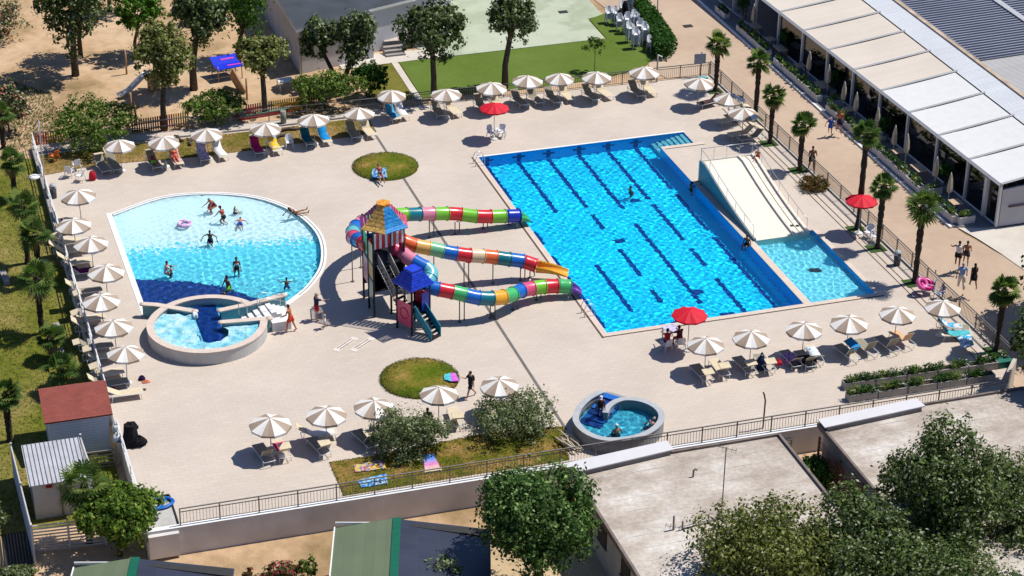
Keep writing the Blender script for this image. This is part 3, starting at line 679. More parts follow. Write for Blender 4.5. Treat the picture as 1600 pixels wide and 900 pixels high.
b = MB(); b.prism([(p.x * .9, p.y * .9) for p in HEX], 1.55, 1.63); b.build('platform', m_black, root)
panel(LOW[0], LOW[1], .45, 1.9, PC['pink']); panel(LOW[2], LOW[3], 1.3, 2.2, PC['red']); panel(LOW[1].lerp(LOW[2], .55), LOW[2], 1.3, 2.4, PC['navy'])
b = MB(); q = LOW[0].lerp(LOW[1], .5); nrm = (LOW[1] - LOW[0]).normalized(); out = Vector((nrm.y, -nrm.x, 0)) * -1
if out.x > 0: out = -out
b.tube([q + out * .035 + nrm * (.34 * math.cos(t * PI / 10)) + Vector((0, 0, 1.2 + .34 * math.sin(t * PI / 10))) for t in range(20)], .03, 5, closed=True); b.build('ring_relief', PC['red'], root)
def stair(a, c, z0, z1, wd, n, mside, railh=.9, sidename='stair_side', bars=True, tall=0):
    d = c - a; d.z = 0; L = d.length; d.normalize(); s = Vector((-d.y, d.x, 0)); b = MB(); ang = math.atan2(d.y, d.x)
    for i in range(n):
        q = a + d * (L * (i + .5) / n); z = lerp(z0, z1, (i + .5) / n); b.box((q.x, q.y, z), (L / n * 1.05, wd, .05), ang)
    b.build('stair', m_black, root)
    for sd in (-1, 1):
        b = MB(); p0 = a + s * (sd * wd / 2); p1 = c + s * (sd * wd / 2); up = Vector((0, 0, 1))
        if bars:
            b.tube([p0 + up * (z0 + railh), p1 + up * (z1 + railh)], .025, 5); b.tube([p0 + up * (z0 + .1), p1 + up * (z1 + .1)], .025, 5)
            for i in range(1, 16):
                q = p0.lerp(p1, i / 16); z = lerp(z0, z1, i / 16); b.tube([q + up * (z + .1), q + up * (z + railh)], .012, 4)
        else:
            vs_ = [p0 + up * (z0 - .1), p1 + up * (z1 - .1), p1 + up * (z1 + railh), p0 + up * (z0 + railh)]; vs_ += [v + s * .05 for v in vs_]
            b.add(vs_, [(0, 1, 2, 3), (7, 6, 5, 4), (0, 4, 5, 1), (1, 5, 6, 2), (2, 6, 7, 3), (3, 7, 4, 0)])
        b.build(sidename, mside, root)
stair(LOW[0].lerp(LOW[3], .3) + Vector((.0, .05, 0)), HEX[4].lerp(HEX[5], .5), 1.3, 3.3, .8, 9, M('grey rail', (.32, .32, .33), .4, .05, metal=.5), .95, 'stair_rail')
mid = LOW[1].lerp(LOW[2], .42); stair(mid, rel(G(681, 530)), 1.25, .05, .8, 7, M('teal panel', (.006, .17, .26), .35, .08), .62, bars=False)
b = MB(); a, c = LOW[0].lerp(LOW[3], .6), LOW[3]
for i in range(8): b.tube([a.lerp(c, i / 7) + Vector((0, 0, 1.3)), a.lerp(c, i / 7) + Vector((0, 0, 2.2))], .015, 4)
b.tube([a + Vector((0, 0, 2.2)), c + Vector((0, 0, 2.2))], .02, 5); b.build('stair_rail', m_steel, root)
# ------------------------------------------------------------------ restaurant with fabric roofed pergola
m_awn = M('white awning fabric', (.60, .59, .575), .7, .03, 2)
m_awnb = tiled('sand awning fabric', (.58, .51, .43), (.55, .48, .40), (.50, .44, .37), 6, .35, .01, .8, (.95, 1.05), .3)
m_frame = M('light grey aluminium', (.40, .40, .41), .45, .06, 4)
m_corr = tiled('white corrugated sheet', (.66, .67, .68), (.60, .61, .63), (.38, .40, .43), 30, .16, .03, .5, offset=0, bump=.6)
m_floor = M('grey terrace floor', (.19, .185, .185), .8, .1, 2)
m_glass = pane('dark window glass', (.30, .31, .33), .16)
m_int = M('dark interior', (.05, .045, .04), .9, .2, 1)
EY = [107.1 + 3.93 * i for i in range(12)]
ex = lambda y: 67.55 - (y - 107.1) * .032
FZ = -.1; EZ = 2.72; BZ = 3.55
root = empty('restaurant', (67.5, 107.1, 0), 0, 'long restaurant hall with white fabric pergola roof and glass front along the road', 'restaurant'); RO = Vector((67.5, 107.1, 0))
def rr(x, y, z=0): return (x - RO.x, y - RO.y, z)
b = MB(); b.prism([rr(64.85, 107.9), rr(64.85, 152), rr(79, 152), rr(79, 107.0), rr(67.4, 107.0)], -1.0, FZ); b.build('terrace_floor', m_floor, root)
b = MB(); b.wallpath([rr(64.78, 107.8), rr(64.74, 152)], .16, -.5, FZ + .02); b.build('kerb', m_white, root)
for i in range(len(EY) - 1):
    y0, y1 = EY[i] + .08, EY[i + 1] - .08; b = MB(); K = 6; a, c = [], []
    for j in range(K + 1):
        q = j / K; sag = -.05 * math.sin(PI * q)
        a.append(rr(lerp(ex(y0), 72.6, q), y0, lerp(EZ + .1, BZ, q) + sag)); c.append(rr(lerp(ex(y1), 72.6, q), y1, lerp(EZ + .1, BZ, q) + sag))
    vs_ = a + c + [(p[0], p[1], p[2] - .04) for p in a + c]; n = K + 1
    for j in range(K): b.f += [(j, j + 1, n + j + 1, n + j), (2 * n + j + 1, 2 * n + j, 3 * n + j, 3 * n + j + 1)]
    b.f += [(0, n, 3 * n, 2 * n), (K, 2 * n + K, 3 * n + K, n + K)]
    b.f += [(j, 2 * n + j, 2 * n + j + 1, j + 1) for j in range(K)] + [(n + j + 1, 3 * n + j + 1, 3 * n + j, n + j) for j in range(K)]
    b.v = vs_; b.mi = [0] * len(b.f); b.sm = [False] * len(b.f); b.build('awning', m_awn if i < 4 else m_awnb, root)
for i, y in enumerate(EY):
    b = MB(); b.tube([rr(ex(y) - .05, y, EZ + .12), rr(72.8, y, BZ + .08)], .085, 4, smooth=False); b.build('roof_beam', m_frame, root)
    b = MB(); b.box(rr(ex(y), y, (FZ + EZ) / 2), (.17, .17, EZ - FZ)); b.build('column', m_alu, root)
b = MB(); b.tube([rr(ex(EY[0]) - .03, EY[0] - .1, EZ + .05), rr(ex(EY[-1]) - .03, EY[-1], EZ + .05)], (.16, .13), 4, smooth=False); b.build('eave_gutter', m_frame, root)
b = MB(); b.tube([rr(ex(EY[0]), EY[0] + .1, FZ + .06), rr(ex(EY[-1]), EY[-1], FZ + .06)], .07, 4, smooth=False); b.build('floor_track', m_alu, root)
for i in range(len(EY) - 1):
    y0, y1 = EY[i] + .1, EY[i + 1] - .1; b = MB()
    vs_ = [rr(ex(y0) + .06, y0, FZ + .1), rr(ex(y1) + .06, y1, FZ + .1), rr(ex(y1) + .06, y1, EZ - .1), rr(ex(y0) + .06, y0, EZ - .1)]
    if i < 8: b.add(vs_ + [(p[0] + .02, p[1], p[2]) for p in vs_], [(0, 3, 2, 1), (4, 5, 6, 7), (0, 1, 5, 4), (2, 3, 7, 6), (1, 2, 6, 5), (3, 0, 4, 7)]); b.build('glass_front', m_glass, root)
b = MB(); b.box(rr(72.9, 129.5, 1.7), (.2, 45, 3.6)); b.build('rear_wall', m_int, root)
b = MB(); b.prism([rr(67.68, 107.0), rr(79, 107.0), rr(79, 107.15), rr(67.68, 107.15)], -.6, [2.45, 3.3, 3.3, 2.45]); b.build('end_wall', M('white end wall', (.42, .42, .45), .7, .06, 1), root)
b = MB(); b.tube([rr(68.2, 106.93, 1.25), rr(74, 106.93, 1.35)], .06, 6); b.build('wall_pipe', M('plum pipe', (.10, .06, .08), .6), root)
b = MB(); b.box(rr(67.75, 107.9, 1.2), (.12, 1.2, 2.5)); b.build('door', M('dark door glass', (.02, .02, .025), .15), root)
b = MB(); b.box(rr(67.5, 108.6, 1.3), (.3, .3, 2.7)); b.build('column', m_alu, root)
b = MB(); b.prism([rr(72.8, 107), rr(74.6, 107), rr(74.6, 152), rr(72.8, 152)], 3.2, [3.5, 3.75, 3.75, 3.5]); b.build('sheet_roof', m_corr, root)
b = MB(); b.box(rr(74.75, 129.5, 3.6), (.3, 45, .5)); b.build('parapet', M('ochre parapet', (.42, .32, .23), .9, .25, 1), root)
# hall behind
root = empty('hall_building', (75, 107, 0), 0, 'big hall behind the restaurant with dark ribbed roof and pale ridge strip', 'building')
m_rib = tiled('dark ribbed roof', (.018, .02, .035), (.022, .024, .042), (.26, .26, .29), 60, .42, .07, .35, offset=0, bump=.5, spec=.5, stain=(.85, 1.2), sscale=.15)
m_rib2 = tiled('pale ribbed roof', (.40, .39, .38), (.44, .43, .41), (.24, .23, .23), 60, .2, .04, .6, offset=0, bump=.6)
b = MB(); b.prism([(.0, 16.8), (50, 16.8), (50, 60), (.0, 60)], [3.7] * 4, [3.8, 5.3, 5.3, 3.8]); b.build('roof', m_rib, root)
b = MB(); b.prism([(.0, 0), (50, 0), (50, 16.75), (.0, 16.75)], [3.6] * 4, [3.7, 5.2, 5.2, 3.7]); b.build('roof', m_rib2, root)
b = MB(); b.prism([(6.4, 16.8), (6.9, 16.8), (6.9, 60), (6.4, 60)], 3.9, 4.1); b.build('ridge_strip', m_frame, root)
b = MB(); b.box((25, 30, 1.3), (49, 59.5, 4.6)); b.build('wall', m_conc, root)
# red post box at the end wall
root = empty('hydrant_box', (*G2(1576, 347, -.15), -.2), R_(5), 'red hose box on a red stand beside the white restaurant end wall', 'hose box')
m_red = M('signal red', (.50, .015, .03), .4, .06)
MB().box((0, 0, .06), (.62, .5, .12)).build('foot', m_red, root); MB().tube([(0, 0, .1), (0, 0, 1.05)], .07, 8).build('stand', m_red, root)
b = MB(); b.box((0, 0, 1.3), (.62, .3, .62)); b.box((0, 0, 1.64), (.68, .36, .06)); o = b.build('cabinet', m_red, root); MB().box((.02, -.155, 1.33), (.2, .01, .2)).build('window', m_dark, o)

# ------------------------------------------------------------------ dark roofed building at the top
root = empty('clubhouse', (31.2, 144, -.25), 0, 'grey clubhouse with flat dark bitumen roof and terrace steps', 'building'); o0 = Vector((31.2, 144, -.25))
P = [(31.1, 143.9), (37.0, 145.3), (36.85, 146.3), (40.5, 147.6), (44.5, 150.5), (44, 175), (31.1, 175)]
q = [(x - o0.x, y - o0.y) for x, y in P]
b = MB(); b.prism(q, 0, 3.35); b.build('wall', M('grey clubhouse wall', (.52, .515, .54), .85, .08, .8), root)
cx_, cy_ = 6, 14
b = MB(); b.prism([((x - cx_) * 1.04 + cx_, (y - cy_) * 1.02 + cy_) for x, y in q], 3.36, 3.58, 0, 1); rf = b.build('roof', [m_white, M('dark bitumen', (.045, .052, .062), .8, .2, .6)], root)
b = MB(); b.box((-.02, 1.3, 2.3), (.05, 1.1, 1.2)); b.build('window', m_dark, root)
b = MB(); b.tube([(0.02, -.05, 0), (.02, -.05, 3.3)], .05, 6); b.build('downpipe', m_conc, root)
MB().box((-.05, 4.2, 1.0), (.1, .3, .35)).build('meter_box', m_white, root)
b = MB(); b.box((-.25, 3.0, .9), (.5, .9, .6)); b.build('air_conditioner', m_alu, root)
T = [G2(*p, .45) for p in ((590, 28), (665, -10), (700, 30), (692, 58), (600, 66))]
b = MB(); b.prism([(x - o0.x, y - o0.y) for x, y in T], 0, .75, 0, 1); b.build('terrace', [M('dark grey terrace side', (.22, .215, .21), .9), M('worn terrace paving', (.47, .40, .35), .85, .14, .7)], root)  # terrace side in a darker grey than its paving
b = MB(); s = Vector(G2(612, 78, 0)) - o0.xy
for i in range(3): b.box((s.x + .1, s.y - i * .34, .28 - i * .09), (1.5, .36, .56 - i * .18))
b.build('steps', m_conc, root)

# ------------------------------------------------------------------ red roofed hut, slatted screen and metal shed
root = empty('hut', (7.2, 98.3, -1.3), R_(-1), 'white boarded hut with brick red shingle roof', 'hut')
m_brd = tiled('pale blue white boards', (.62, .67, .74), (.66, .70, .76), (.36, .40, .46), 4, .16, .012, .7, offset=.4, axes=(PI / 2, 0, 0))
b = MB(); b.prism([(.12, .15), (3.2, .15), (3.2, 3.0), (.12, 3.0)], 0, [2.55, 2.55, 2.75, 2.75]); b.build('wall', m_brd, root)
m_shin = tiled('brick red shingle', (.225, .055, .042), (.26, .068, .05), (.17, .045, .036), .33, .14, .012, .9, (.85, 1.12), .8)
b = MB(); vs_ = [(-.1, -.1, 2.58), (3.42, -.1, 2.58), (3.42, 2.25, 3.2), (-.1, 2.25, 3.2), (3.42, 3.2, 2.75), (-.1, 3.2, 2.75)]
vs_ += [(x, y, z - .09) for x, y, z in vs_]
b.add(vs_, [(0, 1, 2, 3), (3, 2, 4, 5), (7, 6, 9, 8), (8, 9, 11, 10), (0, 6, 7, 1), (1, 7, 8, 2), (2, 8, 10, 4), (4, 10, 11, 5), (5, 11, 9, 3), (3, 9, 6, 0)]); b.build('roof', m_shin, root)
def louvre(name, a, c, z0, z1, label, mat, n=9, posts=(0, 1)):
    a, c = Vector((*a, 0)), Vector((*c, 0)); root = empty(name, a, 0, label, 'slatted screen'); d = c - a; ang = math.atan2(d.y, d.x)
    b = MB()
    for i in range(n): q = d / 2; b.box((q.x, q.y, lerp(z0, z1, (i + .5) / n)), (d.length, .03, (z1 - z0) / n * .62), ang, rx=.5)
    b.build('slat_panel', mat, root)
    for t in posts: q = d * t; MB().box((q.x, q.y, (z0 + z1) / 2 + .05), (.1, .1, z1 - z0 + .12)).build('post', mat, root)
m_lv = M('weathered white slat', (.50, .49, .475), .7, .1, 3)
louvre('slatted_screen', (5.25, 97.3), (5.35, 89.6), -1.4, .85, 'tall pale slatted screen along the left of the metal shed', m_lv, 12, (0, .5, 1))
louvre('slatted_screen', (5.4, 90.6), (8.9, 90.3), -1.4, .25, 'pale slatted screen in front of the shed beneath the red sign', m_lv, 9, (0, .5, 1))
louvre('slatted_screen', (8.75, 97.1), (10.5, 97.0), -1.3, -.1, 'dark grey slatted steps screen between hut and metal shed', m_conc, 5)
louvre('slatted_screen', (8.75, 96.9), (8.85, 93.4), -1.3, 1.0, 'pale slatted screen between the shed and the hut', m_lv, 10)
root = empty('shed', (5.7, 93.1, -1.35), R_(-.5), 'grey shed with shiny ribbed metal roof and red warning sign', 'shed')
b = MB(); b.box((1.45, 1.75, 1.05), (2.6, 3.1, 2.1)); b.build('wall', M('beige shed panel', (.42, .40, .38), .7, .06), root)
b = MB(); b.prism([(-.02, -.05), (2.9, -.05), (2.9, 3.5), (-.02, 3.5)], [2.2, 2.2, 2.45, 2.45], [2.25, 2.25, 2.5, 2.5])
for i in range(14): b.tube([(.05 + i * .215, -.05, 2.27), (.05 + i * .215, 3.5, 2.52)], .022, 4, 1)
b.build('roof', [M('silver roof sheet', (.50, .50, .52), .4, .1, 1.5, metal=.2), M('dark rib grey', (.16, .16, .17), .5)], root)  # ribs in a darker grey than the roof sheet
b = MB(); b.box((1.5, .17, 1.1), (.08, .04, 2.0)); b.build('door_frame', m_metal, root)
sg = MB().box((.95, .16, 1.95), (.34, .03, .2)).build('sign', M('sign red', (.5, .02, .03), .5), root); MB().box((.95, .14, 1.95), (.22, .012, .08)).build('sign_mark', m_dark, sg)
# grey slab with hose in the near left corner of the deck
b = MB(); b.prism([(10.85, 88.95), (12.25, 88.9), (12.35, 91.5), (10.9, 91.6)], .0, .03); b.box((12.35, 90.2, .05), (.07, 2.7, .1), m=1); b.box((11.6, 91.6, .05), (1.5, .07, .1), m=1)
struct(b.build('concrete_slab', [M('grey slab', (.40, .385, .365), .9, .16, 1.2), m_dark]))
b = MB()
b.box((11.5, 88.45, -.65), (1.5, .5, 1.3)); tag(b.build('wall_pier', m_wall), 'grey rendered pier at the near left corner of the wall', 'pier')
b = MB(); pts = []
for i in range(90):
    t = i / 89 * 2 * PI * 3.4; r = .55 + .1 * math.sin(t * .37 + 1); pts.append((11.75 + r * math.cos(t) * 1.15 + .1 * math.sin(t * .2), 90.9 + r * math.sin(t) * .8, .08 + .03 * (i % 30) / 10))
b.tube(pts, .05, 6); b.tube([(11.3, 90.1, .1), (12.1, 91.0, .22)], .05, 6)
tag(b.build('hose', M('blue pool hose', (.01, .12, .45), .4, .1)), 'blue pool hose coiled on the grey slab at the corner', 'hose')

# ------------------------------------------------------------------ cabins below the lane
def cabin(x0, x1, xr, y1, z, label, rz=0):
    root = empty('cabin', (x0, y1, -1.45), rz, label, 'cabin'); W = x1 - x0; r = xr - x0; D = 14
    m_g = tiled('sage green roof', (.115, .145, .085), (.125, .155, .09), (.10, .13, .078), 30, .5, .01, .7, (.9, 1.1), .4, axes=(0, 0, PI / 2)) if 'sage green roof' not in MATS else MATS['sage green roof']
    m_s = tiled('dark panel roof', (.030, .034, .052), (.034, .038, .058), (.036, .04, .06), 1.0, .62, .03, .35, (.85, 1.15), .4, offset=0, spec=.5) if 'dark panel roof' not in MATS else MATS['dark panel roof']
    h = z + 1.45
    b = MB(); b.box((W / 2, -D / 2, h / 2 - .45), (W - .5, D - .3, h - .9)); b.build('wall', m_white, root)
    b = MB(); b.prism([(0, 0), (r, 0), (r, -D), (0, -D)], [h - .5, h, h, h - .5], [h - .42, h + .1, h + .1, h - .42]); b.build('roof', m_g, root)
    b = MB(); b.prism([(r, 0), (W, 0), (W, -D), (r, -D)], [h, h - .6, h - .6, h], [h + .1, h - .52, h - .52, h + .1]); b.build('roof', m_s, root)
    b = MB(); b.prism([(r - .02, .02), (r + .38, .02), (r + .38, -D), (r - .02, -D)], [h + .04] * 4, [h + .15] * 4); b.build('ridge_cap', M('bottle green', (.004, .10, .055), .5, .1), root)
    b = MB(); b.box((-.03, -D / 2, h - .42), (.06, D, .12)); b.box((r / 2, .03, h - .2), (r, .05, .12)); b.build('eave_trim', m_white, root)
    b = MB(); b.prism([(r + .7, -.25), (W - .1, -.12), (W - .1, -.75), (r + .8, -.5)], [h - .05, h - .47, h - .47, h - .05], [h + .0, h - .42, h - .42, h + .0]); b.build('roof_gap', m_dark, root)
cabin(19.3, 26.78, 22.1, 84.95, 1.5, 'cabin roof half sage green and half dark panels below the grey wall', R_(-17))
cabin(6.85, 14.3, 9.55, 85.27, 1.5, 'cabin at the bottom left corner with green and dark roof', R_(-16.5))

# ------------------------------------------------------------------ flat roofed annexes at the lower right
m_rooft = patchy('weathered flat roof', [(.27, '#8e8073'), (.42, '#bdaea0'), (.55, '#d6cabd'), (.7, '#f0e9e1')], .3, .3, 10, scale2=4.5, fine=(.84, 1.1), stretch=(.8, 1.25, 1))
m_panelw = M('pale metal hood', (.55, .53, .535), .6, .04, 1)
def annex(x0, x1, y1, ynear, z, label, hood):
    root = empty('annex', (x0, y1, -1.45), 0, label, 'building'); W = x1 - x0; D = y1 - ynear; h = z + 1.45
    b = MB(); b.prism([(.1, -.2), (.1, -D), (W - .1, -D), (W - .1, -.2)], -1.5, h - .02); b.build('wall', M('grey green wall', (.33, .34, .33), .85, .1, 1), root)
    b = MB(); b.prism([(-.1, -.05), (-.1, -D - .2), (W, -D - .2), (W, -.05)], h, h + .12)
    rf = b.build('roof', m_rooft, root)
    b = MB()
    for i in range(1, int(D / 1.05)): b.box((W / 2 + .1, -i * 1.05 + random.uniform(-.05, .05), h + .125), (W - random.uniform(.5, 2.5), .03, .016), random.uniform(-.012, .012))
    b.build('roof_seam', M('pale roof seam', (.50, .46, .42), .9, .3, .7), rf)
    b = MB(); b.box((-.16, -D / 2, h + .05), (.14, D, .28)); b.box((W + .06, -D / 2, h + .1), (.14, D, .32)); b.box((W / 2, .02, h + .08), (W, .14, .34)); b.build('roof_edge', M('brown roof edge', (.16, .13, .115), .9, .2, 2), root)
    if hood:
        q = [G2(p[0], p[1], z + .45) for p in hood]; b = MB(); b.prism([(x - x0, y - y1) for x, y in q], h + .38, h + .45); b.build('hood', m_panelw, root)
        b = MB(); qq = [(x - x0, y - y1) for x, y in q]; b.prism([(lerp(p[0], sum(s[0] for s in qq) / 4, .06), lerp(p[1], sum(s[1] for s in qq) / 4, .1)) for p in qq], h - .3, h + .375); b.build('hood_base', M('hood base grey', (.2, .19, .19), .8), root)
    return root, h
r1, h1 = annex(31.7, 42.75, 85.5, 66, 1.6, 'flat pale weathered roof building with an antenna next to the small hot tub', ((872, 726), (1042, 688), (1053, 702), (908, 736)))
for y in (-4.0, -7.2):
    w_ = MB().box((.07, y, 2.1), (.06, 1.1, 1.4)).build('window', m_dark, r1); MB().box((.04, y, 1.36), (.14, 1.3, .06)).build('sill', m_conc, w_)
MB().box((.06, -2.2, 1.6), (.06, .9, 2.1)).build('door', m_black, r1)
r2, h2 = annex(45.45, 57.3, 86.05, 66, 1.6, 'flat pale weathered roof building at the right beside the planters', ((1278, 655), (1432, 622), (1446, 634), (1289, 668)))
# antenna and pipe stubs on the first roof
q = G(1127, 808, 1.75); root = empty('antenna', q, 0, 'thin television antenna mast standing on the pale roof', 'antenna')
b = MB(); b.tube([(0, 0, 0), (0, 0, 4.0)], .03, 6); b.box((0, 0, .1), (.3, .3, .2)); b.build('mast', m_metal, root)
b = MB(); b.tube([(-.5, .3, 4.0), (.4, -.3, 3.9)], .02, 4)
for i in range(6): t = i / 5; p = Vector((lerp(-.5, .4, t), lerp(.3, -.3, t), 4.0 - .1 * t)); b.tube([p + Vector((-.12, -.2, 0)), p + Vector((.12, .2, 0))], .012, 4)
b.build('aerial', m_metal, root)
for i, (px, py, h, lb) in enumerate(((1083, 745, .35, 'small curved vent pipe on the far half of the antenna roof'), (1052, 828, .8, 'tallest bare pipe stub left of the antenna'), (1066, 828, .5, 'shorter pipe stub between tall stub and antenna'))):
    q = G(px, py, 1.72); b = MB(); b.tube([(0, 0, 0), (0, 0, h), (.1, 0, h + .1), (.2, 0, h + .02)] if i == 0 else [(0, 0, 0), (0, 0, h)], .05, 6); o = b.build('vent_pipe', m_metal, None, q); tag(o, lb, 'pipe')
q = G(1066, 828, 1.72); q2 = G(1124, 812, 1.72); b = MB(); b.tube([q + Vector((0, 0, .05)), q2 + Vector((0, 0, .05))], .03, 5); tag(b.build('roof_pipe', m_metal), 'dark pipe lying on the roof up to the antenna foot', 'pipe')
# brown slatted fence between the annexes
m_brn = M('brown slats', (.22, .085, .055), .7, .2, 4)
louvre('slatted_fence', (45.0, 85.2), (45.2, 80.6), -1.4, 1.3, 'tall dark brown slatted fence against the right flat roof building', m_brn, 16, (0, 1))
louvre('slatted_fence', (44.9, 81.5), (46.2, 80.8), -1.4, .7, 'short dark brown slatted gate in the gap between the roofs', m_brn, 12)
# dark slats standing in for shadow and a dark fence, near left corner
root = empty('shade_slats', (2.6, 88.6, -1.4), R_(-2), 'dark slats put in for shadow and a dark fence at the near left', 'shade_slats')
b = MB()
for i in range(18): b.box((i * .15, 2.6, .05), (.09, 5.4, .06))
b.build('boards', M('painted shade slats', (.03, .028, .02), .8, .2, 3), root)  # the corner's shade is put into this near black colour
# ------------------------------------------------------------------ vegetation
def leafmat(name, c, var=.3, rough=.5, spec=.35):
    if name in MATS: return MATS[name]
    m = M(name, c, .6, var, 1.3, spec=.14); n = m.node_tree; b = n.nodes['Principled BSDF']; out = n.nodes['Material Output']
    t = n.nodes.new('ShaderNodeBsdfTranslucent'); mx = n.nodes.new('ShaderNodeMixShader'); mx.inputs[0].default_value = .3
    t.inputs[0].default_value = (min(1, c[0] * 1.5), min(1, c[1] * 1.6), c[2] * .9, 1)
    n.links.new(b.outputs[0], mx.inputs[1]); n.links.new(t.outputs[0], mx.inputs[2]); n.links.new(mx.outputs[0], out.inputs[0]); return m
LEAF = dict(
    poplar=[leafmat('leaf deep green', (.048, .072, .022)), leafmat('leaf green', (.10, .148, .04)), leafmat('leaf silvery underside', (.33, .35, .22))],
    plane=[leafmat('plane leaf dark', (.036, .08, .016)), leafmat('plane leaf', (.085, .16, .038)), leafmat('plane leaf light', (.26, .36, .13))],
    bright=[leafmat('bright leaf dark', (.04, .085, .010)), leafmat('bright leaf', (.10, .17, .02)), leafmat('bright leaf light', (.24, .31, .06))],
    sunny=[leafmat('sunny leaf dark', (.065, .085, .018)), leafmat('sunny leaf', (.17, .19, .045)), leafmat('sunny leaf light', (.34, .34, .15))],
    olive=[leafmat('olive leaf dark', (.085, .11, .04)), leafmat('olive leaf', (.15, .185, .08)), leafmat('olive leaf silver', (.28, .32, .19))],
    bush=[leafmat('bush leaf dark', (.06, .10, .016)), leafmat('bush leaf', (.125, .19, .032)), leafmat('bush leaf light', (.24, .31, .08))],
    hedge=[leafmat('hedge leaf dark', (.015, .05, .006)), leafmat('hedge leaf', (.03, .09, .012)), leafmat('hedge leaf light', (.055, .14, .02))],
    mimosa=[leafmat('mimosa leaf dark', (.03, .09, .006)), leafmat('mimosa leaf', (.07, .16, .012)), leafmat('mimosa leaf light', (.11, .22, .02))],
    rust=[leafmat('rust leaf', (.10, .06, .015)), leafmat('olive brown leaf', (.06, .07, .015)), leafmat('orange bloom', (.30, .12, .03))],
    oleander=[leafmat('oleander leaf', (.04, .07, .02)), leafmat('oleander leaf light', (.09, .13, .04)), leafmat('pink bloom', (.55, .14, .16)), leafmat('white bloom', (.6, .55, .45))],
    pinkbush=[leafmat('oleander leaf', (.04, .07, .02)), leafmat('oleander leaf light', (.09, .13, .04)), leafmat('red bloom', (.42, .03, .07))])
m_bark = M('grey brown bark', (.075, .058, .045), .95, .35, 5, .8, 14)
m_barkd = M('dark bark', (.04, .032, .026), .95, .35, 5, .8, 14)
def leaves(name, C, S, mats, w, parent, up=.5, aspect=.62, O=None):
    """C (n,3) leaf centres, S (n,) sizes: one bent four sided leaf each"""
    n = len(C); N = RNG.normal(size=(n, 3)); N[:, 2] = np.abs(N[:, 2]) * 1.0 + up
    if O is not None: N = O * 1.25 + RNG.normal(size=(n, 3)) * .55 + np.array([0, 0, .3])
    N = N; N /= np.linalg.norm(N, axis=1)[:, None]
    A = np.cross(N, RNG.normal(size=(n, 3))); A /= np.linalg.norm(A, axis=1)[:, None]; B = np.cross(N, A); S = S[:, None]
    V = np.stack([C - A * S, C - B * S * aspect + N * S * .15, C + A * S, C + B * S * aspect + N * S * .15], 1).reshape(-1, 3)
    me = bpy.data.meshes.new(name); me.vertices.add(4 * n); me.vertices.foreach_set('co', V.astype(np.float32).ravel())
    me.loops.add(4 * n); me.loops.foreach_set('vertex_index', np.arange(4 * n, dtype=np.int32)); me.polygons.add(n)
    me.polygons.foreach_set('loop_start', np.arange(0, 4 * n, 4, dtype=np.int32))
    for m in mats: me.materials.append(m)
    me.polygons.foreach_set('material_index', RNG.choice(len(mats), n, p=np.array(w) / sum(w)).astype(np.int32)); me.update(calc_edges=True); me.validate()
    o = bpy.data.objects.new(name, me); COL.objects.link(o); o.parent = parent; return o
def cloud(ells, nl, clump=26, sg=.17, fill=.35, normals=False):
    """leaf centres in clumps scattered over and inside ellipsoids ((x,y,z),(rx,ry,rz))"""
    out = []; nrm = []; vol = np.array([e[1][0] * e[1][1] * e[1][2] for e in ells]) ** .67; vol = vol / vol.sum()
    for (c, r), f in zip(ells, vol):
        k = max(3, int(nl * f / clump)); D = RNG.normal(size=(k, 3)); D /= np.linalg.norm(D, axis=1)[:, None]
        D[:, 2] = np.where(RNG.random(k) < .55, np.abs(D[:, 2]), D[:, 2])
        rad = np.where(RNG.random(k) < fill, RNG.random(k) ** .5 * .8, RNG.uniform(.78, 1.06, k)); P = D * rad[:, None]
        for j in range(k):
            s = sg * RNG.uniform(.6, 1.35); q = P[j] + RNG.normal(size=(clump, 3)) * s * .75; out.append(np.array(c) + q * np.array(r)); nq = q * .55 + (q - P[j]) / max(s, .01) * .4; nq /= np.linalg.norm(nq, axis=1)[:, None] + 1e-6; nrm.append(nq)
    return (np.concatenate(out), np.concatenate(nrm)) if normals else np.concatenate(out)
def sc_at(p): return FOC / (Vector(p) - Vector((0, 0, CAMZ))).dot(CF)
RX = Vector((CR.x, CR.y, 0)).normalized()
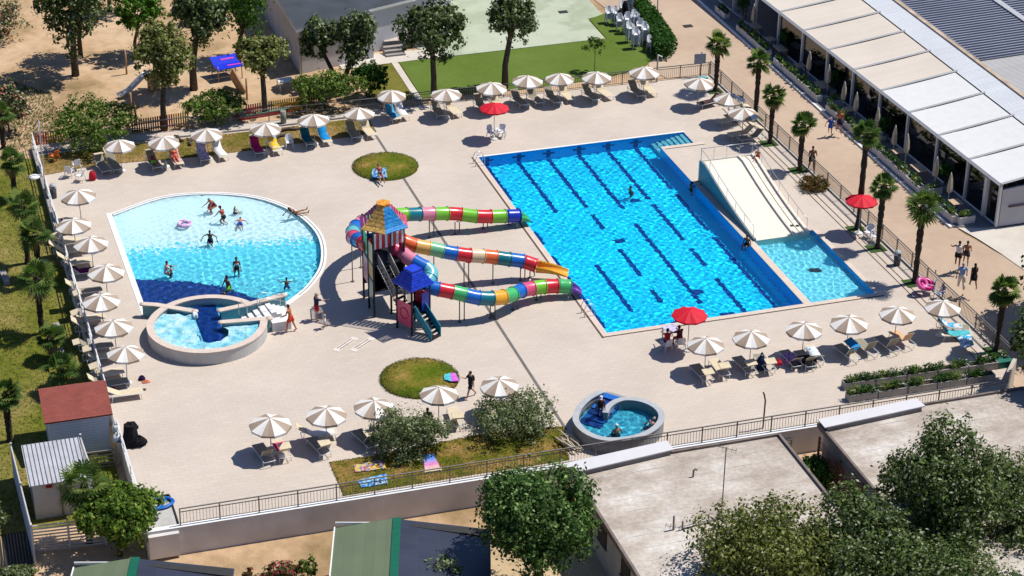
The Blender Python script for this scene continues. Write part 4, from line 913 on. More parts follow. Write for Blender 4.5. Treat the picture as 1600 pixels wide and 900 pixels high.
def tree(name, label, base, crown, kind, n, size, tr=.16, w=(5, 4, 1.5), ground=None, ells=None, limbs=5, bark=None, cat='tree', group=None, sg=.17, clump=26, sub=None, fill=.35, lean=0):
    """base: photo position of the foot; crown: photo box of the foliage"""
    p = ground if ground is not None else GT(*base); s = sc_at(p); root = empty(name, p, 0, label, cat, group)
    x0, y0, x1, y1 = crown; rx = (x1 - x0) / 2 / s * 1.08; hh = (y1 - y0) / 2 / s * 1.06; ry = min(rx, hh * 1.4)
    rzv = math.sqrt(max((hh ** 2 - (ry * .47) ** 2), (.45 * hh) ** 2)) / .88
    dz = (base[1] - (y0 + y1) / 2) / (s * .88); cx = ((x0 + x1) / 2 - base[0]) / s + dz * (-.0455 + .0002 * (base[0] - 750) * -1 + .0455)
    n = int(n * (1.5 if size < .11 else 1.35)); size = size * .95; sub = int(sub * 1.9) if sub else sub; tr *= .8
    c = RX * cx + Vector((0, 0, max(dz, rzv * .6)))
    el = [(tuple(c), (rx, ry, rzv))]
    if sub:     # lobes give the crown an uneven outline
        el = [(tuple(c), (rx * .72, ry * .72, rzv * .75))]
        for i in range(sub):
            a = 2 * PI * i / sub + random.uniform(-.4, .4); e = random.uniform(-.45, .75); q = random.uniform(.30, .52)
            el.append(((c.x + rx * .62 * math.cos(a) * math.cos(e), c.y + ry * .62 * math.sin(a) * math.cos(e), c.z + rzv * .66 * math.sin(e)), (rx * q, ry * q, rzv * q)))
    b = MB(); top = max(c.z - rzv * .55, .15)
    if tr:
        b.tube([(0, 0, -.1), (tr * .3 * lean, 0, top * .45), (c.x * .6, c.y * .6, top), (c.x, c.y, c.z)], [tr * 1.25, tr, tr * .85, tr * .35], 9)
        for i in range(limbs):
            a = 2 * PI * i / max(1, limbs) + random.random(); z0 = top * random.uniform(.8, 1.05); e = Vector((c.x + rx * .65 * math.cos(a), c.y + ry * .65 * math.sin(a), c.z + rzv * random.uniform(-.2, .5)))
            s0 = Vector((c.x * .55, c.y * .55, z0)); b.tube([s0, s0.lerp(e, .5) + Vector((0, 0, .1 * rzv)), e], [tr * .5, tr * .3, tr * .1], 6)
        b.build('trunk', bark or m_bark, root)
    C, O = cloud(el, n, clump, sg, fill, True); ok = C[:, 2] > .05; C, O = C[ok], O[ok]
    leaves('crown', C, RNG.uniform(.6, 1.35, len(C)) * size, LEAF[kind], w, root, O=O); return root
random.seed(3)
# playground trees
tree('plane_tree', 'big dark tree with a forked trunk on the sand at the top left', (118, 118), (56, -40, 158, 92), 'poplar', 5200, .15, .3, sub=6)
tree('plane_tree', 'slim dark trunk and crown right behind the big forked tree', (126, 88), (96, -50, 170, 40), 'poplar', 2200, .15, .2)
tree('plane_tree', 'silvery round tree standing at the picket fence beside the grey playground slide', (257, 204), (207, 36, 298, 150), 'sunny', 6200, .13, .24, sub=5, w=(4, 4, 3))
tree('plane_tree', 'tall dark tree with a thick trunk left of the blue play canopy', (303, 140), (266, -30, 347, 88), 'poplar', 5000, .15, .3, sub=5)
tree('mimosa_tree', 'bright green feathery tree behind the silvery round tree', (212, 86), (176, -14, 256, 62), 'mimosa', 3600, .12, .15, sub=5)
tree('mimosa_tree', 'bright green tree beside the clubhouse wall at the top', (372, 92), (352, -30, 412, 72), 'mimosa', 2600, .12, .18)
tree('plane_tree', 'silvery tree in front of the clubhouse by the boat shaped sand pit', (414, 180), (366, 58, 445, 132), 'sunny', 4200, .13, .24, sub=4, w=(4, 4, 3))
tree('plane_tree', 'left one of the two dark trees at the clubhouse front wall', (520, 132), (468, 24, 524, 106), 'poplar', 3400, .13, .2, sub=4, w=(5, 4, 2.2))
tree('plane_tree', 'right one of the two dark trees at the clubhouse front wall', (541, 136), (519, 18, 585, 118), 'poplar', 4200, .13, .24, sub=4, w=(5, 4, 2.2))
tree('plane_tree', 'lone wide dark tree on the green turf', (678, 155), (624, 4, 722, 112), 'poplar', 5600, .14, .26, sub=6, w=(6, 4, 2))
tree('plane_tree', 'slender split dark tree on the turf near the court edge', (789, 138), (766, -14, 838, 84), 'poplar', 4200, .13, .27, sub=5, w=(6, 4, 2))
tree('sapling', 'thin sapling with a small green crown on the turf', (929, 112), (916, 62, 944, 88), 'bush', 420, .09, .03, limbs=2)
tree('plane_tree', 'shaded tree trunk at the top edge left of the clubhouse', (172, 18), (140, -90, 215, -10), 'poplar', 1500, .16, .2)
tree('plane_tree', 'dark tree trunk at the top edge above the bright feathery tree', (346, 30), (325, -80, 380, 10), 'poplar', 1200, .16, .2)
# round bushes
BU = 'round shrubs along the upper fence'
tree('round_bush', 'wide round green bush at the far left corner of the deck', (142, 230), (80, 150, 207, 238), 'bush', 5200, .10, .08, group=BU, sub=6, cat='bush', fill=.2)
tree('round_bush', 'round green bush with yellow spots beside the picket fence', (336, 195), (288, 136, 383, 202), 'bush', 3800, .10, .08, group=BU, sub=5, cat='bush', fill=.2)
tree('round_bush', 'wide loose green bush in front of the clubhouse wall', (508, 172), (452, 108, 562, 176), 'bush', 4600, .10, .08, group=BU, sub=6, cat='bush', fill=.2)
tree('round_bush', 'small compact dark green bush next to the turf', (577, 152), (550, 93, 606, 155), 'hedge', 3200, .09, .08, group=BU, sub=4, cat='bush', fill=.2)
tree('olive_tree', 'olive tree on the near lawn strip beside the spread beach towels', (634, 735), (576, 626, 698, 738), 'olive', 6200, .075, .13, sub=7, cat='tree', w=(4, 4, 2.4), sg=.2)
tree('olive_tree', 'olive tree on the near lawn strip close to the deck joint', (800, 705), (736, 606, 862, 706), 'olive', 5200, .075, .13, sub=7, cat='tree', w=(4, 4, 2.4), sg=.22, fill=.25)
tree('rust_bush', 'low rust coloured bush between palms beside the road railing', (1271, 300), (1250, 276, 1293, 302), 'rust', 1500, .07, 0, cat='bush')
# near trees
tree('plane_tree', 'large dense green tree standing left of the antenna roof', (845, 925), (757, 692, 928, 905), 'plane', 14500, .105, .3, sub=8, ground=G(842, 935, -1.45), w=(5, 4, 1.4))
tree('bright_tree', 'bright yellow green tree in front of the hose slab', (186, 870), (116, 750, 244, 872), 'bright', 6200, .12, .16, sub=7, ground=G(188, 868, -1.45), fill=.25, w=(3, 4, 2))
tree('plane_tree', 'sunny yellowish tree overlapping the antenna roof', (1200, 960), (1090, 752, 1300, 930), 'sunny', 10500, .10, .2, sub=9, ground=G(1205, 985, -1.45), sg=.22, clump=18, fill=.2)
tree('plane_tree', 'dark tree in the middle of the lower right tree group', (1340, 960), (1255, 748, 1440, 960), 'poplar', 12500, .10, .3, sub=9, ground=G(1345, 980, -1.45), w=(5, 5, 1.6))
tree('plane_tree', 'tallest dark tree of the lower right group standing behind the others', (1480, 880), (1392, 634, 1570, 860), 'poplar', 14500, .10, .32, sub=9, ground=G(1478, 905, -1.45), w=(5, 5, 1.7))
tree('plane_tree', 'dark tree at the lower right edge of the picture', (1570, 860), (1490, 680, 1700, 900), 'poplar', 10500, .10, .3, sub=8, ground=G(1580, 890, -1.45), w=(5, 5, 1.6))
tree('plane_tree', 'dark tree at the bottom edge in the lower right group', (1450, 990), (1370, 790, 1610, 1010), 'poplar', 12000, .10, .3, sub=7, ground=G(1455, 1010, -1.45), w=(5, 5, 1.6))
tree('road_tree', 'leafy tree at the right picture edge shading the road', (1655, 508), (1600, 300, 1790, 480), 'poplar', 15000, .17, .25, sub=7, ground=Vector((65.9, 95.4, -.9)))
tree('road_tree', 'tree beyond the right picture edge shading the annex roof', (1690, 640), (1604, 420, 1800, 610), 'poplar', 15000, .17, .25, sub=7, ground=Vector((61.5, 86.5, -1.45)))
tree('gap_bush', 'green fig bush in the gap between the two flat roofs', (1278, 765), (1252, 716, 1310, 768), 'hedge', 1500, .11, 0, ground=G(1280, 762, -1.3), cat='bush', w=(2, 4, 3))
tree('gap_bush', 'thin light shrub against the brown slatted gate', (1306, 772), (1290, 718, 1330, 770), 'bright', 500, .09, .03, ground=G(1310, 775, -1.3), cat='bush')
tree('small_bush', 'pale green bush at the bottom edge before the dark panels', (692, 925), (664, 872, 722, 925), 'olive', 1500, .09, 0, ground=G(692, 925, -.2), cat='bush', w=(2, 3, 4))
tree('oleander', 'tall oleander with pink and white bloom at the far left', (14, 205), (-30, 118, 40, 212), 'oleander', 3000, .11, .06, cat='bush', w=(4, 3, 1.6, 1.1), sub=4)
tree('oleander', 'oleander with pink bloom at the top left corner', (2, 60), (-40, 0, 32, 70), 'oleander', 1600, .12, .06, cat='bush', w=(4, 3, 1.2, 1))
tree('oleander', 'low oleander with red bloom left of the green roofed cabin', (434, 905), (408, 880, 462, 908), 'pinkbush', 900, .075, 0, ground=G(434, 905, -1.45), cat='bush', w=(4, 3, 3))
tree('small_bush', 'upright green seedling bush beside the red oleander', (480, 905), (466, 868, 494, 905), 'bush', 360, .09, .03, ground=G(480, 905, -1.45), cat='bush')
tree('oleander', 'tiny red flowering bush at the bottom right of the small cabin', (390, 905), (378, 888, 402, 907), 'pinkbush', 260, .07, 0, ground=G(390, 905, -1.45), cat='bush', w=(4, 3, 3))
tree('small_bush', 'grey green bush in the bottom left corner', (20, 905), (-14, 886, 52, 910), 'olive', 900, .09, 0, ground=G(20, 905, -1.3), cat='bush')
tree('small_bush', 'grey bush on the left edge beside the painted shade slats', (-4, 830), (-30, 782, 10, 850), 'olive', 500, .09, 0, ground=G(-6, 840, -1.4), cat='bush')
# clipped hedge by the stacked chairs
def hedge(label, poly, h, n, size, name='hedge', z=0):
    c = (sum(p[0] for p in poly) / len(poly), sum(p[1] for p in poly) / len(poly)); root = empty(name, (*c, z), 0, label, 'hedge')
    b = MB(); q = [((p[0] - c[0]) * .86, (p[1] - c[1]) * .86) for p in poly]; b.prism(q, 0, h * .85); b.build('core', LEAF['hedge'][0], root)
    pts = []
    xs = [p[0] for p in poly]; ys = [p[1] for p in poly]
    while len(pts) < n:
        x, y = random.uniform(min(xs), max(xs)), random.uniform(min(ys), max(ys))
        if inside((x, y), poly):
            pin = inside((c[0] + (x - c[0]) * 1.2, c[1] + (y - c[1]) * 1.06), poly)
            pts.append((x - c[0], y - c[1], h * (random.uniform(.84, 1.06) if pin else random.uniform(.1, 1.0))))
    leaves('foliage', np.array(pts), RNG.uniform(.6, 1.3, n) * size, LEAF['hedge'], (3, 5, 2), root); return root
hedge('thick clipped dark green hedge beside the stacked white chairs', [G2(*p, -.25) for p in ((986, 12), (1000, 6), (1030, 40), (1058, 84), (1046, 96), (1024, 96), (1004, 60))], 1.15, 3600, .13, z=-.2)

# ------------------------------------------------------------------ palms
m_frond = [leafmat('palm frond', (.05, .095, .018)), leafmat('palm frond light', (.15, .20, .045)), leafmat('dry frond', (.22, .17, .08))]
m_ptrunk = M('fibrous palm trunk', (.045, .032, .022), 1, .5, 7, 1.0, 20)
def palm_proto(seed, h=4.0, n=36, dry=4, R0=.95):
    rng = random.Random(seed); root = empty('palm_tree', (0, 0, 0)); b = MB(); pr = []
    for i in range(26):
        z = h * i / 25; pr.append((.15 + .05 * (i / 25) + rng.uniform(-.03, .035) - (.0 if i > 1 else -.05), z))
    pr.append((.10, h + .15)); b.lathe([(.001, -.1)] + pr + [(.001, h + .3)], 10)
    b.build('trunk', m_ptrunk, root); f = MB()
    for i in range(n + dry):
        d = i >= n; az = rng.uniform(0, 2 * PI); el = R_(rng.uniform(-75, -45)) if d else R_(lerp(80, -42, (i / n) ** .8) + rng.uniform(-8, 8)); R = R0 * 1.12
        u = Vector((math.cos(az) * math.cos(el), math.sin(az) * math.cos(el), math.sin(el))); s = Vector((-math.sin(az), math.cos(az), 0)); up = u.cross(s) * -1
        base = Vector((0, 0, h + .1)) + u * .08; L = R * rng.uniform(.28, .62); tip = base + u * L + Vector((0, 0, -.06)); mi = 2 if d else (1 if rng.random() < .35 else 0)
        f.add([base - s * .015, base + s * .015, tip + s * .012, tip - s * .012], [(0, 1, 2, 3)], mi)
        k = 11; fr = R * rng.uniform(.5, .66)
        for j in range(k):
            a = lerp(-1.75, 1.75, j / (k - 1)); dr = u * math.cos(a) + s * math.sin(a); l = fr * (1 - .18 * abs(a) / 1.75); sd = s * math.cos(a) - u * math.sin(a)
            m_ = tip + dr * l * .6 + up * .03; e = tip + dr * l + Vector((0, 0, -.10 * l / fr)); wv = sd * .055
            f.add([tip, m_ - wv, e, m_ + wv], [(0, 1, 2, 3)], mi)
    f.build('crown', m_frond, root); return root
PALM = {}
def palm(base, top, label, seed, R=.95, p=None, square=None, dry=4, n=36, group=None):
    p = p if p is not None else GT(*base); h = (base[1] - top[1]) / (sc_at(p) * .88) - .1
    r = palm_proto(seed, h, n, dry, R); r.location = p; r.rotation_euler = (0, 0, seed * 1.3); tag(r, label, 'palm tree', group); return r
PG = 'palms along the road railing'
q_road = [((1118, 142), (1122, 72), 'palm at the far corner of the road railing behind the last parasol', .95), ((1180, 186), (1185, 100), 'second palm from the far corner in the road railing row', .85),
          ((1203, 224), (1208, 152), 'third palm from the far corner just left of the ramp top', .8), ((1249, 266), (1252, 196), 'palm standing beside the rust coloured bush', .8),
          ((1340, 358), (1351, 214), 'tall palm partly hidden by the right red parasol', .85), ((1371, 388), (1381, 292), 'palm immediately right of the red parasol by the railing', .75),
          ((1429, 442), (1437, 324), 'thick tall palm beside the pink swim ring', 1.1), ((1557, 548), (1571, 452), 'palm at the near right corner of the deck', .85)]
m_sq = M('dark green mat', (.035, .075, .015), .95, .3, 9, .5, 30)
for i, (bs, tp, lb, R) in enumerate(q_road):
    palm(bs, tp, lb, 40 + i, R, G(*bs), group=PG); q = G(*bs); MBx = MB().box((q.x - .1, q.y, .012), (1.1, 1.0, .024)); struct(MBx.build('grass_mat', m_sq))
LGp = 'palms on the left lawn'
for i, (bs, tp, lb, R) in enumerate([((24, 312), (20, 252), 'farthest small palm on the left lawn', .8), ((6, 232), (4, 178), 'palm at the left edge behind the oleander', .9), ((44, 412), (36, 322), 'palm on the left lawn beside the lamp post wall', .95),
    ((62, 438), (50, 364), 'palm on the left lawn leaning over the low stone edge', 1.0), ((66, 522), (57, 434), 'broad palm on the left lawn with the longest crown shadow', 1.05), ((82, 562), (84, 524), 'short young palm in the middle of the left lawn', .75),
    ((98, 612), (100, 574), 'low wide palm behind the red hut roof', .95), ((16, 690), (4, 612), 'palm cut by the left picture edge beside the hut', .8)]):
    palm(bs, tp, lb, 70 + i, R, group=LGp)
palm((140, 850), (134, 752), 'shaggy palm between the metal shed and the bright green tree', 91, 1.15, G(140, 850, -1.45), dry=16)
# low stones on the left lawn edge
for i, (x, y) in enumerate(((72, 420), (92, 520), (98, 560), (8, 437))):
    q = GT(x, y); b = MB(); b.box((0, 0, .12), (.35, 1.6, .3), R_(4)); tag(b.build('kerb_stone', m_conc, None, q), ['upper low stone kerb between lawn palms', 'stone kerb right of the broad lawn palm', 'stone kerb near the short young palm', 'flat pale stone slab at the left lawn edge'][i], 'kerb stone')

# grass blades that roughen the mown lawns and their edges
m_gb = [leafmat('grass blade', (.075, .11, .02)), leafmat('grass blade dry', (.22, .17, .07)), leafmat('grass blade dark', (.045, .075, .012))]
def blades(poly, n, z, size, label, edge=.25, w=(5, 2, 3), zf=None):
    xs = [p[0] for p in poly]; ys = [p[1] for p in poly]; pts = []
    while len(pts) < n * (1 - edge):
        x, y = random.uniform(min(xs), max(xs)), random.uniform(min(ys), max(ys))
        if inside((x, y), poly): pts.append((x, y, (zf(x, y) if zf else 0) + z))
    for i in range(int(n * edge)):
        k = random.randrange(len(poly)); a, c = Vector(poly[k][:2]), Vector(poly[(k + 1) % len(poly)][:2]); q = a.lerp(c, random.random()) + Vector((random.gauss(0, .035), random.gauss(0, .035))); pts.append((q.x, q.y, (zf(q.x, q.y) if zf else 0) + z * .6))
    root = leaves('grass', np.array(pts), RNG.uniform(.6, 1.3, len(pts)) * size, m_gb, w, None, .4, .3); tag(root, kind='stuff')
for cx, cy, r in ((32.8, 126.25, 2.17), (27.5, 99.1, 2.17)):
    blades([(cx + r * math.cos(2 * PI * i / 40), cy + r * math.sin(2 * PI * i / 40)) for i in range(40)], 3200, .13, .05, 'lawn', .3)
blades(strip2, 4500, .06, .055, 'strip', .15, (4, 4, 2)); blades(strip, 4500, .06, .055, 'strip', .15, (3, 5, 1))
blades([(-2, 93), (10.2, 93), (10.5, 134), (-2, 134)], 22000, .07, .07, 'lawn', .0, (5, 3, 3), hz)
blades([G2(*p, -.4) for p in ((20, 130), (80, 150), (95, 190), (60, 235), (10, 240))], 2600, .06, .1, 'rough grass', .0, (5, 3, 3), hz)
# ------------------------------------------------------------------ parasols
m_uw = M('off white canvas', (.74, .70, .65), .8, .03, 3); m_ut = M('tan canvas', (.34, .26, .195), .8, .05, 3); m_ur = M('red canvas', (.56, .006, .022), .7, .08, 3)
m_pole = M('grey pole', (.42, .41, .40), .45, .05, 4); m_base = M('white concrete base', (.62, .60, .57), .8, .08, 4)
def parasol(name, R, zr, za, mats, n=10, val=.13, notch=False):
    root = empty(name)
    MB().lathe([(.001, 0), (.27, 0), (.27, .05), (.2, .09), (.05, .11), (.05, .3), (.001, .3)], 14).build('base', m_base, root)
    MB().tube([(0, 0, .1), (0, 0, za - .03)], .024, 7).build('pole', m_pole, root)
    b = MB(); K = 5
    for i in range(n):
        a0, a1 = 2 * PI * i / n, 2 * PI * (i + 1) / n; vs_ = []
        for k in range(K + 1):
            q = k / K; r = max(R * q, .02); z = lerp(za, zr, q ** 1.25)
            for t in (0, .5, 1):
                a = lerp(a0, a1, t); rr = r * (math.cos(PI / n) / math.cos(a - (a0 + a1) / 2)) if t != .5 else r * math.cos(PI / n) * .985
                if t != .5: rr = r
                vs_.append((rr * math.cos(a), rr * math.sin(a), z - (.035 * q if t == .5 else 0)))
        o = (K + 1) * 3
        for t, s in ((0, 1), (.5, .97), (1, 1)): a = lerp(a0, a1, t); c = R * (1 if t != .5 else math.cos(PI / n) * .985); vs_.append((c * 1.0 * math.cos(a), c * math.sin(a), zr - (val if t == .5 or not notch else val * .5) - .01))
        fs = [(k * 3 + t, (k + 1) * 3 + t, (k + 1) * 3 + t + 1, k * 3 + t + 1) for k in range(K + 1) for t in (0, 1)]
        b.add(vs_, fs, i % len(mats), False)
    b.lathe([(.001, za + .05), (.035, za + .03), (.03, za - .02)], 8, m=0); b.build('canopy', mats, root)
    MB().lathe([(.03, za - .35), (.06, za - .35), (.06, za - .25), (.03, za - .25)], 8).build('hub', m_pole, root)
    return root
um0 = parasol('parasol', 1.07, 1.78, 2.2, [m_uw, m_ut]); um1 = parasol('parasol', 1.07, 1.80, 2.2, [m_ut, m_uw], val=.2, notch=True)
red0 = parasol('parasol', 1.02, 2.28, 2.62, [m_ur], val=.1)
USED = set()
def put(o, loc, rz, label, group=None, cat=None):
    """first use places the original, later uses copies"""
    if o.name in USED: o = dup(o)
    USED.add(o.name); o.location = loc; o.rotation_euler = (0, 0, rz)
    for k in ('group', 'label', 'category'):
        if k in o: del o[k]
    return tag(o, label, cat, group)

# ------------------------------------------------------------------ sun loungers
m_kh = M('khaki mesh', (.25, .225, .165), .8, .1, 9); m_cr = M('cream mesh', (.56, .47, .325), .8, .06, 5); m_gr = M('grey mesh', (.26, .25, .22), .8, .1, 9); m_or = M('orange beige mesh', (.58, .36, .20), .8, .06, 5)
FAB = dict(k=m_kh, c=m_cr, g=m_gr, o=m_or)
LP = {}
def lounger_proto(fab, ang, flap):
    key = (fab, ang, flap)
    if key in LP: return LP[key]
    root = empty('sun_lounger'); W = .62; th = R_(ang); hy = .3; BL = .72; z = .36; f = FAB[fab]
    b = MB()
    for x in (-W / 2, W / 2): b.tube([(x, -.95, z), (x, .92, z)], .02, 6)
    for y in (-.95, .92): b.tube([(-W / 2, y, z), (W / 2, y, z)], .02, 6)
    e = Vector((0, hy + BL * math.cos(th), z + BL * math.sin(th)))
    for x in (-W / 2 + .03, W / 2 - .03): b.tube([(x, hy, z), (x, e.y, e.z)], .016, 5)
    b.build('frame', m_alu, root)
    MB().box((0, (-.93 + hy) / 2, z + .012), (W - .04, hy + .93, .02)).build('seat', f, root)
    c = Vector((0, hy, z)).lerp(e, .5); MB().box((0, c.y, c.z + .015), (W - .06, BL, .02), rx=th).build('backrest', f, root)
    for x in (-W / 2, W / 2):
        for y in (-.8, .7): MB().tube([(x, y, z), (x * 1.02, y + (.05 if y > 0 else -.05), 0)], .018, 5).build('leg', m_alu, root)
    if flap:
        fl = FAB['c'] if fab in 'kcg' else f; b = MB()
        if flap == 1: p, q = e + Vector((0, .05, .04)), e + Vector((0, -.42, .15))
        elif flap == 2: p, q = e, e + Vector((0, .30, .26))
        else: p, q = e + Vector((0, .02, .02)), e + Vector((0, .40, -.05))
        d = q - p; m_ = p.lerp(q, .5); b.box((0, m_.y, m_.z + .02), (W, d.length, .02), rx=math.atan2(d.z, d.y))
        for x in (-W / 2, W / 2): b.tube([(x, p.y, p.z), (x, q.y, q.z)], .013, 5)
        b.build('sunshade', fl, root)
    LP[key] = root; return root
FN = dict(k='khaki', c='cream', g='grey', o='orange beige')
LG = 'sun loungers set out round the pools'
TOW = []
def towel(p, rz, ang, mat, label, s0=-.7, s1=.95, wd=.6, drop=.0, sag=0.0):
    """a towel laid along a lounger: s runs from foot to head along its profile"""
    th = R_(ang); hy = .3; z = .395; b = MB(); N = 10
    def pr(s): return (s, z) if s < hy else (hy + (s - hy) * math.cos(th) * 1.0 - .02 * math.sin(th), z + (s - hy) * math.sin(th) + .012)
    L, Rr = [], []
    for i in range(N + 1):
        y, zz = pr(lerp(s0, s1, i / N)); w1 = wd / 2 + random.uniform(-.02, .03); L.append((-w1, y, zz)); Rr.append((w1, y, zz))
    k = N + 1; rows = [[(x - (.03 if drop else 0), y, zz - drop - .02) for x, y, zz in L], L, [(0, (a[1]), a[2] + .012) for a in L], Rr, [(x + (.03 if drop else 0), y, zz - drop - .02) for x, y, zz in Rr]]
    vs_ = [p_ for r in rows for p_ in r]; nv = len(vs_); vs_ += [(x * .99, y, zz - .015) for x, y, zz in vs_]
    for r in range(4):
        for i in range(N): b.f += [(r * k + i, (r + 1) * k + i, (r + 1) * k + i + 1, r * k + i + 1), (nv + r * k + i + 1, nv + (r + 1) * k + i + 1, nv + (r + 1) * k + i, nv + r * k + i)]
    b.v = vs_; b.mi = [0] * len(b.f); b.sm = [True] * len(b.f)
    o = b.build('towel', mat, None, p, rz); return tag(o, label, 'towel')
def cloth(name, cols, scale=4, kind='noise'):
    m = bpy.data.materials.new(name); m.use_nodes = True; n = m.node_tree; b = n.nodes['Principled BSDF']; b.inputs['Roughness'].default_value = .9; b.inputs['Specular IOR Level'].default_value = .1
    tc = n.nodes.new('ShaderNodeTexCoord'); r = n.nodes.new('ShaderNodeValToRGB'); r.color_ramp.interpolation = 'CONSTANT'; e = r.color_ramp.elements
    while len(e) < len(cols): e.new(.5)
    for i, c in enumerate(cols): e[i].position = i / len(cols) * (.5 if kind == 'noise' else 1) + (.25 if kind == 'noise' and i else 0); e[i].color = (*c, 1)
    if kind == 'noise': t = n.nodes.new('ShaderNodeTexNoise'); t.inputs['Scale'].default_value = scale
    elif kind == 'band':
        t = n.nodes.new('ShaderNodeSeparateXYZ')
    else: t = n.nodes.new('ShaderNodeTexWave'); t.inputs['Scale'].default_value = scale; t.bands_direction = 'X' if kind == 'x' else 'Y'
    n.links.new(tc.outputs['Object' if kind != 'band' else 'Generated'], t.inputs[0]); n.links.new(t.outputs[1 if kind == 'band' else 0] if kind == 'band' else t.outputs['Fac'], r.inputs[0]); n.links.new(r.outputs[0], b.inputs['Base Color']); return m
CL = dict(magenta=cloth('magenta towel', [(.35, .012, .11), (.42, .02, .14)]), green=cloth('dark green towel', [(.01, .09, .10), (.012, .11, .12)]), blue=cloth('blue towel', [(.01, .19, .46), (.012, .23, .52)]), teal=cloth('teal towel', [(.006, .10, .14), (.01, .13, .17)]),
    lilac=cloth('lilac towel', [(.30, .26, .48), (.5, .46, .62), (.22, .18, .42)]), white=cloth('white towel', [(.62, .62, .63), (.68, .67, .66)]), sky=cloth('sky blue towel', [(.05, .26, .44), (.06, .3, .5)]), brown=cloth('brown towel', [(.055, .03, .035), (.07, .04, .042)]),
    purple=cloth('purple striped towel', [(.03, .008, .035), (.26, .01, .22), (.05, .01, .06)], 2.2, 'y'), pink=cloth('pink towel', [(.58, .05, .17), (.62, .10, .22)]), yellow=cloth('yellow print towel', [(.62, .60, .55), (.66, .42, .03), (.2, .4, .5)], 2),
    black=cloth('black cover', [(.010, .010, .012), (.014, .014, .016)]), patch=cloth('violet print towel', [(.18, .03, .2), (.4, .25, .45), (.08, .06, .2)], 6), bluewhite=cloth('blue and white towel', [(.5, .56, .62), (.62, .64, .66), (.05, .3, .6)], 3),
    aqua=cloth('turquoise towel', [(.06, .36, .42), (.09, .44, .48)]), multi=cloth('rainbow towel', [(.6, .3, .35), (.6, .62, .64), (.05, .35, .6), (.66, .5, .03)], 2.2), red=cloth('red towel', [(.5, .02, .04), (.42, .015, .03)]),
    candy=cloth('red and white striped towel', [(.6, .5, .5), (.5, .06, .08)], 5, 'x'), floral=cloth('colourful floral blanket', [(.5, .40, .36), (.35, .10, .12), (.25, .28, .34), (.62, .42, .06), (.55, .2, .1)], 3.5), ocean=cloth('blue patterned blanket', [(.02, .08, .3), (.05, .24, .5), (.3, .44, .55), (.01, .03, .1)], 4.5),
    sunset=cloth('striped beach towel', [(.62, .5, .35), (.62, .34, .38), (.55, .2, .4), (.34, .24, .55), (.08, .22, .62), (.12, .3, .65)], 1, 'band'), violet=cloth('pink violet towel', [(.5, .10, .5), (.56, .14, .55)]), salmon=cloth('salmon cloth', [(.6, .2, .12), (.55, .16, .10)]))
UG = 'beige and white striped parasols round the pools'
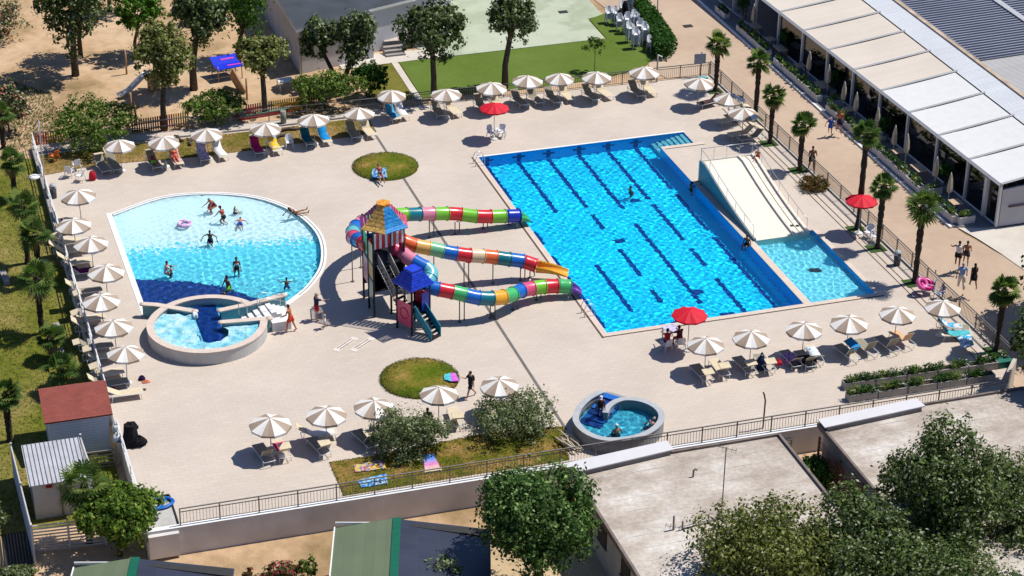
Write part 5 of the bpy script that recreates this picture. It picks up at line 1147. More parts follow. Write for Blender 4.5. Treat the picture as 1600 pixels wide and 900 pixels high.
# each row: apex in the photograph, what singles it out, loungers (dx, dy, heading, fabric, back angle, shade, what lies on it)
UMB = [
 ((123, 297), 'farthest along the left railing beside the grey litter bin', [(-.9, -1.25, 180, 'c', 30, 0, 'green')]),
 ((115, 341), 'second from the far end of the left railing', [(-.45, .75, 180, 'c', 35, 1, None), (-.5, -.45, 180, 'c', 40, 2, None)]),
 ((142, 371.5), 'third from the far end of the left railing', [(-.85, .85, 180, 'c', 40, 2, None), (-.6, -.5, 180, 'k', 45, 1, 'purple')]),
 ((163.5, 414), 'in the middle of the left railing row', [(-1.15, .75, 180, 'k', 45, 2, None), (-1.1, -.45, 180, 'c', 40, 1, None)]),
 ((157, 459), 'third from the near end of the left railing', [(-.75, .75, 180, 'c', 35, 1, None), (-.7, -.4, 180, 'k', 45, 2, None)]),
 ((178.5, 501), 'second from the near end of the left railing', [(-1.05, .75, 180, 'k', 40, 3, None), (-1.0, -.4, 180, 'c', 40, 1, None)]),
 ((194.4, 543), 'nearest to the red roofed hut', [(-1.0, .8, 180, 'c', 40, 1, None), (-.95, -.35, 180, 'k', 35, 2, None), (-.35, -1.6, 180, 'c', 30, 2, None)]),
 ((186.7, 219), 'at the far left corner beside the white chairs', [(-.45, .5, 98, 'k', 45, 2, None), (-1.2, .45, 98, 'k', 45, 1, None)]),
 ((256, 212.5), 'in front of the dry lawn strip with the child in green below', [(-.75, .25, 95, 'k', 45, 1, None), (.75, .35, 95, 'c', 45, 1, 'candy')]),
 ((323, 200.5), 'left of the green bush with yellow spots', [(-.35, .1, 92, 'k', 45, 1, 'lilac'), (.8, .2, 96, 'c', 45, 1, 'white')]),
 ((414, 191), 'above the magenta towel lounger', [(-.6, .25, 95, 'k', 50, 1, 'magenta'), (.6, .2, 92, 'c', 45, 1, 'yellow')]),
 ((490, 178), 'between the teal and the blue towel loungers', [(-.45, .25, 92, 'k', 50, 2, 'teal'), (.75, .3, 95, 'c', 45, 2, 'blue')]),
 ((561, 168), 'with the bright green bag hanging below', [(-.4, .3, 95, 'k', 45, 1, None), (.65, .3, 98, 'c', 45, 1, None)]),
 ((611.7, 140), 'above the sky blue and white towel loungers', [(.05, .1, 98, 'c', 50, 0, 'sky'), (.75, .3, 95, 'c', 40, 0, 'white')]),
 ((697.5, 137.5), 'right of the broad tree trunk on the turf', [(-.45, .6, 92, 'k', 45, 1, None), (.6, .55, 98, 'c', 45, 1, None)]),
 ((767.5, 128), 'directly behind the farthest red parasol', [(-.55, .4, 98, 'k', 50, 1, None), (.55, .35, 95, 'c', 45, 1, None)]),
 ((823, 119), 'right of the split dark tree', [(-.45, .35, 98, 'k', 45, 0, None), (.75, .35, 98, 'k', 45, 1, None)]),
 ((875, 115.5), 'left of the thin sapling', [(-.4, .35, 98, 'k', 45, 0, None), (.7, .55, 98, 'c', 45, 1, None)]),
 ((932.5, 111), 'directly below the thin sapling', [(-.3, .3, 98, 'k', 45, 1, None), (.75, .5, 100, 'c', 45, 1, None)]),
 ((1007.5, 105), 'farthest right in the row along the turf', [(-.45, .3, 98, 'k', 45, 1, None), (.5, .5, 98, 'c', 45, 1, None)]),
 ((1092, 121), 'at the far right corner below the signboard', [(.85, -.15, 12, 'k', 40, 0, 'brown')]),
 ((1140.7, 146.7), 'second from the far right corner with a brown lounger beside it', [(.1, -.1, 8, 'c', 40, 1, None), (.9, .5, 8, 'k', 40, 1, None)]),
 ((1162, 168.7), 'nearest to the top of the slide ramp', [(.0, .1, 4, 'c', 40, 1, None), (.35, -.7, 4, 'k', 45, 1, None)]),
 ((1104.7, 527.5), 'right next to the near red parasol', [(-.4, -.5, 272, 'k', 30, 1, None), (.75, -.25, 272, 'c', 35, 1, None)]),
 ((1175, 518), 'second from the near red parasol', [(-.45, -.3, 272, 'k', 35, 1, None), (.75, -.35, 272, 'k', 30, 1, None)]),
 ((1257.5, 504), 'with a dark fringe in the middle of the near right row', [(-.9, -.5, 272, 'k', 40, 0, 'patch'), (-.15, -.75, 272, 'k', 45, 0, 'black'), (.55, -.4, 265, 'c', 30, 0, 'bluewhite')]),
 ((1328, 494), 'above the bright blue towel of the near right row', [(-.35, -.7, 276, 'k', 60, 0, None), (.95, -.45, 276, 'k', 60, 0, None)]),
 ((1402.5, 481), 'above the orange beige lounger', [(-.75, -.6, 278, 'k', 60, 0, None), (.35, -.3, 280, 'o', 60, 0, None)]),
 ((1475, 471), 'nearest to the right corner palm', [(.65, -.6, 165, 'c', 40, 0, 'aqua'), (.9, .25, 155, 'k', 35, 0, 'multi')]),
 ((421, 652), 'leftmost of the near left row', [(-.45, -.35, 276, 'k', 55, 0, None), (.5, -.2, 274, 'c', 40, 1, 'pink')]),
 ((508, 637.5), 'second from the left in the near left row', [(-.25, .6, 178, 'c', 35, 2, 'white'), (-.5, -.55, 285, 'k', 40, 1, None)]),
 ((582.5, 626), 'partly behind the left olive tree', [(-.6, -.55, 285, 'k', 50, 1, None)]),
 ((685, 606), 'overlapping the near round lawn', [(.9, -.1, 262, 'c', 35, 1, None)]),
 ((782, 590), 'behind the right olive tree', [(-1.0, -.75, 278, 'k', 40, 1, None)]),
]
def lab(fn, on, sd, ph):
    for t in ('%s lounger%s %s %s' % (fn, on, sd, ph), '%s lounger%s %s %s' % (fn, on.replace(' under a', ' with'), sd.replace(' the parasol', ' parasol'), ph.replace(' the ', ' ')), '%s lounger %s %s' % (fn, sd.replace(' of the parasol', ' of parasol').replace(' of three at the parasol', ''), ph.replace(' the ', ' '))):
        if len(t.split()) <= 16: return t
    return ' '.join(t.split()[:16])
random.seed(5)
WH = dict(green='dark green', purple='purple striped', candy='red and white striped', lilac='lilac', white='white', magenta='magenta', yellow='yellow print', teal='teal', blue='blue', sky='sky blue', brown='brown', patch='violet print',
          black='black', bluewhite='blue and white', aqua='turquoise', multi='rainbow', pink='pink')
def sidewords(L, i):
    if len(L) == 1: return 'at the parasol'
    hd = L[0][2]
    if len(L) == 3: return ['first of three at the parasol', 'second of three at the parasol', 'third of three at the parasol'][i]
    if 60 < hd < 120 or hd > 240: k = 0; return 'left of the parasol' if L[i][0] == min(l[0] for l in L) else 'right of the parasol'
    return 'on the far side of the parasol' if L[i][1] == max(l[1] for l in L) else 'on the near side of the parasol'
for i, (ap, ph, L) in enumerate(UMB):
    p = G(*ap, 2.23); p.z = 0
    o = put(um1 if ('fringe' in ph or i in (2, 5, 33)) else um0, p, random.uniform(0, 2 * PI), 'beige striped parasol ' + ph, UG, 'parasol')
    o.rotation_euler.x, o.rotation_euler.y = R_(random.uniform(-2.2, 2.2)), R_(random.uniform(-2.2, 2.2)); o.scale = (random.uniform(.96, 1.04),) * 2 + (random.uniform(.97, 1.03),)
    for j, (dx, dy, hd, f, an, fl, tw) in enumerate(L):
        hd += random.uniform(-3, 3); q = p + Vector((dx, dy, 0)); on = (' under a %s towel' % WH[tw]) if tw else ''
        put(lounger_proto(f, an, fl), q, R_(hd - 90), lab(FN[f], on, sidewords(L, j), ph), LG, 'sun lounger')
        if tw: towel(q, R_(hd - 90), an, CL[tw], ' '.join(('%s towel on the lounger %s' % (WH[tw], ph)).split()[:16]), s0=random.uniform(-.85, -.55) if tw != 'black' else -.3, s1=random.uniform(.7, .98), wd=.58 if tw != 'black' else .7, drop={'black': .3, 'brown': .12, 'aqua': .02, 'patch': .25}.get(tw, .0))
rp = []
for ap, lb in (((772.5, 161), 'red parasol over two white chairs near the far pool corner'), ((1078, 483), 'red parasol shading a table on the near side of the main pool'), ((1347, 305), 'red parasol between palms on the right side by the railing')):
    p = G(*ap, 2.65); p.z = 0; rp.append(p); put(red0, p, random.random() * 6, lb, 'red parasols', 'parasol')

# ------------------------------------------------------------------ plastic chairs
m_plw = M('white plastic', (.66, .66, .67), .4, .04, 2); m_plo = M('orange plastic', (.60, .14, .03), .45, .05, 2)
def chair_proto(mat, joined=False):
    root = empty('plastic_chair'); P = []
    b = MB(); b.box((0, 0, .43), (.46, .44, .03)); P.append(('seat', b))
    b = MB(); vs_ = []
    for z, y, wd in ((.45, -.2, .42), (.65, -.25, .46), (.85, -.30, .42), (.90, -.31, .30)):
        vs_ += [(-wd / 2, y + .03, z), (0, y - .02, z), (wd / 2, y + .03, z)]
    n = len(vs_); vs_ += [(x, y - .025, z) for x, y, z in vs_]
    for k in range(3):
        for t in (0, 1): q = k * 3 + t; b.f += [(q, q + 1, q + 4, q + 3), (n + q + 3, n + q + 4, n + q + 1, n + q)]
        b.f += [(k * 3, k * 3 + 3, n + k * 3 + 3, n + k * 3), (k * 3 + 5, k * 3 + 2, n + k * 3 + 2, n + k * 3 + 5)]
    b.f += [(9, 10, n + 10, n + 9), (10, 11, n + 11, n + 10)]; b.v = vs_; b.mi = [0] * len(b.f); b.sm = [False] * len(b.f); P.append(('backrest', b))
    for x in (-.24, .24): b = MB(); b.tube([(x, .2, .43), (x, .2, .62), (x, .1, .66), (x, -.2, .66), (x * .9, -.27, .7)], (.03, .018), 5); P.append(('armrest', b))
    for x in (-.22, .22):
        for y in (-.2, .2): b = MB(); b.tube([(x, y, .43), (x * 1.15, y * 1.2, 0)], [(.035, .02), (.022, .015)], 5); P.append(('leg', b))
    if joined:
        j = MB()
        for _, q in P: j.add(q.v, q.f)
        return j.mesh('stacked_chair', [mat])
    for n_, q in P: q.build(n_, mat, root)
    return root
ch0 = chair_proto(m_plw); cho = chair_proto(m_plo)
CG = 'white plastic chairs'
for (px, py), rz, lb in (((109, 276), -30, 'white chair left of two at the far left corner'), ((120, 266), 10, 'white chair behind the others at the far left corner'), ((126, 283), 60, 'cream white chair in front of the far left corner group'),
    ((452, 231), 175, 'single white chair by the lawn strip between towel loungers'), ((768, 216), 200, 'left white chair under the farthest red parasol'), ((784, 215), 150, 'right white chair under the farthest red parasol'),
    ((1041, 549), 15, 'left white chair at the near red parasol table'), ((1063, 546), -10, 'right white chair at the near red parasol table'), ((1357, 372), 120, 'left white chair behind the right red parasol'), ((1366, 378), 80, 'right white chair behind the right red parasol'),
    ((1453, 458), 60, 'white chair below the pink swim ring by the railing'), ((1467, 468), 100, 'white chair leaning at the railing beside the green board')):
    p = G(px, py); put(ch0, p, R_(rz), lb, CG, 'chair')
put(cho, G(86, 252), R_(30), 'orange plastic chair on the far left lawn corner', None, 'chair')
sm_ = chair_proto(m_plw, True); k = 0
STK = [((951, 36), 5), ((962, 38), 6), ((974, 30), 6), ((984, 20), 9), ((968, 48), 5), ((980, 52), 8), ((992, 46), 7), ((984, 66), 8), ((999, 60), 7), ((1007, 70), 9), ((993, 76), 8), ((1017, 80), 4)]
SW = ['at the far left', 'left of the black covers', 'behind the black covers', 'farthest back by the hedge', 'at the left front', 'in the middle', 'against the hedge middle', 'tall in front centre', 'second against the hedge', 'third against the hedge', 'tallest at the front', 'low and nearest to the hedge end']
for (px, py), n in STK:
    p = G(px, py, -.2); a = R_(random.uniform(150, 210))
    for j in range(n):
        o = bpy.data.objects.new('plastic_chair', sm_); COL.objects.link(o); o.location = p + Vector((0, 0, j * .105)); o.rotation_euler = (0, 0, a + random.uniform(-.04, .04))
        tag(o, '%s white chair in the stack %s' % (['bottom', 'second', 'third', 'fourth', 'fifth', 'sixth', 'seventh', 'eighth', 'ninth'][j], SW[k]), 'chair', 'white plastic chairs stacked on the turf')
    k += 1
for (px, py), h, lb in (((968, 40), 1.3, 'left black cover draped among the white chair stacks'), ((976, 32), 1.6, 'taller black cover beside the hedge among chair stacks')):
    p = G(px, py, -.2); b = MB(); b.lathe([(.30, 0), (.28, h * .5), (.22, h * .85), (.12, h), (.001, h + .03)], 9); tag(b.build('cover', CL['black'], None, p), lb, 'cover')

# ------------------------------------------------------------------ tables, bins, lamp, signs
def table(p, rz, sx, sy, h, mt, label, name='table', ml=None):
    root = empty(name, p, rz, label, 'table'); MB().box((0, 0, h), (sx, sy, .04)).build('tabletop', mt, root)
    for x in (-1, 1):
        for y in (-1, 1): MB().box((x * (sx / 2 - .06), y * (sy / 2 - .06), h / 2), (.06, .06, h - .04)).build('leg', ml or mt, root)
    return root
table(G(1048, 531), .2, .8, .8, .72, CL['lilac'], 'table with a purple cloth under the near red parasol', ml=m_plw)
table(G(779, 213), .3, .5, .5, .5, m_plw, 'low white table between chairs under the farthest red parasol')
def bin_(px, py, label):
    root = empty('litter_bin', G(px, py), 0, label, 'bin'); MB().lathe([(.001, 0), (.2, 0), (.22, .7), (.001, .7)], 14).build('bin_body', M('dark grey plastic', (.06, .065, .07), .5), root)
    o = MB().lathe([(.23, .7), (.24, .78), (.18, .95), (.001, 1.0)], 14).build('lid', M('pale grey lid', (.34, .36, .38), .4), root); MB().box((0, -.21, .8), (.2, .05, .1)).build('slot', m_dark, o)
bin_(84, 309, 'grey litter bin on the left side of the deck'); bin_(1401, 414, 'grey litter bin by the right railing between palms')
root = empty('lamp_post', G(72, 309), 0, 'tall thin lamp post with white disc lamp at the left railing', 'lamp post')
MB().tube([(0, 0, 0), (0, 0, 5.4)], .04, 7).build('pole', m_steel, root); b = MB(); b.tube([(0, 0, 1.5), (-.4, .0, 1.55)], .03, 5); b.lathe([(.001, 1.5), (.36, 1.52), (.38, 1.58), (.2, 1.66), (.001, 1.68)], 16, (-.62, 0, 0)); b.build('lamp_head', m_white, root)
root = empty('signboard', G(1094, 120, 0), R_(-10), 'white blank signboard on a brown post at the far railing corner', 'sign'); MB().tube([(0, 0, 0), (.03, 0, 1.9)], .06, 8).build('post', m_metal, root); MB().box((-.1, -.07, 1.45), (.85, .03, .75)).build('board', M('faded sign board', (.30, .32, .36), .5), root)
b = MB(); b.box((0, 0, .45), (.55, .45, .7)); b.box((0, 0, .83), (.6, .5, .06)); tag(b.build('cool_box', M('sea green box', (.13, .33, .34), .5), None, G(1097, 138), .2), 'sea green box at the foot of the signboard', 'box')
root = empty('shower_post', G(1026, 128), 0, 'bent beige shower post at the far railing', 'post'); MB().tube([(0, 0, 0), (0, 0, 2.1)], .06, 7).build('post', M('beige post', (.30, .26, .2), .7), root); MB().tube([(0, 0, 2.1), (.35, .0, 1.9)], .045, 6).build('arm', m_white, root)
root = empty('lamp_post', G(1026, 42, -.2), 0, 'thin grey lamp pole behind the clipped hedge', 'lamp post'); MB().tube([(0, 0, 0), (0, 0, 5)], .05, 7).build('pole', m_steel, root); MB().box((.2, 0, 5), (.6, .18, .08)).build('lamp_head', m_steel, root)
b = MB(); b.tube([(0, 0, 0), (.02, 0, 1.7), (-.06, .05, 2.1), (-.12, .06, 2.2)], .045, 7); tag(b.build('broken_post', M('rusty post', (.13, .075, .045), .9, .3), None, G(1192, 669)), 'bent rusty post standing at the near railing', 'post')
b = MB(); b.tube([(0, 0, 0), (0, 0, 2.6)], .03, 6); tag(b.build('flag_pole', m_steel, None, G(1370, 388)), 'thin bare pole beside the right red parasol', 'pole')
def ladder(p, ang, label):
    root = empty('pool_ladder', p, ang, label, 'ladder')
    for x in (-.27, .27): MB().tube([(x, -.45, 0), (x, -.45, .55), (x, -.32, .78), (x, 0, .8), (x, .18, .6), (x, .2, -.6)], .022, 6).build('handrail', m_steel, root)
    b = MB()
    for z in (-.2, -.42): b.box((0, .2, z), (.54, .08, .03))
    b.build('treads', m_steel, root)
ladder((39.0, 124.9, 0), R_(-90), 'steel ladder at the far left corner of the main pool'); ladder((39.0, 103.4, 0), R_(-90), 'steel ladder at the near left corner of the main pool')
# planters at the near right corner, two rows of troughs
m_tr = M('grey concrete trough', (.30, .285, .265), .9, .14, 3)
def trough(a, c, z, h, wd, label, mat, name='planter', soil=True, group=None):
    a, c = Vector((a[0], a[1], z)), Vector((c[0], c[1], z)); d = c - a; root = empty(name, (a + c) / 2, math.atan2(d.y, d.x), label, 'planter', group); L = d.length
    b = MB()
    for s in (-1, 1): b.box((0, s * (wd / 2 - .03), h / 2), (L, .06, h)); b.box((s * (L / 2 - .03), 0, h / 2), (.06, wd - .12, h))
    b.build('trough', mat, root); MB().box((0, 0, h * .42), (L - .12, wd - .12, h * .82)).build('soil', M('dark soil', (.05, .035, .025), 1), root); return root
def shrub(p, r, n, label, kind='bush', size=.07, group=None, w=(4, 4, 2), name='shrub'):
    root = empty(name, p, 0, label, 'shrub', group); C = cloud([((0, 0, r[2] * .7), r)], n, 14, .24, .3); C = C[C[:, 2] > -.02]; leaves('foliage', C, RNG.uniform(.6, 1.3, len(C)) * size, LEAF[kind], w, root); return root
pw = ['upper', 'lower']
for r_, (A, C, n) in enumerate((((1316, 607), (1557, 573), 5), ((1322, 626), (1552, 592), 5))):
    a, c = G(*A), G(*C)
    for i in range(n):
        q0, q1 = a.lerp(c, i / n + .004), a.lerp(c, (i + 1) / n - .004); trough(q0, q1, 0, .42, .5, 'long grey trough, %s from the left in the %s row at the near right corner' % (NTH[i], pw[r_]), m_tr)
    k = 0
    for t in ((.06, .115, .17, .24, .32, .42, .47, .55, .61, .72, .76, .88) if r_ == 0 else (.05, .11, .17, .28, .33, .43, .48, .62, .67, .73, .84, .9)):
        p = a.lerp(c, t); p.z = .3; shrub(p, (.42, .27, .30), 420, 'low clipped shrub, %s from the left in the %s trough row' % (NTH[k], pw[r_]), 'hedge' if k % 3 else 'bush', .045, 'shrubs in the grey troughs', w=(4, 5, 3)); k += 1
b = MB(); b.box((0, 0, .2), (.9, .6, .4)); tag(b.build('crate', M('green crate', (.02, .14, .10), .5), None, G(1567, 571)), 'green crate at the near right deck corner', 'crate')
for i, (px, py) in enumerate(((1558, 568), (1540, 570))): shrub(G(px, py), (.55, .4, .4), 420, ['wide low shrub around the corner palm foot', 'smaller low shrub left of the corner palm'][i], 'hedge', .06)
b = MB(); b.box((0, 0, .02), (1.3, 1.5, .03)); struct(b.build('grass_mat', m_turf, None, G(1565, 612, -1.0) + Vector((0, 0, .0))))
# terrace in front of the restaurant
m_trw = M('white trough', (.50, .50, .505), .6, .06, 3); PY = [(108.2, 109.9), (110.0, 111.3), (112.7, 114.6), (114.7, 116.6), (116.7, 118.6), (118.7, 120.2), (121.2, 123.0), (123.1, 124.9), (125.0, 126.8), (128.3, 130.1), (130.2, 132.0), (132.1, 133.9), (134.0, 135.8), (137.2, 139.0), (139.1, 140.9), (141.0, 142.8), (145.2, 147.0)]
for i, (y0, y1) in enumerate(PY):
    trough((65.25, y0), (65.2, y1), FZ, .5, .45, 'white planter trough along the road, %s from the near end' % NTH[i], m_trw, 'planter', group='white planters along the road')
    for j in (0, 1, 2): shrub((65.22, lerp(y0 + .3, y1 - .3, j / 2), FZ + .38), (.26, .36, .30), 150, '%s shrub of the white planter that is %s from the near end' % (['near', 'middle', 'far'][j], NTH[i]), 'hedge' if (i + j) % 3 else 'bush', .065, 'shrubs in the white planters', w=(4, 4, 2))
for i, (a, c) in enumerate((((65.35, 108.05), (66.5, 108.15)), ((65.5, 112.4), (66.5, 112.5)), ((65.5, 127.4), (66.5, 127.5)))):
    trough(a, c, FZ, .5, .45, ['white planter trough closing the near end of the terrace', 'short white cross trough in the near half of the terrace', 'short white cross trough in the far half of the terrace'][i], m_trw)
    shrub(((a[0] + c[0]) / 2, (a[1] + c[1]) / 2, FZ + .38), (.55, .24, .28), 260, ['shrub in the trough at the near end of the terrace', 'shrub in the near cross trough', 'shrub in the far cross trough'][i], 'bush', .065)
m_cp = M('folded beige canvas', (.42, .375, .29), .8, .12, 6)
cu = empty('closed_parasol'); MB().lathe([(.001, 0), (.26, 0), (.26, .06), (.05, .1)], 12).build('base', m_base, cu); MB().tube([(0, 0, .05), (0, 0, 2.45)], .024, 6).build('pole', m_white, cu)
b = MB(); pr = [(.05, 1.0), (.16, 1.15), (.17, 1.35), (.13, 1.9), (.06, 2.3), (.001, 2.42)]
b.lathe([(r * (1.0), z) for r, z in pr], 10); b.v = [(x * (1 + .22 * ((i % 10) % 2)), y * (1 + .22 * ((i % 10) % 2)), z) for i, (x, y, z) in enumerate(b.v)]; b.sm = [False] * len(b.f); b.build('canopy', m_cp, cu)
for i, ap in enumerate([(1478, 271), (1465, 245), (1419, 209), (1389, 197), (1373, 168), (1338, 144), (1307, 129), (1296, 101), (1264, 81), (1160, 8)]):
    p = G(*ap, 2.35); p.x = min(max(p.x, 65.9), 66.7); p.z = FZ; put(cu, p, i * .7, 'folded beige parasol on the restaurant terrace, %s from the near end' % NTH[i], 'folded parasols on the terrace', 'parasol')
m_tw = M('pale table wood', (.46, .33, .21), .6, .1, 6)
for i, (px, py) in enumerate([(1487, 316), (1436, 262), (1402, 236), (1352, 195), (1320, 171), (1276, 133), (1240, 103), (1208, 76), (1191, 62), (1180, 40)]):
    p = G(px, py, .65); p.x = min(max(p.x, 66.0), 66.75); p.z = FZ; table(p, R_(90), 1.25 if i % 2 else .8, .72, .74, m_tw, 'pale wooden table on the terrace, %s from the near end' % NTH[i], ml=M('table leg wood', (.2, .13, .08), .7))
for i, (px, py) in enumerate([(1491, 268), (1384, 193), (1304, 122), (1229, 60), (1158, 8)]):
    p = G(px, py, 1.2); p.x = min(max(p.x, 66.3), 66.85); p.z = FZ; root = empty('topiary', p, 0, 'clipped ball topiary before the glass front, %s from the near end' % NTH[i], 'topiary', 'ball topiaries')
    MB().lathe([(.001, 0), (.24, 0), (.3, .45), (.001, .43)], 12).build('pot', m_conc, root); MB().tube([(0, 0, .4), (0, 0, .9)], .05, 6).build('trunk', m_bark, root)
    C = cloud([((0, 0, 1.3), (.55, .55, .55))], 1300, 12, .12, .5); leaves('crown', C, RNG.uniform(.6, 1.3, len(C)) * .06, LEAF['hedge'], (3, 4, 3), root)
for i in range(14):
    x, y = 69.2 + (i % 2) * 2.0, 108.5 + (i // 2) * 3.7; p = Vector((x, y, FZ)); table(p, R_(90), 1.2, .8, .74, M('indoor table top', (.42, .38, .33), .6), 'laid table inside the glass hall, row %s from the near end, %s side' % (NTH[i // 2], 'road' if i % 2 == 0 else 'rear'))
# pool toys, bags and loose things
def ring(p, R, r, mat, label, tilt=0):
    b = MB(); b.tube([(R * math.cos(a * PI / 10), R * math.sin(a * PI / 10), 0) for a in range(20)], r, 8, closed=True); o = b.build('swim_ring', mat, None, p); o.rotation_euler = (tilt, 0, .4); return tag(o, label, 'swim ring')
m_pkp = M('pink vinyl', (.58, .10, .30), .3, .2, 6); m_mg = M('magenta vinyl', (.45, .01, .16), .3, .2, 6)
ring(G(288, 351, 0) + Vector((0, 0, .05)), .34, .13, cloth('lilac vinyl', [(.6, .3, .55), (.62, .5, .62), (.5, .15, .45)], 3), 'pink swim ring floating in the lagoon pool')
ring(G(1448, 444, .6), .36, .15, m_mg, 'magenta swim ring lying on the white chairs by the railing', .4); ring(G(1441, 443, .75), .3, .13, m_pkp, 'pink swim ring in front of the magenta one', .8)
def bag(p, s, mat, label, name='bag'):
    b = MB(); b.ell((0, 0, s[2] * .5), (s[0] / 2, s[1] / 2, s[2] * .55), n=10, k=6); b.tube([(-s[0] * .2, 0, s[2] * .9), (0, 0, s[2] * 1.35), (s[0] * .2, 0, s[2] * .9)], .018, 5); f_ = lambda v, h: math.copysign(abs(v / h) ** .55, v) * h
    b.v = [(f_(x, s[0] / 2) * (1.1 - .35 * max(z, 0) / s[2]) + random.uniform(-.02, .02), f_(y, s[1] / 2) + random.uniform(-.02, .02), max(z, 0)) for x, y, z in b.v]; return tag(b.build(name, mat, None, p), label, name)
bag(G(145, 281), (.5, .4, .6), CL['red'], 'red backpack in front of the far left khaki loungers', 'backpack')
bag(G(1189, 577) + Vector((0, 0, .0)), (.55, .45, .8), cloth('navy bag', [(.01, .015, .06), (.012, .02, .08)]), 'navy bag standing between loungers of the near right row'); bag(G(440, 716), (.4, .3, .3), CL['white'], 'white bag on the paving by the leftmost near parasol')
bag(G(1216, 575) + Vector((0, 0, .2)), (.4, .3, .3), CL['red'], 'red bag beside the navy bag'); bag(G(563, 190, 1.1), (.5, .3, .4), cloth('lime bag', [(.3, .5, .1), (.4, .6, .2)]), 'lime green bag hanging at a parasol pole')
bag(G(222, 593), (.4, .35, .2), cloth('dark purple cloth', [(.02, .01, .04), (.03, .015, .05)]), 'dark purple bag near the hut on the deck'); bag(G(228, 598, .4), (.5, .3, .12), CL['salmon'], 'salmon cloth on the nearest left lounger', 'towel')
bag(G(173, 613), (.3, .25, .3), CL['blue'], 'small blue bag at the hut corner'); bag(G(176, 608), (.22, .2, .25), CL['red'], 'small red bag at the hut corner')
b = MB(); b.lathe([(.5, 0), (.48, .3), (.36, .8), (.28, 1.15), (.001, 1.25)], 9); b.ell((.35, -.3, .25), (.4, .3, .3)); b.ell((.1, .25, .8), (.35, .25, .35))
b.v = [(x + random.uniform(-.08, .08), y + random.uniform(-.08, .08), max(0, z + random.uniform(-.08, .08))) for x, y, z in b.v]; b.sm = [False] * len(b.f); tag(b.build('covered_bundle', CL['black'], None, G(205, 693)), 'black covered bundle standing on the deck near the hut', 'bundle')
bag(G(182, 676), (.45, .4, .5), CL['white'], 'white plastic bag hanging at the railing by the hut'); bag(G(183, 690), (.5, .4, .4), CL['bluewhite'], 'blue net bag at the railing by the hut')
def flat(poly, z, mat, label, name='towel'):
    c = sum((Vector(p) for p in poly), Vector((0, 0))) / len(poly); b = MB(); k = 7; A, B_, C_, D_ = [Vector(p) - c for p in poly]
    for j in range(k + 1):
        for i in range(k + 1): q = A.lerp(B_, i / k).lerp(D_.lerp(C_, i / k), j / k); b.v.append((q.x + random.uniform(-.02, .02), q.y + random.uniform(-.02, .02), .03 + random.uniform(0, .035)))
    n = len(b.v); b.v += [(x, y, .0) for x, y, z_ in b.v]
    for j in range(k):
        for i in range(k): q = j * (k + 1) + i; b.f += [(q, q + 1, q + k + 2, q + k + 1), (n + q + k + 1, n + q + k + 2, n + q + 1, n + q)]
    b.mi = [0] * len(b.f); b.sm = [True] * len(b.f); o = b.build(name, mat, None, (c.x, c.y, z)); return tag(o, label, name)
flat([G2(555, 740), G2(604, 734), G2(596, 720), G2(553, 729)], .04, CL['floral'], 'colourful floral blanket on the near lawn strip', 'blanket'); flat([G2(566, 764), G2(606, 757), G2(604, 742), G2(558, 753)], .04, CL['ocean'], 'blue patterned blanket beside the near railing', 'blanket')
flat([G2(664, 740), G2(690, 736), G2(677, 711), G2(661, 713)], .04, CL['sunset'], 'striped pink and blue beach towel on the near lawn strip'); flat([G2(694, 598), G2(705, 601), G2(704, 588), G2(694, 590)], .17, CL['aqua'], 'turquoise towel on the near round lawn'); flat([G2(705, 601), G2(717, 600), G2(712, 588), G2(704, 588)], .17, CL['violet'], 'pink towel beside the turquoise one on the round lawn')
flat([G2(580, 283), G2(605, 281), G2(603, 266), G2(582, 268)], .15, CL['ocean'], 'blue towel on the far round lawn under a sunbather')
flat([G2(1335, 548, .9), G2(1345, 541, .9), G2(1330, 527, .9), G2(1318, 533, .9)], .88, CL['blue'], 'bright blue towel hung between two khaki loungers of the near right row')
flat([G2(1504, 545, .6), G2(1522, 538, .6), G2(1516, 522, .6), G2(1496, 527, .6)], .55, CL['multi'], 'yellow and blue towel at the right corner lounger')
b = MB(); rng = random.Random(4)
for i in range(15):
    a = Vector((rng.uniform(-.5, .2), rng.uniform(-.5, .5), .05 + i * .03)); d = Vector((rng.uniform(.2, .7), rng.uniform(-1.4, -.7), rng.uniform(-.05, .1))); s = Vector((rng.uniform(-.2, .2), rng.uniform(-.1, .1), rng.uniform(0, .15)))
    o = MB(); o.tube([a - d * .5, a + s, a + d * .5], .035, 6); b.add(o.v, o.f, 0, True)
tag(b.build('foam_noodles', M('beige foam', (.50, .42, .30), .8, .1), None, G(892, 695)), 'heap of beige foam tubes beside the small hot tub', 'foam tubes')

# ------------------------------------------------------------------ playground
m_fr, m_fy, m_fb = M('red fence paint', (.5, .04, .04), .6), M('amber fence paint', (.66, .36, .04), .6), M('brown fence paint', (.12, .05, .03), .7)
def picket(a, c, cols, label):
    p, q = GT(*a), GT(*c); d = q - p; L = d.length; root = empty('picket_fence', p, 0, label, 'fence'); n = int(L / .16); ang = math.atan2(d.y, d.x); seg = L / len(cols)
    for si, mt in enumerate(cols):
        b = MB(); i0, i1 = int(n * si / len(cols)), int(n * (si + 1) / len(cols))
        for i in range(i0, i1): r = d * ((i + .5) / n); b.box((r.x, r.y, r.z + .55), (.1, .03, 1.0), ang)
        r = d * ((si + .5) / len(cols))
        for z in (.22, .68): b.box((r.x, r.y, r.z + z), (seg, .05, .07), ang)
        b.build('picket_panel', mt, root)
picket((52, 233), (98, 224), [m_fr, m_fy], 'short red and amber picket fence at the far left corner'); picket((206, 210), (296, 196), [m_fb, m_fb, m_fr, m_fy], 'picket fence with brown, red and amber pales beside the silvery tree'); picket((384, 186), (496, 168), [m_fr, m_fb, m_fy, m_fy, m_fb], 'picket fence with red and amber pales by the boat shaped sand pit')
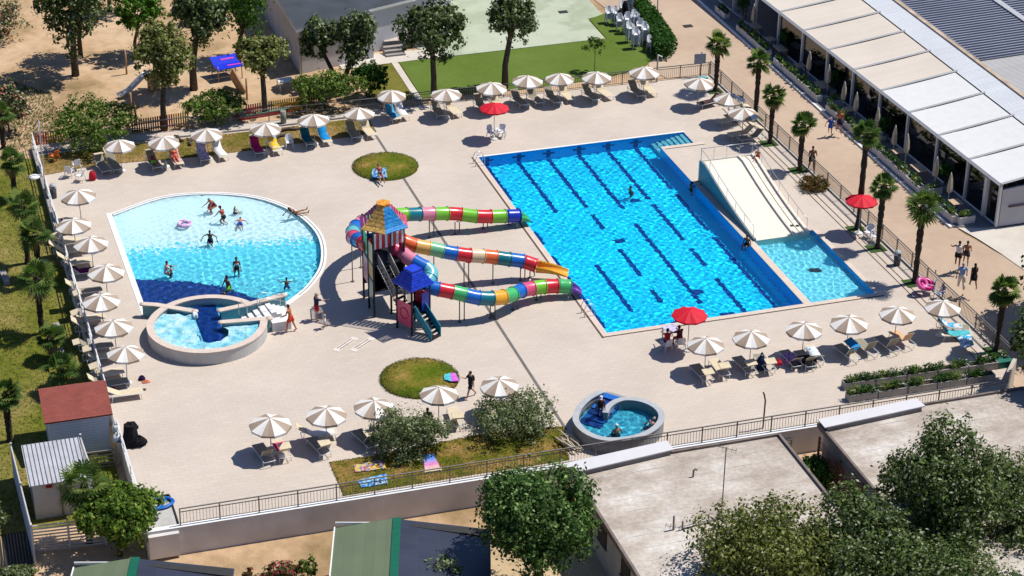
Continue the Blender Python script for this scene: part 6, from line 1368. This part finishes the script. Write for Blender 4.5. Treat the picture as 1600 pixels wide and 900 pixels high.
root = empty('play_slide', GT(205, 150), R_(-70), 'grey metal playground slide on the sand', 'slide')
b = MB(); P = [(0, 1.5, 1.4), (0, 1.0, 1.2), (0, -.3, .35), (0, -1.0, .2)]
for s in (-.25, .25): b.tube([(s, y, z + .1) for _, y, z in P], (.03, .1), 5)
for i in range(3): a, c = P[i], P[i + 1]; b.add([(-.25, a[1], a[2]), (.25, a[1], a[2]), (.25, c[1], c[2]), (-.25, c[1], c[2])], [(0, 1, 2, 3)])
b.build('chute', m_steel, root); MB().box((0, 1.8, .7), (.6, .6, 1.4)).build('platform', m_wood, root)
for x in (-.3, .3): MB().box((x, 2.1, 1.2), (.09, .09, 2.4)).build('post', m_wood, root)
for i, (px, py, h) in enumerate(((206, 178, 1.6), (213, 196, 1.8), (386, 155, 1.6), (198, 116, 1.9))):
    b = MB(); b.tube([(0, 0, 0), (0, 0, h)], .07, 8); tag(b.build('wooden_post', m_wood, None, GT(px, py)), ['short wooden post before the grey playground slide', 'wooden post at the picket fence end', 'wooden post beside the boat shaped sand pit', 'tall wooden post behind the grey playground slide'][i], 'post')
root = empty('play_canopy', GT(355, 120), .15, 'blue play canopy with pink stripes under the trees', 'canopy')
for x, z in ((-.9, 1.2), (.9, .9)):
    for y in (-.7, .7): MB().tube([(x, y, 0), (x, y, z)], .04, 6).build('post', m_wood, root)
b = MB(); b.box((0, .4, 1.2), (2.0, .9, .04), rx=.35); b.build('roof_sheet', M('bright blue sheet', (.01, .03, .55), .4), root); b = MB(); b.box((0, -.45, 1.03), (2.0, .8, .04), rx=.1); b.build('roof_sheet', MATS['bright blue sheet'], root)
b = MB(); b.box((.2, .4, 1.235), (1.0, .16, .02), rx=.35); b.box((.4, -.45, 1.065), (1.0, .16, .02), rx=.1); b.build('stripe', M('violet pink stripe', (.5, .05, .4), .5), root)
b = MB(); b.box((0, 0, .5), (.12, 2.0, .9), R_(20), rx=.6); tag(b.build('balance_beam', m_wood, None, GT(372, 140)), 'slanting wooden beam right of the blue canopy', 'beam')
root = empty('sand_boat', GT(418, 176), R_(8), 'boat shaped sand pit with green rim and red side', 'sand pit')
pts = [(-2.2, -.5), (1.2, -.6), (2.4, 0), (1.2, .6), (-2.2, .5)]
b = MB(); b.wallpath(pts, .1, 0, .26, closed=True); b.build('hull', m_fr, root); b = MB(); b.wallpath(pts, .16, .26, .34, closed=True); b.build('rim', M('green rim paint', (.10, .2, .16), .6), root); b = MB(); b.prism([(x * .95, y * .9) for x, y in pts], .02, .2); b.build('sand', m_sand, root)
table(GT(446, 140), .1, 1.1, .8, .75, m_white, 'small white table on the playground sand')
b = MB(); b.tube([(0, 0, 0), (0, 0, .9)], .2, 8); tag(b.build('closed_cover', M('sage cloth', (.22, .25, .19), .9), None, G(443, 192)), 'sage folded cover on the lawn strip by the fence', 'cover')
for i, (px, py, L) in enumerate(((455, 205, 1.6), (440, 215, 1.3), (300, 222, 1.5), (280, 218, 1.2))):
    p = G(px, py); b = MB(); rng = random.Random(i)
    b.tube([(-L / 2, 0, .1), (-L * .1, .12, .16), (L * .2, -.05, .14), (L / 2, .1, .1)], [.12, .1, .08, .04], 7); b.tube([(0, .05, .12), (.3, .4, .15)], .05, 6); tag(b.build('log', m_bark, None, p, i * .6), ['dry branch log right of the single white chair', 'dry branch log left of the teal towel lounger', 'dry log under the parasol left of the yellow spotted bush', 'short dry log by the picket fence tree'][i], 'log')
# ------------------------------------------------------------------ people
SK = dict(tan=M('tanned skin', (.30, .135, .075), .5, .1, 6), fair=M('fair skin', (.46, .26, .18), .5, .1, 6), brown=M('deep tanned skin', (.17, .075, .045), .5, .1, 6), orange=M('sunburnt skin', (.42, .14, .065), .5, .1, 6))
HAIR = dict(black=M('black hair', (.012, .010, .009), .6, .2), brown=M('brown hair', (.05, .028, .016), .6, .2), grey=M('grey hair', (.28, .27, .26), .7, .1), blond=M('fair hair', (.36, .24, .10), .6, .1))
def cm(n, c): return M('cloth ' + n, c, .85, .1, 5)
m_eye = M('dark eye', (.02, .012, .01), .3, .05); m_lip = M('lip', (.3, .08, .07), .5, .05)
BAKE = []
def person(label, loc, face, h=1.7, skin='tan', hair='black', long=False, top=None, bottom=None, hat=None, z=0.0, pz=None, cut='shorts', extra=None, **P):
    """face: heading in degrees of the plan (0 = +X); angles of P in degrees"""
    g = lambda k, d=0: R_(P.get(k, d)); root = empty('person', (loc[0], loc[1], 0), R_(face - 90), label, 'person'); f = g('female', 0) > 0
    t = g('t', 2); up = Vector((0, math.sin(t), math.cos(t))); fw = Vector((0, math.cos(t), -math.sin(t))); X = Vector((1, 0, 0)); pel = Vector((0, 0, 0))
    neck = pel + up * .295 * h; hd = t + g('hd', 0); hup = Vector((0, math.sin(hd), math.cos(hd))); hfw = Vector((0, math.cos(hd), -math.sin(hd)))
    chin = neck + up * .03 * h; head = chin + hup * .068 * h
    def seg(p, a, L, ab=0, s=1): return p + Vector((s * math.sin(ab), math.sin(a) * math.cos(ab), -math.cos(a) * math.cos(ab))) * L
    sw = (.098 if f else .112) * h; hw = .055 * h; J = {}
    for s, n in ((-1, 'L'), (1, 'R')):
        hip = pel + X * s * hw - up * .01 * h; a = g('h' + n); kn = seg(hip, a, .245 * h, g('b' + n, 3), s); an = seg(kn, a - g('k' + n), .235 * h, g('b' + n, 3) * .6, s)
        ft = a - g('k' + n) + R_(P.get('f' + n, 78)); toe = seg(an, ft, .115 * h)
        sh = neck - up * .025 * h + X * s * sw; sa = g('s' + n, 4) + 0; el = seg(sh, sa, .17 * h, g('a' + n, 10), s); wr = seg(el, sa + g('e' + n, 12), .15 * h, g('a' + n, 10) * (.3 if P.get('in' + n) is None else P['in' + n]), s)
        J[n] = (hip, kn, an, toe, sh, el, wr, (wr - el).normalized())
    b = MB(); tr = [(pel - up * .035 * h, (.082, .06)), (pel + up * .03 * h, (.092 if f else .085, .063)), (pel + up * .11 * h, (.072 if f else .078, .055)), (pel + up * .20 * h, (.088 if f else .098, .066)), (pel + up * .262 * h, (.09 if f else .105, .055)), (neck, (.05, .042))]
    b.tube([p for p, _ in tr], [(r[0] * h, r[1] * h) for _, r in tr], 12, side=X)
    b.tube([neck - up * .02 * h, chin + hup * .03 * h], [.036 * h, .032 * h], 9)
    rot = Matrix((X, hfw, hup)).transposed(); b.ell(head, (.044 * h, .052 * h, .066 * h), n=12, k=9, rot=rot); b.ell(head + hfw * .052 * h - hup * .008 * h, (.008 * h, .014 * h, .014 * h), n=6, k=4, rot=rot)
    for s in (-1, 1): b.ell(head + X * s * .045 * h, (.007 * h, .012 * h, .018 * h), n=6, k=4, rot=rot)
    fg = MB()
    for s, n in ((-1, 'L'), (1, 'R')):
        hip, kn, an, toe, sh, el, wr, hd_ = J[n]
        b.tube([hip + up * .03 * h, hip - (hip - kn) * .15, hip.lerp(kn, .55), kn, kn.lerp(an, .3), an], [.050 * h, .052 * h, .043 * h, .032 * h, .033 * h, .021 * h], 9)
        b.tube([an + (an - toe) * .2, an.lerp(toe, .5), toe], [.022 * h, .022 * h, .015 * h], 7)
        b.tube([sh - X * s * .02 * h, sh, sh.lerp(el, .5), el, el.lerp(wr, .35), wr], [.034 * h, .031 * h, .027 * h, .021 * h, .022 * h, .0145 * h], 8)
        pm = wr + hd_ * .055 * h; sd = hd_.cross(fw); sd = sd.normalized() if sd.length > .1 else X; b.tube([wr, wr + hd_ * .03 * h, pm], [(.016 * h, .012 * h), (.024 * h, .012 * h), (.024 * h, .011 * h)], 8, side=sd)
        nn = hd_.cross(sd)
        for q in range(4):
            o = pm + sd * ((q - 1.5) * .0125 * h); L = (.040, .047, .044, .034)[q] * h; fg.tube([o - hd_ * .01 * h, o + hd_ * L * .5 + nn * .004 * h, o + hd_ * L * .95 + nn * .016 * h], [.0062 * h, .0058 * h, .0045 * h], 5)
        o = wr + hd_ * .022 * h + fw * .0; fg.tube([o + sd * .018 * h, o + sd * .036 * h + hd_ * .018 * h, o + sd * .038 * h + hd_ * .038 * h], [.0075 * h, .0068 * h, .005 * h], 5)
    R = Matrix.Rotation(-g('pitch'), 3, 'X') @ Matrix.Rotation(g('roll'), 3, 'Y'); xf = lambda mb: setattr(mb, 'v', [tuple(R @ Vector(v)) for v in mb.v])
    xf(b); xf(fg); zmin = min(v[2] for v in b.v); dz = pz if pz is not None else z - zmin; off = Vector((0, 0, dz))
    o = b.build('body', SK[skin], root, off); o.modifiers.new('r', 'REMESH').mode = 'VOXEL'; o.modifiers['r'].voxel_size = .0115 * h; o.modifiers['r'].use_smooth_shade = True; BAKE.append((o, fg))
    def part(mb, nm, mt): xf(mb); return mb.build(nm, mt, root, off)
    c = MB()
    for s in (-1, 1): c.ell(head + hfw * .0475 * h + X * s * .017 * h + hup * .004 * h, (.006 * h, .005 * h, .004 * h), n=6, k=4)
    c.ell(head + hfw * .047 * h - hup * .032 * h, (.013 * h, .004 * h, .004 * h), 1, n=6, k=4); part(c, 'face', [m_eye, m_lip])
    if hair:
        c = MB(); c.ell(head + hup * .014 * h - hfw * .012 * h, (.050 * h, .054 * h, .062 * h), n=12, k=8, rot=rot)
        if long: c.tube([head - hfw * .03 * h + hup * .02 * h, head - hfw * .052 * h - hup * .05 * h, neck - fw * .06 * h - up * .05 * h], [(.045 * h, .03 * h), (.045 * h, .025 * h), (.03 * h, .012 * h)], 9, side=X)
        part(c, 'hair', HAIR[hair])
    if hat is not None:
        c = MB(); c.ell(head + hup * .03 * h, (.056 * h, .06 * h, .052 * h), n=12, k=7, rot=rot); c.tube([head + hfw * .04 * h + hup * .02 * h, head + hfw * .105 * h + hup * .012 * h], [(.045 * h, .006 * h), (.03 * h, .005 * h)], 8, side=X); part(c, 'cap', hat)
    if bottom is not None:
        c = MB(); e = .011 * h; c.tube([pel + up * .075 * h, pel + up * .02 * h, pel - up * .045 * h], [(.088 * h + e * .2, .062 * h + e * .4), (.092 * h + e, .064 * h + e), (.084 * h + e, .06 * h + e)], 12, side=X)
        q = {'shorts': .62, 'brief': .0, 'trousers': 1.0, 'skirt': .5}[cut]
        for n in 'LR':
            hip, kn, an = J[n][:3]
            if q: c.tube([hip + up * .02 * h, hip.lerp(kn, .3), hip.lerp(kn, q)], [.053 * h + e, .055 * h + e, .046 * h + e * (2 if cut == 'shorts' else 1)], 10)
            if cut == 'trousers': c.tube([hip.lerp(kn, .95), kn.lerp(an, .4), kn.lerp(an, .95)], [.04 * h + e, .036 * h + e, .03 * h + e], 9)
        if cut == 'skirt': c.tube([pel, pel - up * .12 * h, pel - up * .2 * h], [(.10 * h, .075 * h), (.115 * h, .09 * h), (.13 * h, .10 * h)], 12, side=X)
        part(c, {'shorts': 'shorts', 'brief': 'swim_brief', 'trousers': 'trousers', 'skirt': 'skirt'}[cut], bottom)
    if top is not None:
        kind, mt = top; e = .01 * h; c = MB()
        lo, hi = {'shirt': (.0, .285), 'tank': (.02, .28), 'bikini': (.165, .215), 'suit': (-.04, .245)}[kind]; k = 7; pts, rs = [], []
        for i in range(k):
            q = lerp(lo, hi, i / (k - 1)); u = q / .295; w_ = lerp(.09, .072 if f else .08, clamp(u * 2.6)) if u < .38 else lerp(.074 if f else .08, .104 if not f else .092, clamp((u - .38) / .4)); w_ = w_ if u < .9 else lerp(w_, .06, (u - .9) * 9)
            pts.append(pel + up * q * h); rs.append((w_ * h + e, lerp(.062, .07, clamp(u)) * h * (1 if u < .85 else .85) + e))
        c.tube(pts, rs, 12, side=X)
        if kind == 'shirt':
            for s, n in ((-1, 'L'), (1, 'R')): sh, el = J[n][4], J[n][5]; c.tube([sh - X * s * .04 * h, sh, sh.lerp(el, .62)], [.045 * h, .042 * h, .036 * h], 9)
        part(c, {'shirt': 'shirt', 'tank': 'tank_top', 'bikini': 'bikini_top', 'suit': 'swimsuit'}[kind], mt)
    if extra: extra(part, pel, up, fw, X, h, neck, J)
    return root
def backpack(part, pel, up, fw, X, h, neck, J):
    c = MB(); c.ell(neck - up * .12 * h - fw * .10 * h, (.085 * h, .05 * h, .12 * h), rot=Matrix((X, fw, up)).transposed()); part(c, 'backpack', cm('black pack', (.012, .012, .015)))
WALK = dict(hL=22, kL=8, hR=-16, kR=24, sL=-20, sR=22, eL=15, eR=25); STAND = dict(hL=3, hR=-3)
red, navy, black, white = cm('red', (.5, .02, .025)), cm('navy', (.012, .02, .06)), cm('black', (.012, .012, .014)), cm('white', (.66, .65, .64))
blue, green, orange, sky_ = cm('blue', (.02, .07, .35)), cm('lime green', (.20, .55, .03)), cm('orange red', (.6, .06, .02)), cm('light blue', (.22, .33, .58))
# on the deck
person('man in orange red shorts climbing the small steps by the raised round pool', G(455, 518), 150, 1.75, 'orange', 'black', bottom=orange, hL=25, kL=20, hR=-14, kR=10, sL=25, eL=35, sR=-8, eR=20, t=12)
person('man with dark top and red shorts pointing beside the little girl', G(495, 500), 10, 1.75, 'fair', 'grey', top=('shirt', navy), bottom=red, hat=cm('beige cap', (.4, .3, .2)), hL=5, hR=-6, sR=75, aR=5, sL=-5, eL=10)
person('little girl in white shorts next to the man with red shorts', G(507, 513), 200, 1.12, 'fair', 'brown', True, ('shirt', cm('pale print', (.45, .42, .42))), white, female=1, hL=10, hR=-10, kR=12, sL=15, eL=60, sR=5)
person('woman with a black backpack walking past the near round lawn', G(735, 621), 185, 1.68, 'fair', 'brown', False, ('shirt', black), cm('dark shorts', (.02, .022, .03)), female=1, extra=backpack, cut='shorts', **{**WALK, 'sR': 40, 'eR': 75})
person('sunbather reclining on the blue towel on the far round lawn', G(594, 279, .2), 268, 1.66, 'tan', 'brown', True, ('bikini', cm('bikini red', (.4, .04, .05))), cm('bikini dark', (.05, .03, .05)), z=.17, cut='brief', female=1, t=-38, hL=88, kL=40, hR=80, kR=12, sL=-35, sR=-35, eL=5, eR=5)
person('swimmer with black hair in the middle of the main pool', G(986, 296, -.1), 200, 1.7, 'tan', 'black', bottom=navy, pz=-.62, t=5, sL=40, aL=60, sR=40, aR=60, hL=20, hR=-10)
person('dark haired swimmer holding the right wall of the main pool', G(1079, 291, -.1), 10, 1.7, 'brown', 'black', bottom=black, pz=-.55, t=8, sL=95, sR=95, eL=10, eR=10, hL=10, hR=0)
person('boy sitting on the wall between main pool and ramp foot', G(1168, 383), 215, 1.5, 'brown', 'black', bottom=black, pz=.1, t=14, hL=85, kL=70, hR=85, kR=60, sL=-20, sR=10, eR=20)
person('child at the top of the slide ramp', G(1184, 245, 1.5), 230, 1.2, 'orange', 'brown', bottom=red, z=1.42, t=5, hL=88, kL=10, hR=85, kR=8, sL=20, sR=20)
person('person with dark hair and red shirt seated left at the near red parasol', G(1042, 545), 75, 1.7, 'tan', 'black', top=('tank', red), bottom=navy, pz=.5, t=8, hL=85, kL=88, hR=85, kR=80, sL=50, eL=40, sR=55, eR=30)
person('person in a maroon striped shirt seated right at the near red parasol', G(1062, 541), 105, 1.75, 'tan', 'black', top=('shirt', cm('maroon', (.12, .012, .02))), bottom=red, pz=.5, t=12, hL=85, kL=85, hR=85, kR=88, sL=55, eL=30, sR=50, eR=40)
person('child in green lying on the lounger left of the second upper parasol', G(240, 263) + Vector((0, 0, 0)), 275, 1.25, 'tan', 'black', top=('tank', cm('dark red', (.14, .02, .03))), bottom=green, pz=.52, t=-35, hL=85, kL=25, hR=70, kR=50, sL=10, sR=-10)
person('person with reddish swimwear on the red and white towelled lounger', G(274, 257), 275, 1.62, 'orange', 'brown', True, ('bikini', red), red, pz=.52, t=-38, cut='brief', female=1, hL=85, kL=30, hR=80, kR=10, sL=20, eL=60, sR=-10)
person('dark haired person seated behind the left olive tree', G(668, 668), 262, 1.65, 'brown', 'black', bottom=black, top=('tank', black), pz=.48, t=4, hL=85, kL=80, hR=85, kR=80, sL=20, sR=20)
person('bather in dark clothes lying on the farthest left lounger', (G(123, 297, 2.2) + Vector((-.75, -1.25, 0)))[:2], 0, 1.65, 'tan', 'black', top=('tank', navy), bottom=black, pz=.5, t=-50, hL=88, kL=8, hR=85, kR=4, sL=0, sR=0)
# on the road
person('shirtless man in dark swim shorts standing at the road railing', GT(1267, 272), 260, 1.78, 'brown', 'black', bottom=black, hL=4, hR=-8, kR=14, sL=12, eL=95, aL=14, inL=-1.2, sR=12, eR=90, aR=14, inR=-1.2)
person('boy in blue walking beside the shirtless man on the road', GT(1296, 215), 245, 1.3, 'tan', None, False, ('shirt', blue), blue, hat=cm('pink cap', (.6, .3, .3)), **{**WALK, 'aR': 45})
person('shirtless man in dark shorts walking with the boy in blue', GT(1310, 213), 250, 1.8, 'orange', 'black', bottom=navy, **WALK)
person('man in a white tank top and black shorts on the road', GT(1494, 428), 55, 1.78, 'brown', 'black', top=('tank', white), bottom=black, hL=14, hR=-12, kR=18, sL=35, aL=50, eL=40, sR=10)
person('bare chested boy behind the man in the white tank top', GT(1507, 424), 60, 1.65, 'tan', 'black', bottom=cm('dark trunks', (.03, .03, .04)), **WALK)
person('grey haired man in light blue shirt and white trousers on the road', GT(1499, 466), 70, 1.75, 'tan', 'grey', top=('shirt', sky_), bottom=cm('cream white', (.6, .56, .52)), cut='trousers', hL=12, hR=-14, kR=14, sL=-12, aL=22, sR=14, aR=16)
person('woman in a short black dress walking beside the man in light blue', GT(1518, 464), 75, 1.66, 'brown', 'black', True, ('suit', black), black, cut='skirt', female=1, **WALK)
# in the lagoon
def lz(p): return -.06 - .95 * clamp((125.4 - p[1]) / 15.5)
def bather(px, py, label, face, h, skin, hair, **k):
    p = G(px, py, -.05); person(label, p, face, h, skin, hair, z=k.pop('z', lz(p) + .005), **k)
bather(326, 330, 'toddler in pink beside the grey haired woman in the lagoon', 330, .95, 'fair', 'brown', top=('tank', cm('hot pink', (.5, .03, .2))), bottom=cm('hot pink', (.5, .03, .2)), t=20, hL=60, kL=80, hR=60, kR=80, hat=cm('hot pink', (.5, .03, .2)))
bather(336, 331, 'grey haired woman crouching with the toddler in the lagoon', 200, 1.62, 'orange', 'grey', top=('suit', cm('dark red', (.14, .02, .03))), bottom=cm('dark red', (.14, .02, .03)), cut='brief', female=1, t=38, hL=75, kL=95, hR=70, kR=95, sL=30, eL=20, sR=50)
bather(350, 348, 'woman in red headband kneeling in the shallow lagoon', 120, 1.66, 'tan', 'black', top=('bikini', red), bottom=black, cut='brief', female=1, hat=red, t=28, hL=40, kL=110, hR=30, kR=105, sL=35, sR=20)
bather(366, 334, 'child with a yellow cap sitting in the shallow lagoon', 10, 1.1, 'tan', None, bottom=navy, hat=cm('yellow', (.62, .55, .03)), t=8, hL=85, kL=15, hR=80, kR=20, sL=50, aL=30, sR=60, aR=60)
bather(375, 351, 'boy in blue trunks lying face down in the shallow lagoon', 75, 1.35, 'orange', 'black', bottom=blue, pitch=78, hL=8, bL=12, hR=4, bR=14, sL=120, aL=30, sR=60, aR=70)
bather(329, 379, 'lone swimmer with dark hair in the middle of the lagoon', 250, 1.55, 'brown', 'black', bottom=navy, t=10, sL=40, aL=60, sR=40, aR=60, hL=70, kL=95, hR=70, kR=95)
bather(259, 428, 'woman with a pale swimsuit holding a child in the lagoon', 350, 1.62, 'fair', 'brown', top=('suit', white), bottom=white, cut='brief', female=1, t=10, hL=55, kL=75, hR=50, kR=70, sL=60, eL=20, sR=55, eR=20)
bather(268, 428, 'child facing the woman in the pale swimsuit', 170, 1.2, 'fair', 'black', bottom=navy, hL=15, hR=5, kL=20, kR=15, sL=50, sR=50)
bather(370, 424, 'woman in a white top standing in the lagoon', 265, 1.66, 'brown', 'black', top=('bikini', white), bottom=black, cut='brief', female=1, hL=4, hR=-4, sL=10, eL=50, sR=10, eR=55)
bather(357, 452, 'man in lime green shorts striding through the lagoon', 200, 1.78, 'brown', 'black', bottom=green, t=8, hL=35, kL=15, hR=-18, kR=15, sL=-15, sR=20)
bather(350, 458, 'small child in front of the man in lime green shorts', 210, 1.05, 'tan', 'black', bottom=navy, hL=5, hR=-5, sL=20, sR=20)
bather(448, 446, 'boy splashing with raised arms near the lagoon steps', 80, 1.35, 'brown', 'black', bottom=blue, t=15, aL=70, aR=70, sL=40, sR=40, eL=60, eR=60, hL=20, hR=5)
p = G(462, 338, .0); person('woman in a dark swimsuit lying on the lagoon edge', p, 10, 1.68, 'tan', 'brown', True, ('bikini', black), black, cut='brief', female=1, z=-.02, t=-42, hL=96, kL=6, hR=90, kR=4, sL=-50, sR=-40, roll=12)
# in the small hot tub
person('person in a white cap stepping into the small hot tub', G(938, 650, .35), 250, 1.68, 'brown', None, top=('suit', black), bottom=black, cut='brief', female=1, hat=white, z=.1, t=20, hL=30, kL=30, hR=5, kR=10)
person('bather with a white cap seen from behind in the small hot tub', G(964, 676, .5), 95, 1.68, 'tan', None, bottom=navy, hat=white, pz=.22, t=5, hL=70, kL=80, hR=70, kR=80, aL=30, aR=30)
person('bather half under water at the right side of the small hot tub', G(1014, 664, .5), 200, 1.66, 'fair', 'grey', bottom=navy, pz=.2, t=-30, hL=75, kL=40, hR=70, kR=40, aL=40, aR=40)
dg = bpy.context.evaluated_depsgraph_get(); dg.update()
for o, fg in BAKE:
    me = bpy.data.meshes.new_from_object(o.evaluated_get(dg)); n = len(me.vertices)
    V = [tuple(v.co) for v in me.vertices] + fg.v; F = [tuple(p.vertices) for p in me.polygons] + [tuple(i + n for i in f) for f in fg.f]
    m2 = bpy.data.meshes.new('body'); m2.from_pydata(V, [], F); m2.materials.append(o.data.materials[0]); m2.polygons.foreach_set('use_smooth', [True] * len(F)); m2.update()
    o.modifiers.clear(); o.data = m2

# everything that can lie under the water surfaces receives the sun's light through them
for o in sc.objects:
    if o.type == 'MESH' and o.name.split('.')[0] in ('body', 'shorts', 'swim_brief', 'swimsuit', 'bikini_top', 'tank_top', 'steps', 'tub_floor', 'inner_wall', 'wall', 'treads', 'pool_step', 'chute', 'divider', 'side_wall', 'handrail', 'open_chute', 'swim_ring'):
        o.cycles.is_caustics_receiver = True
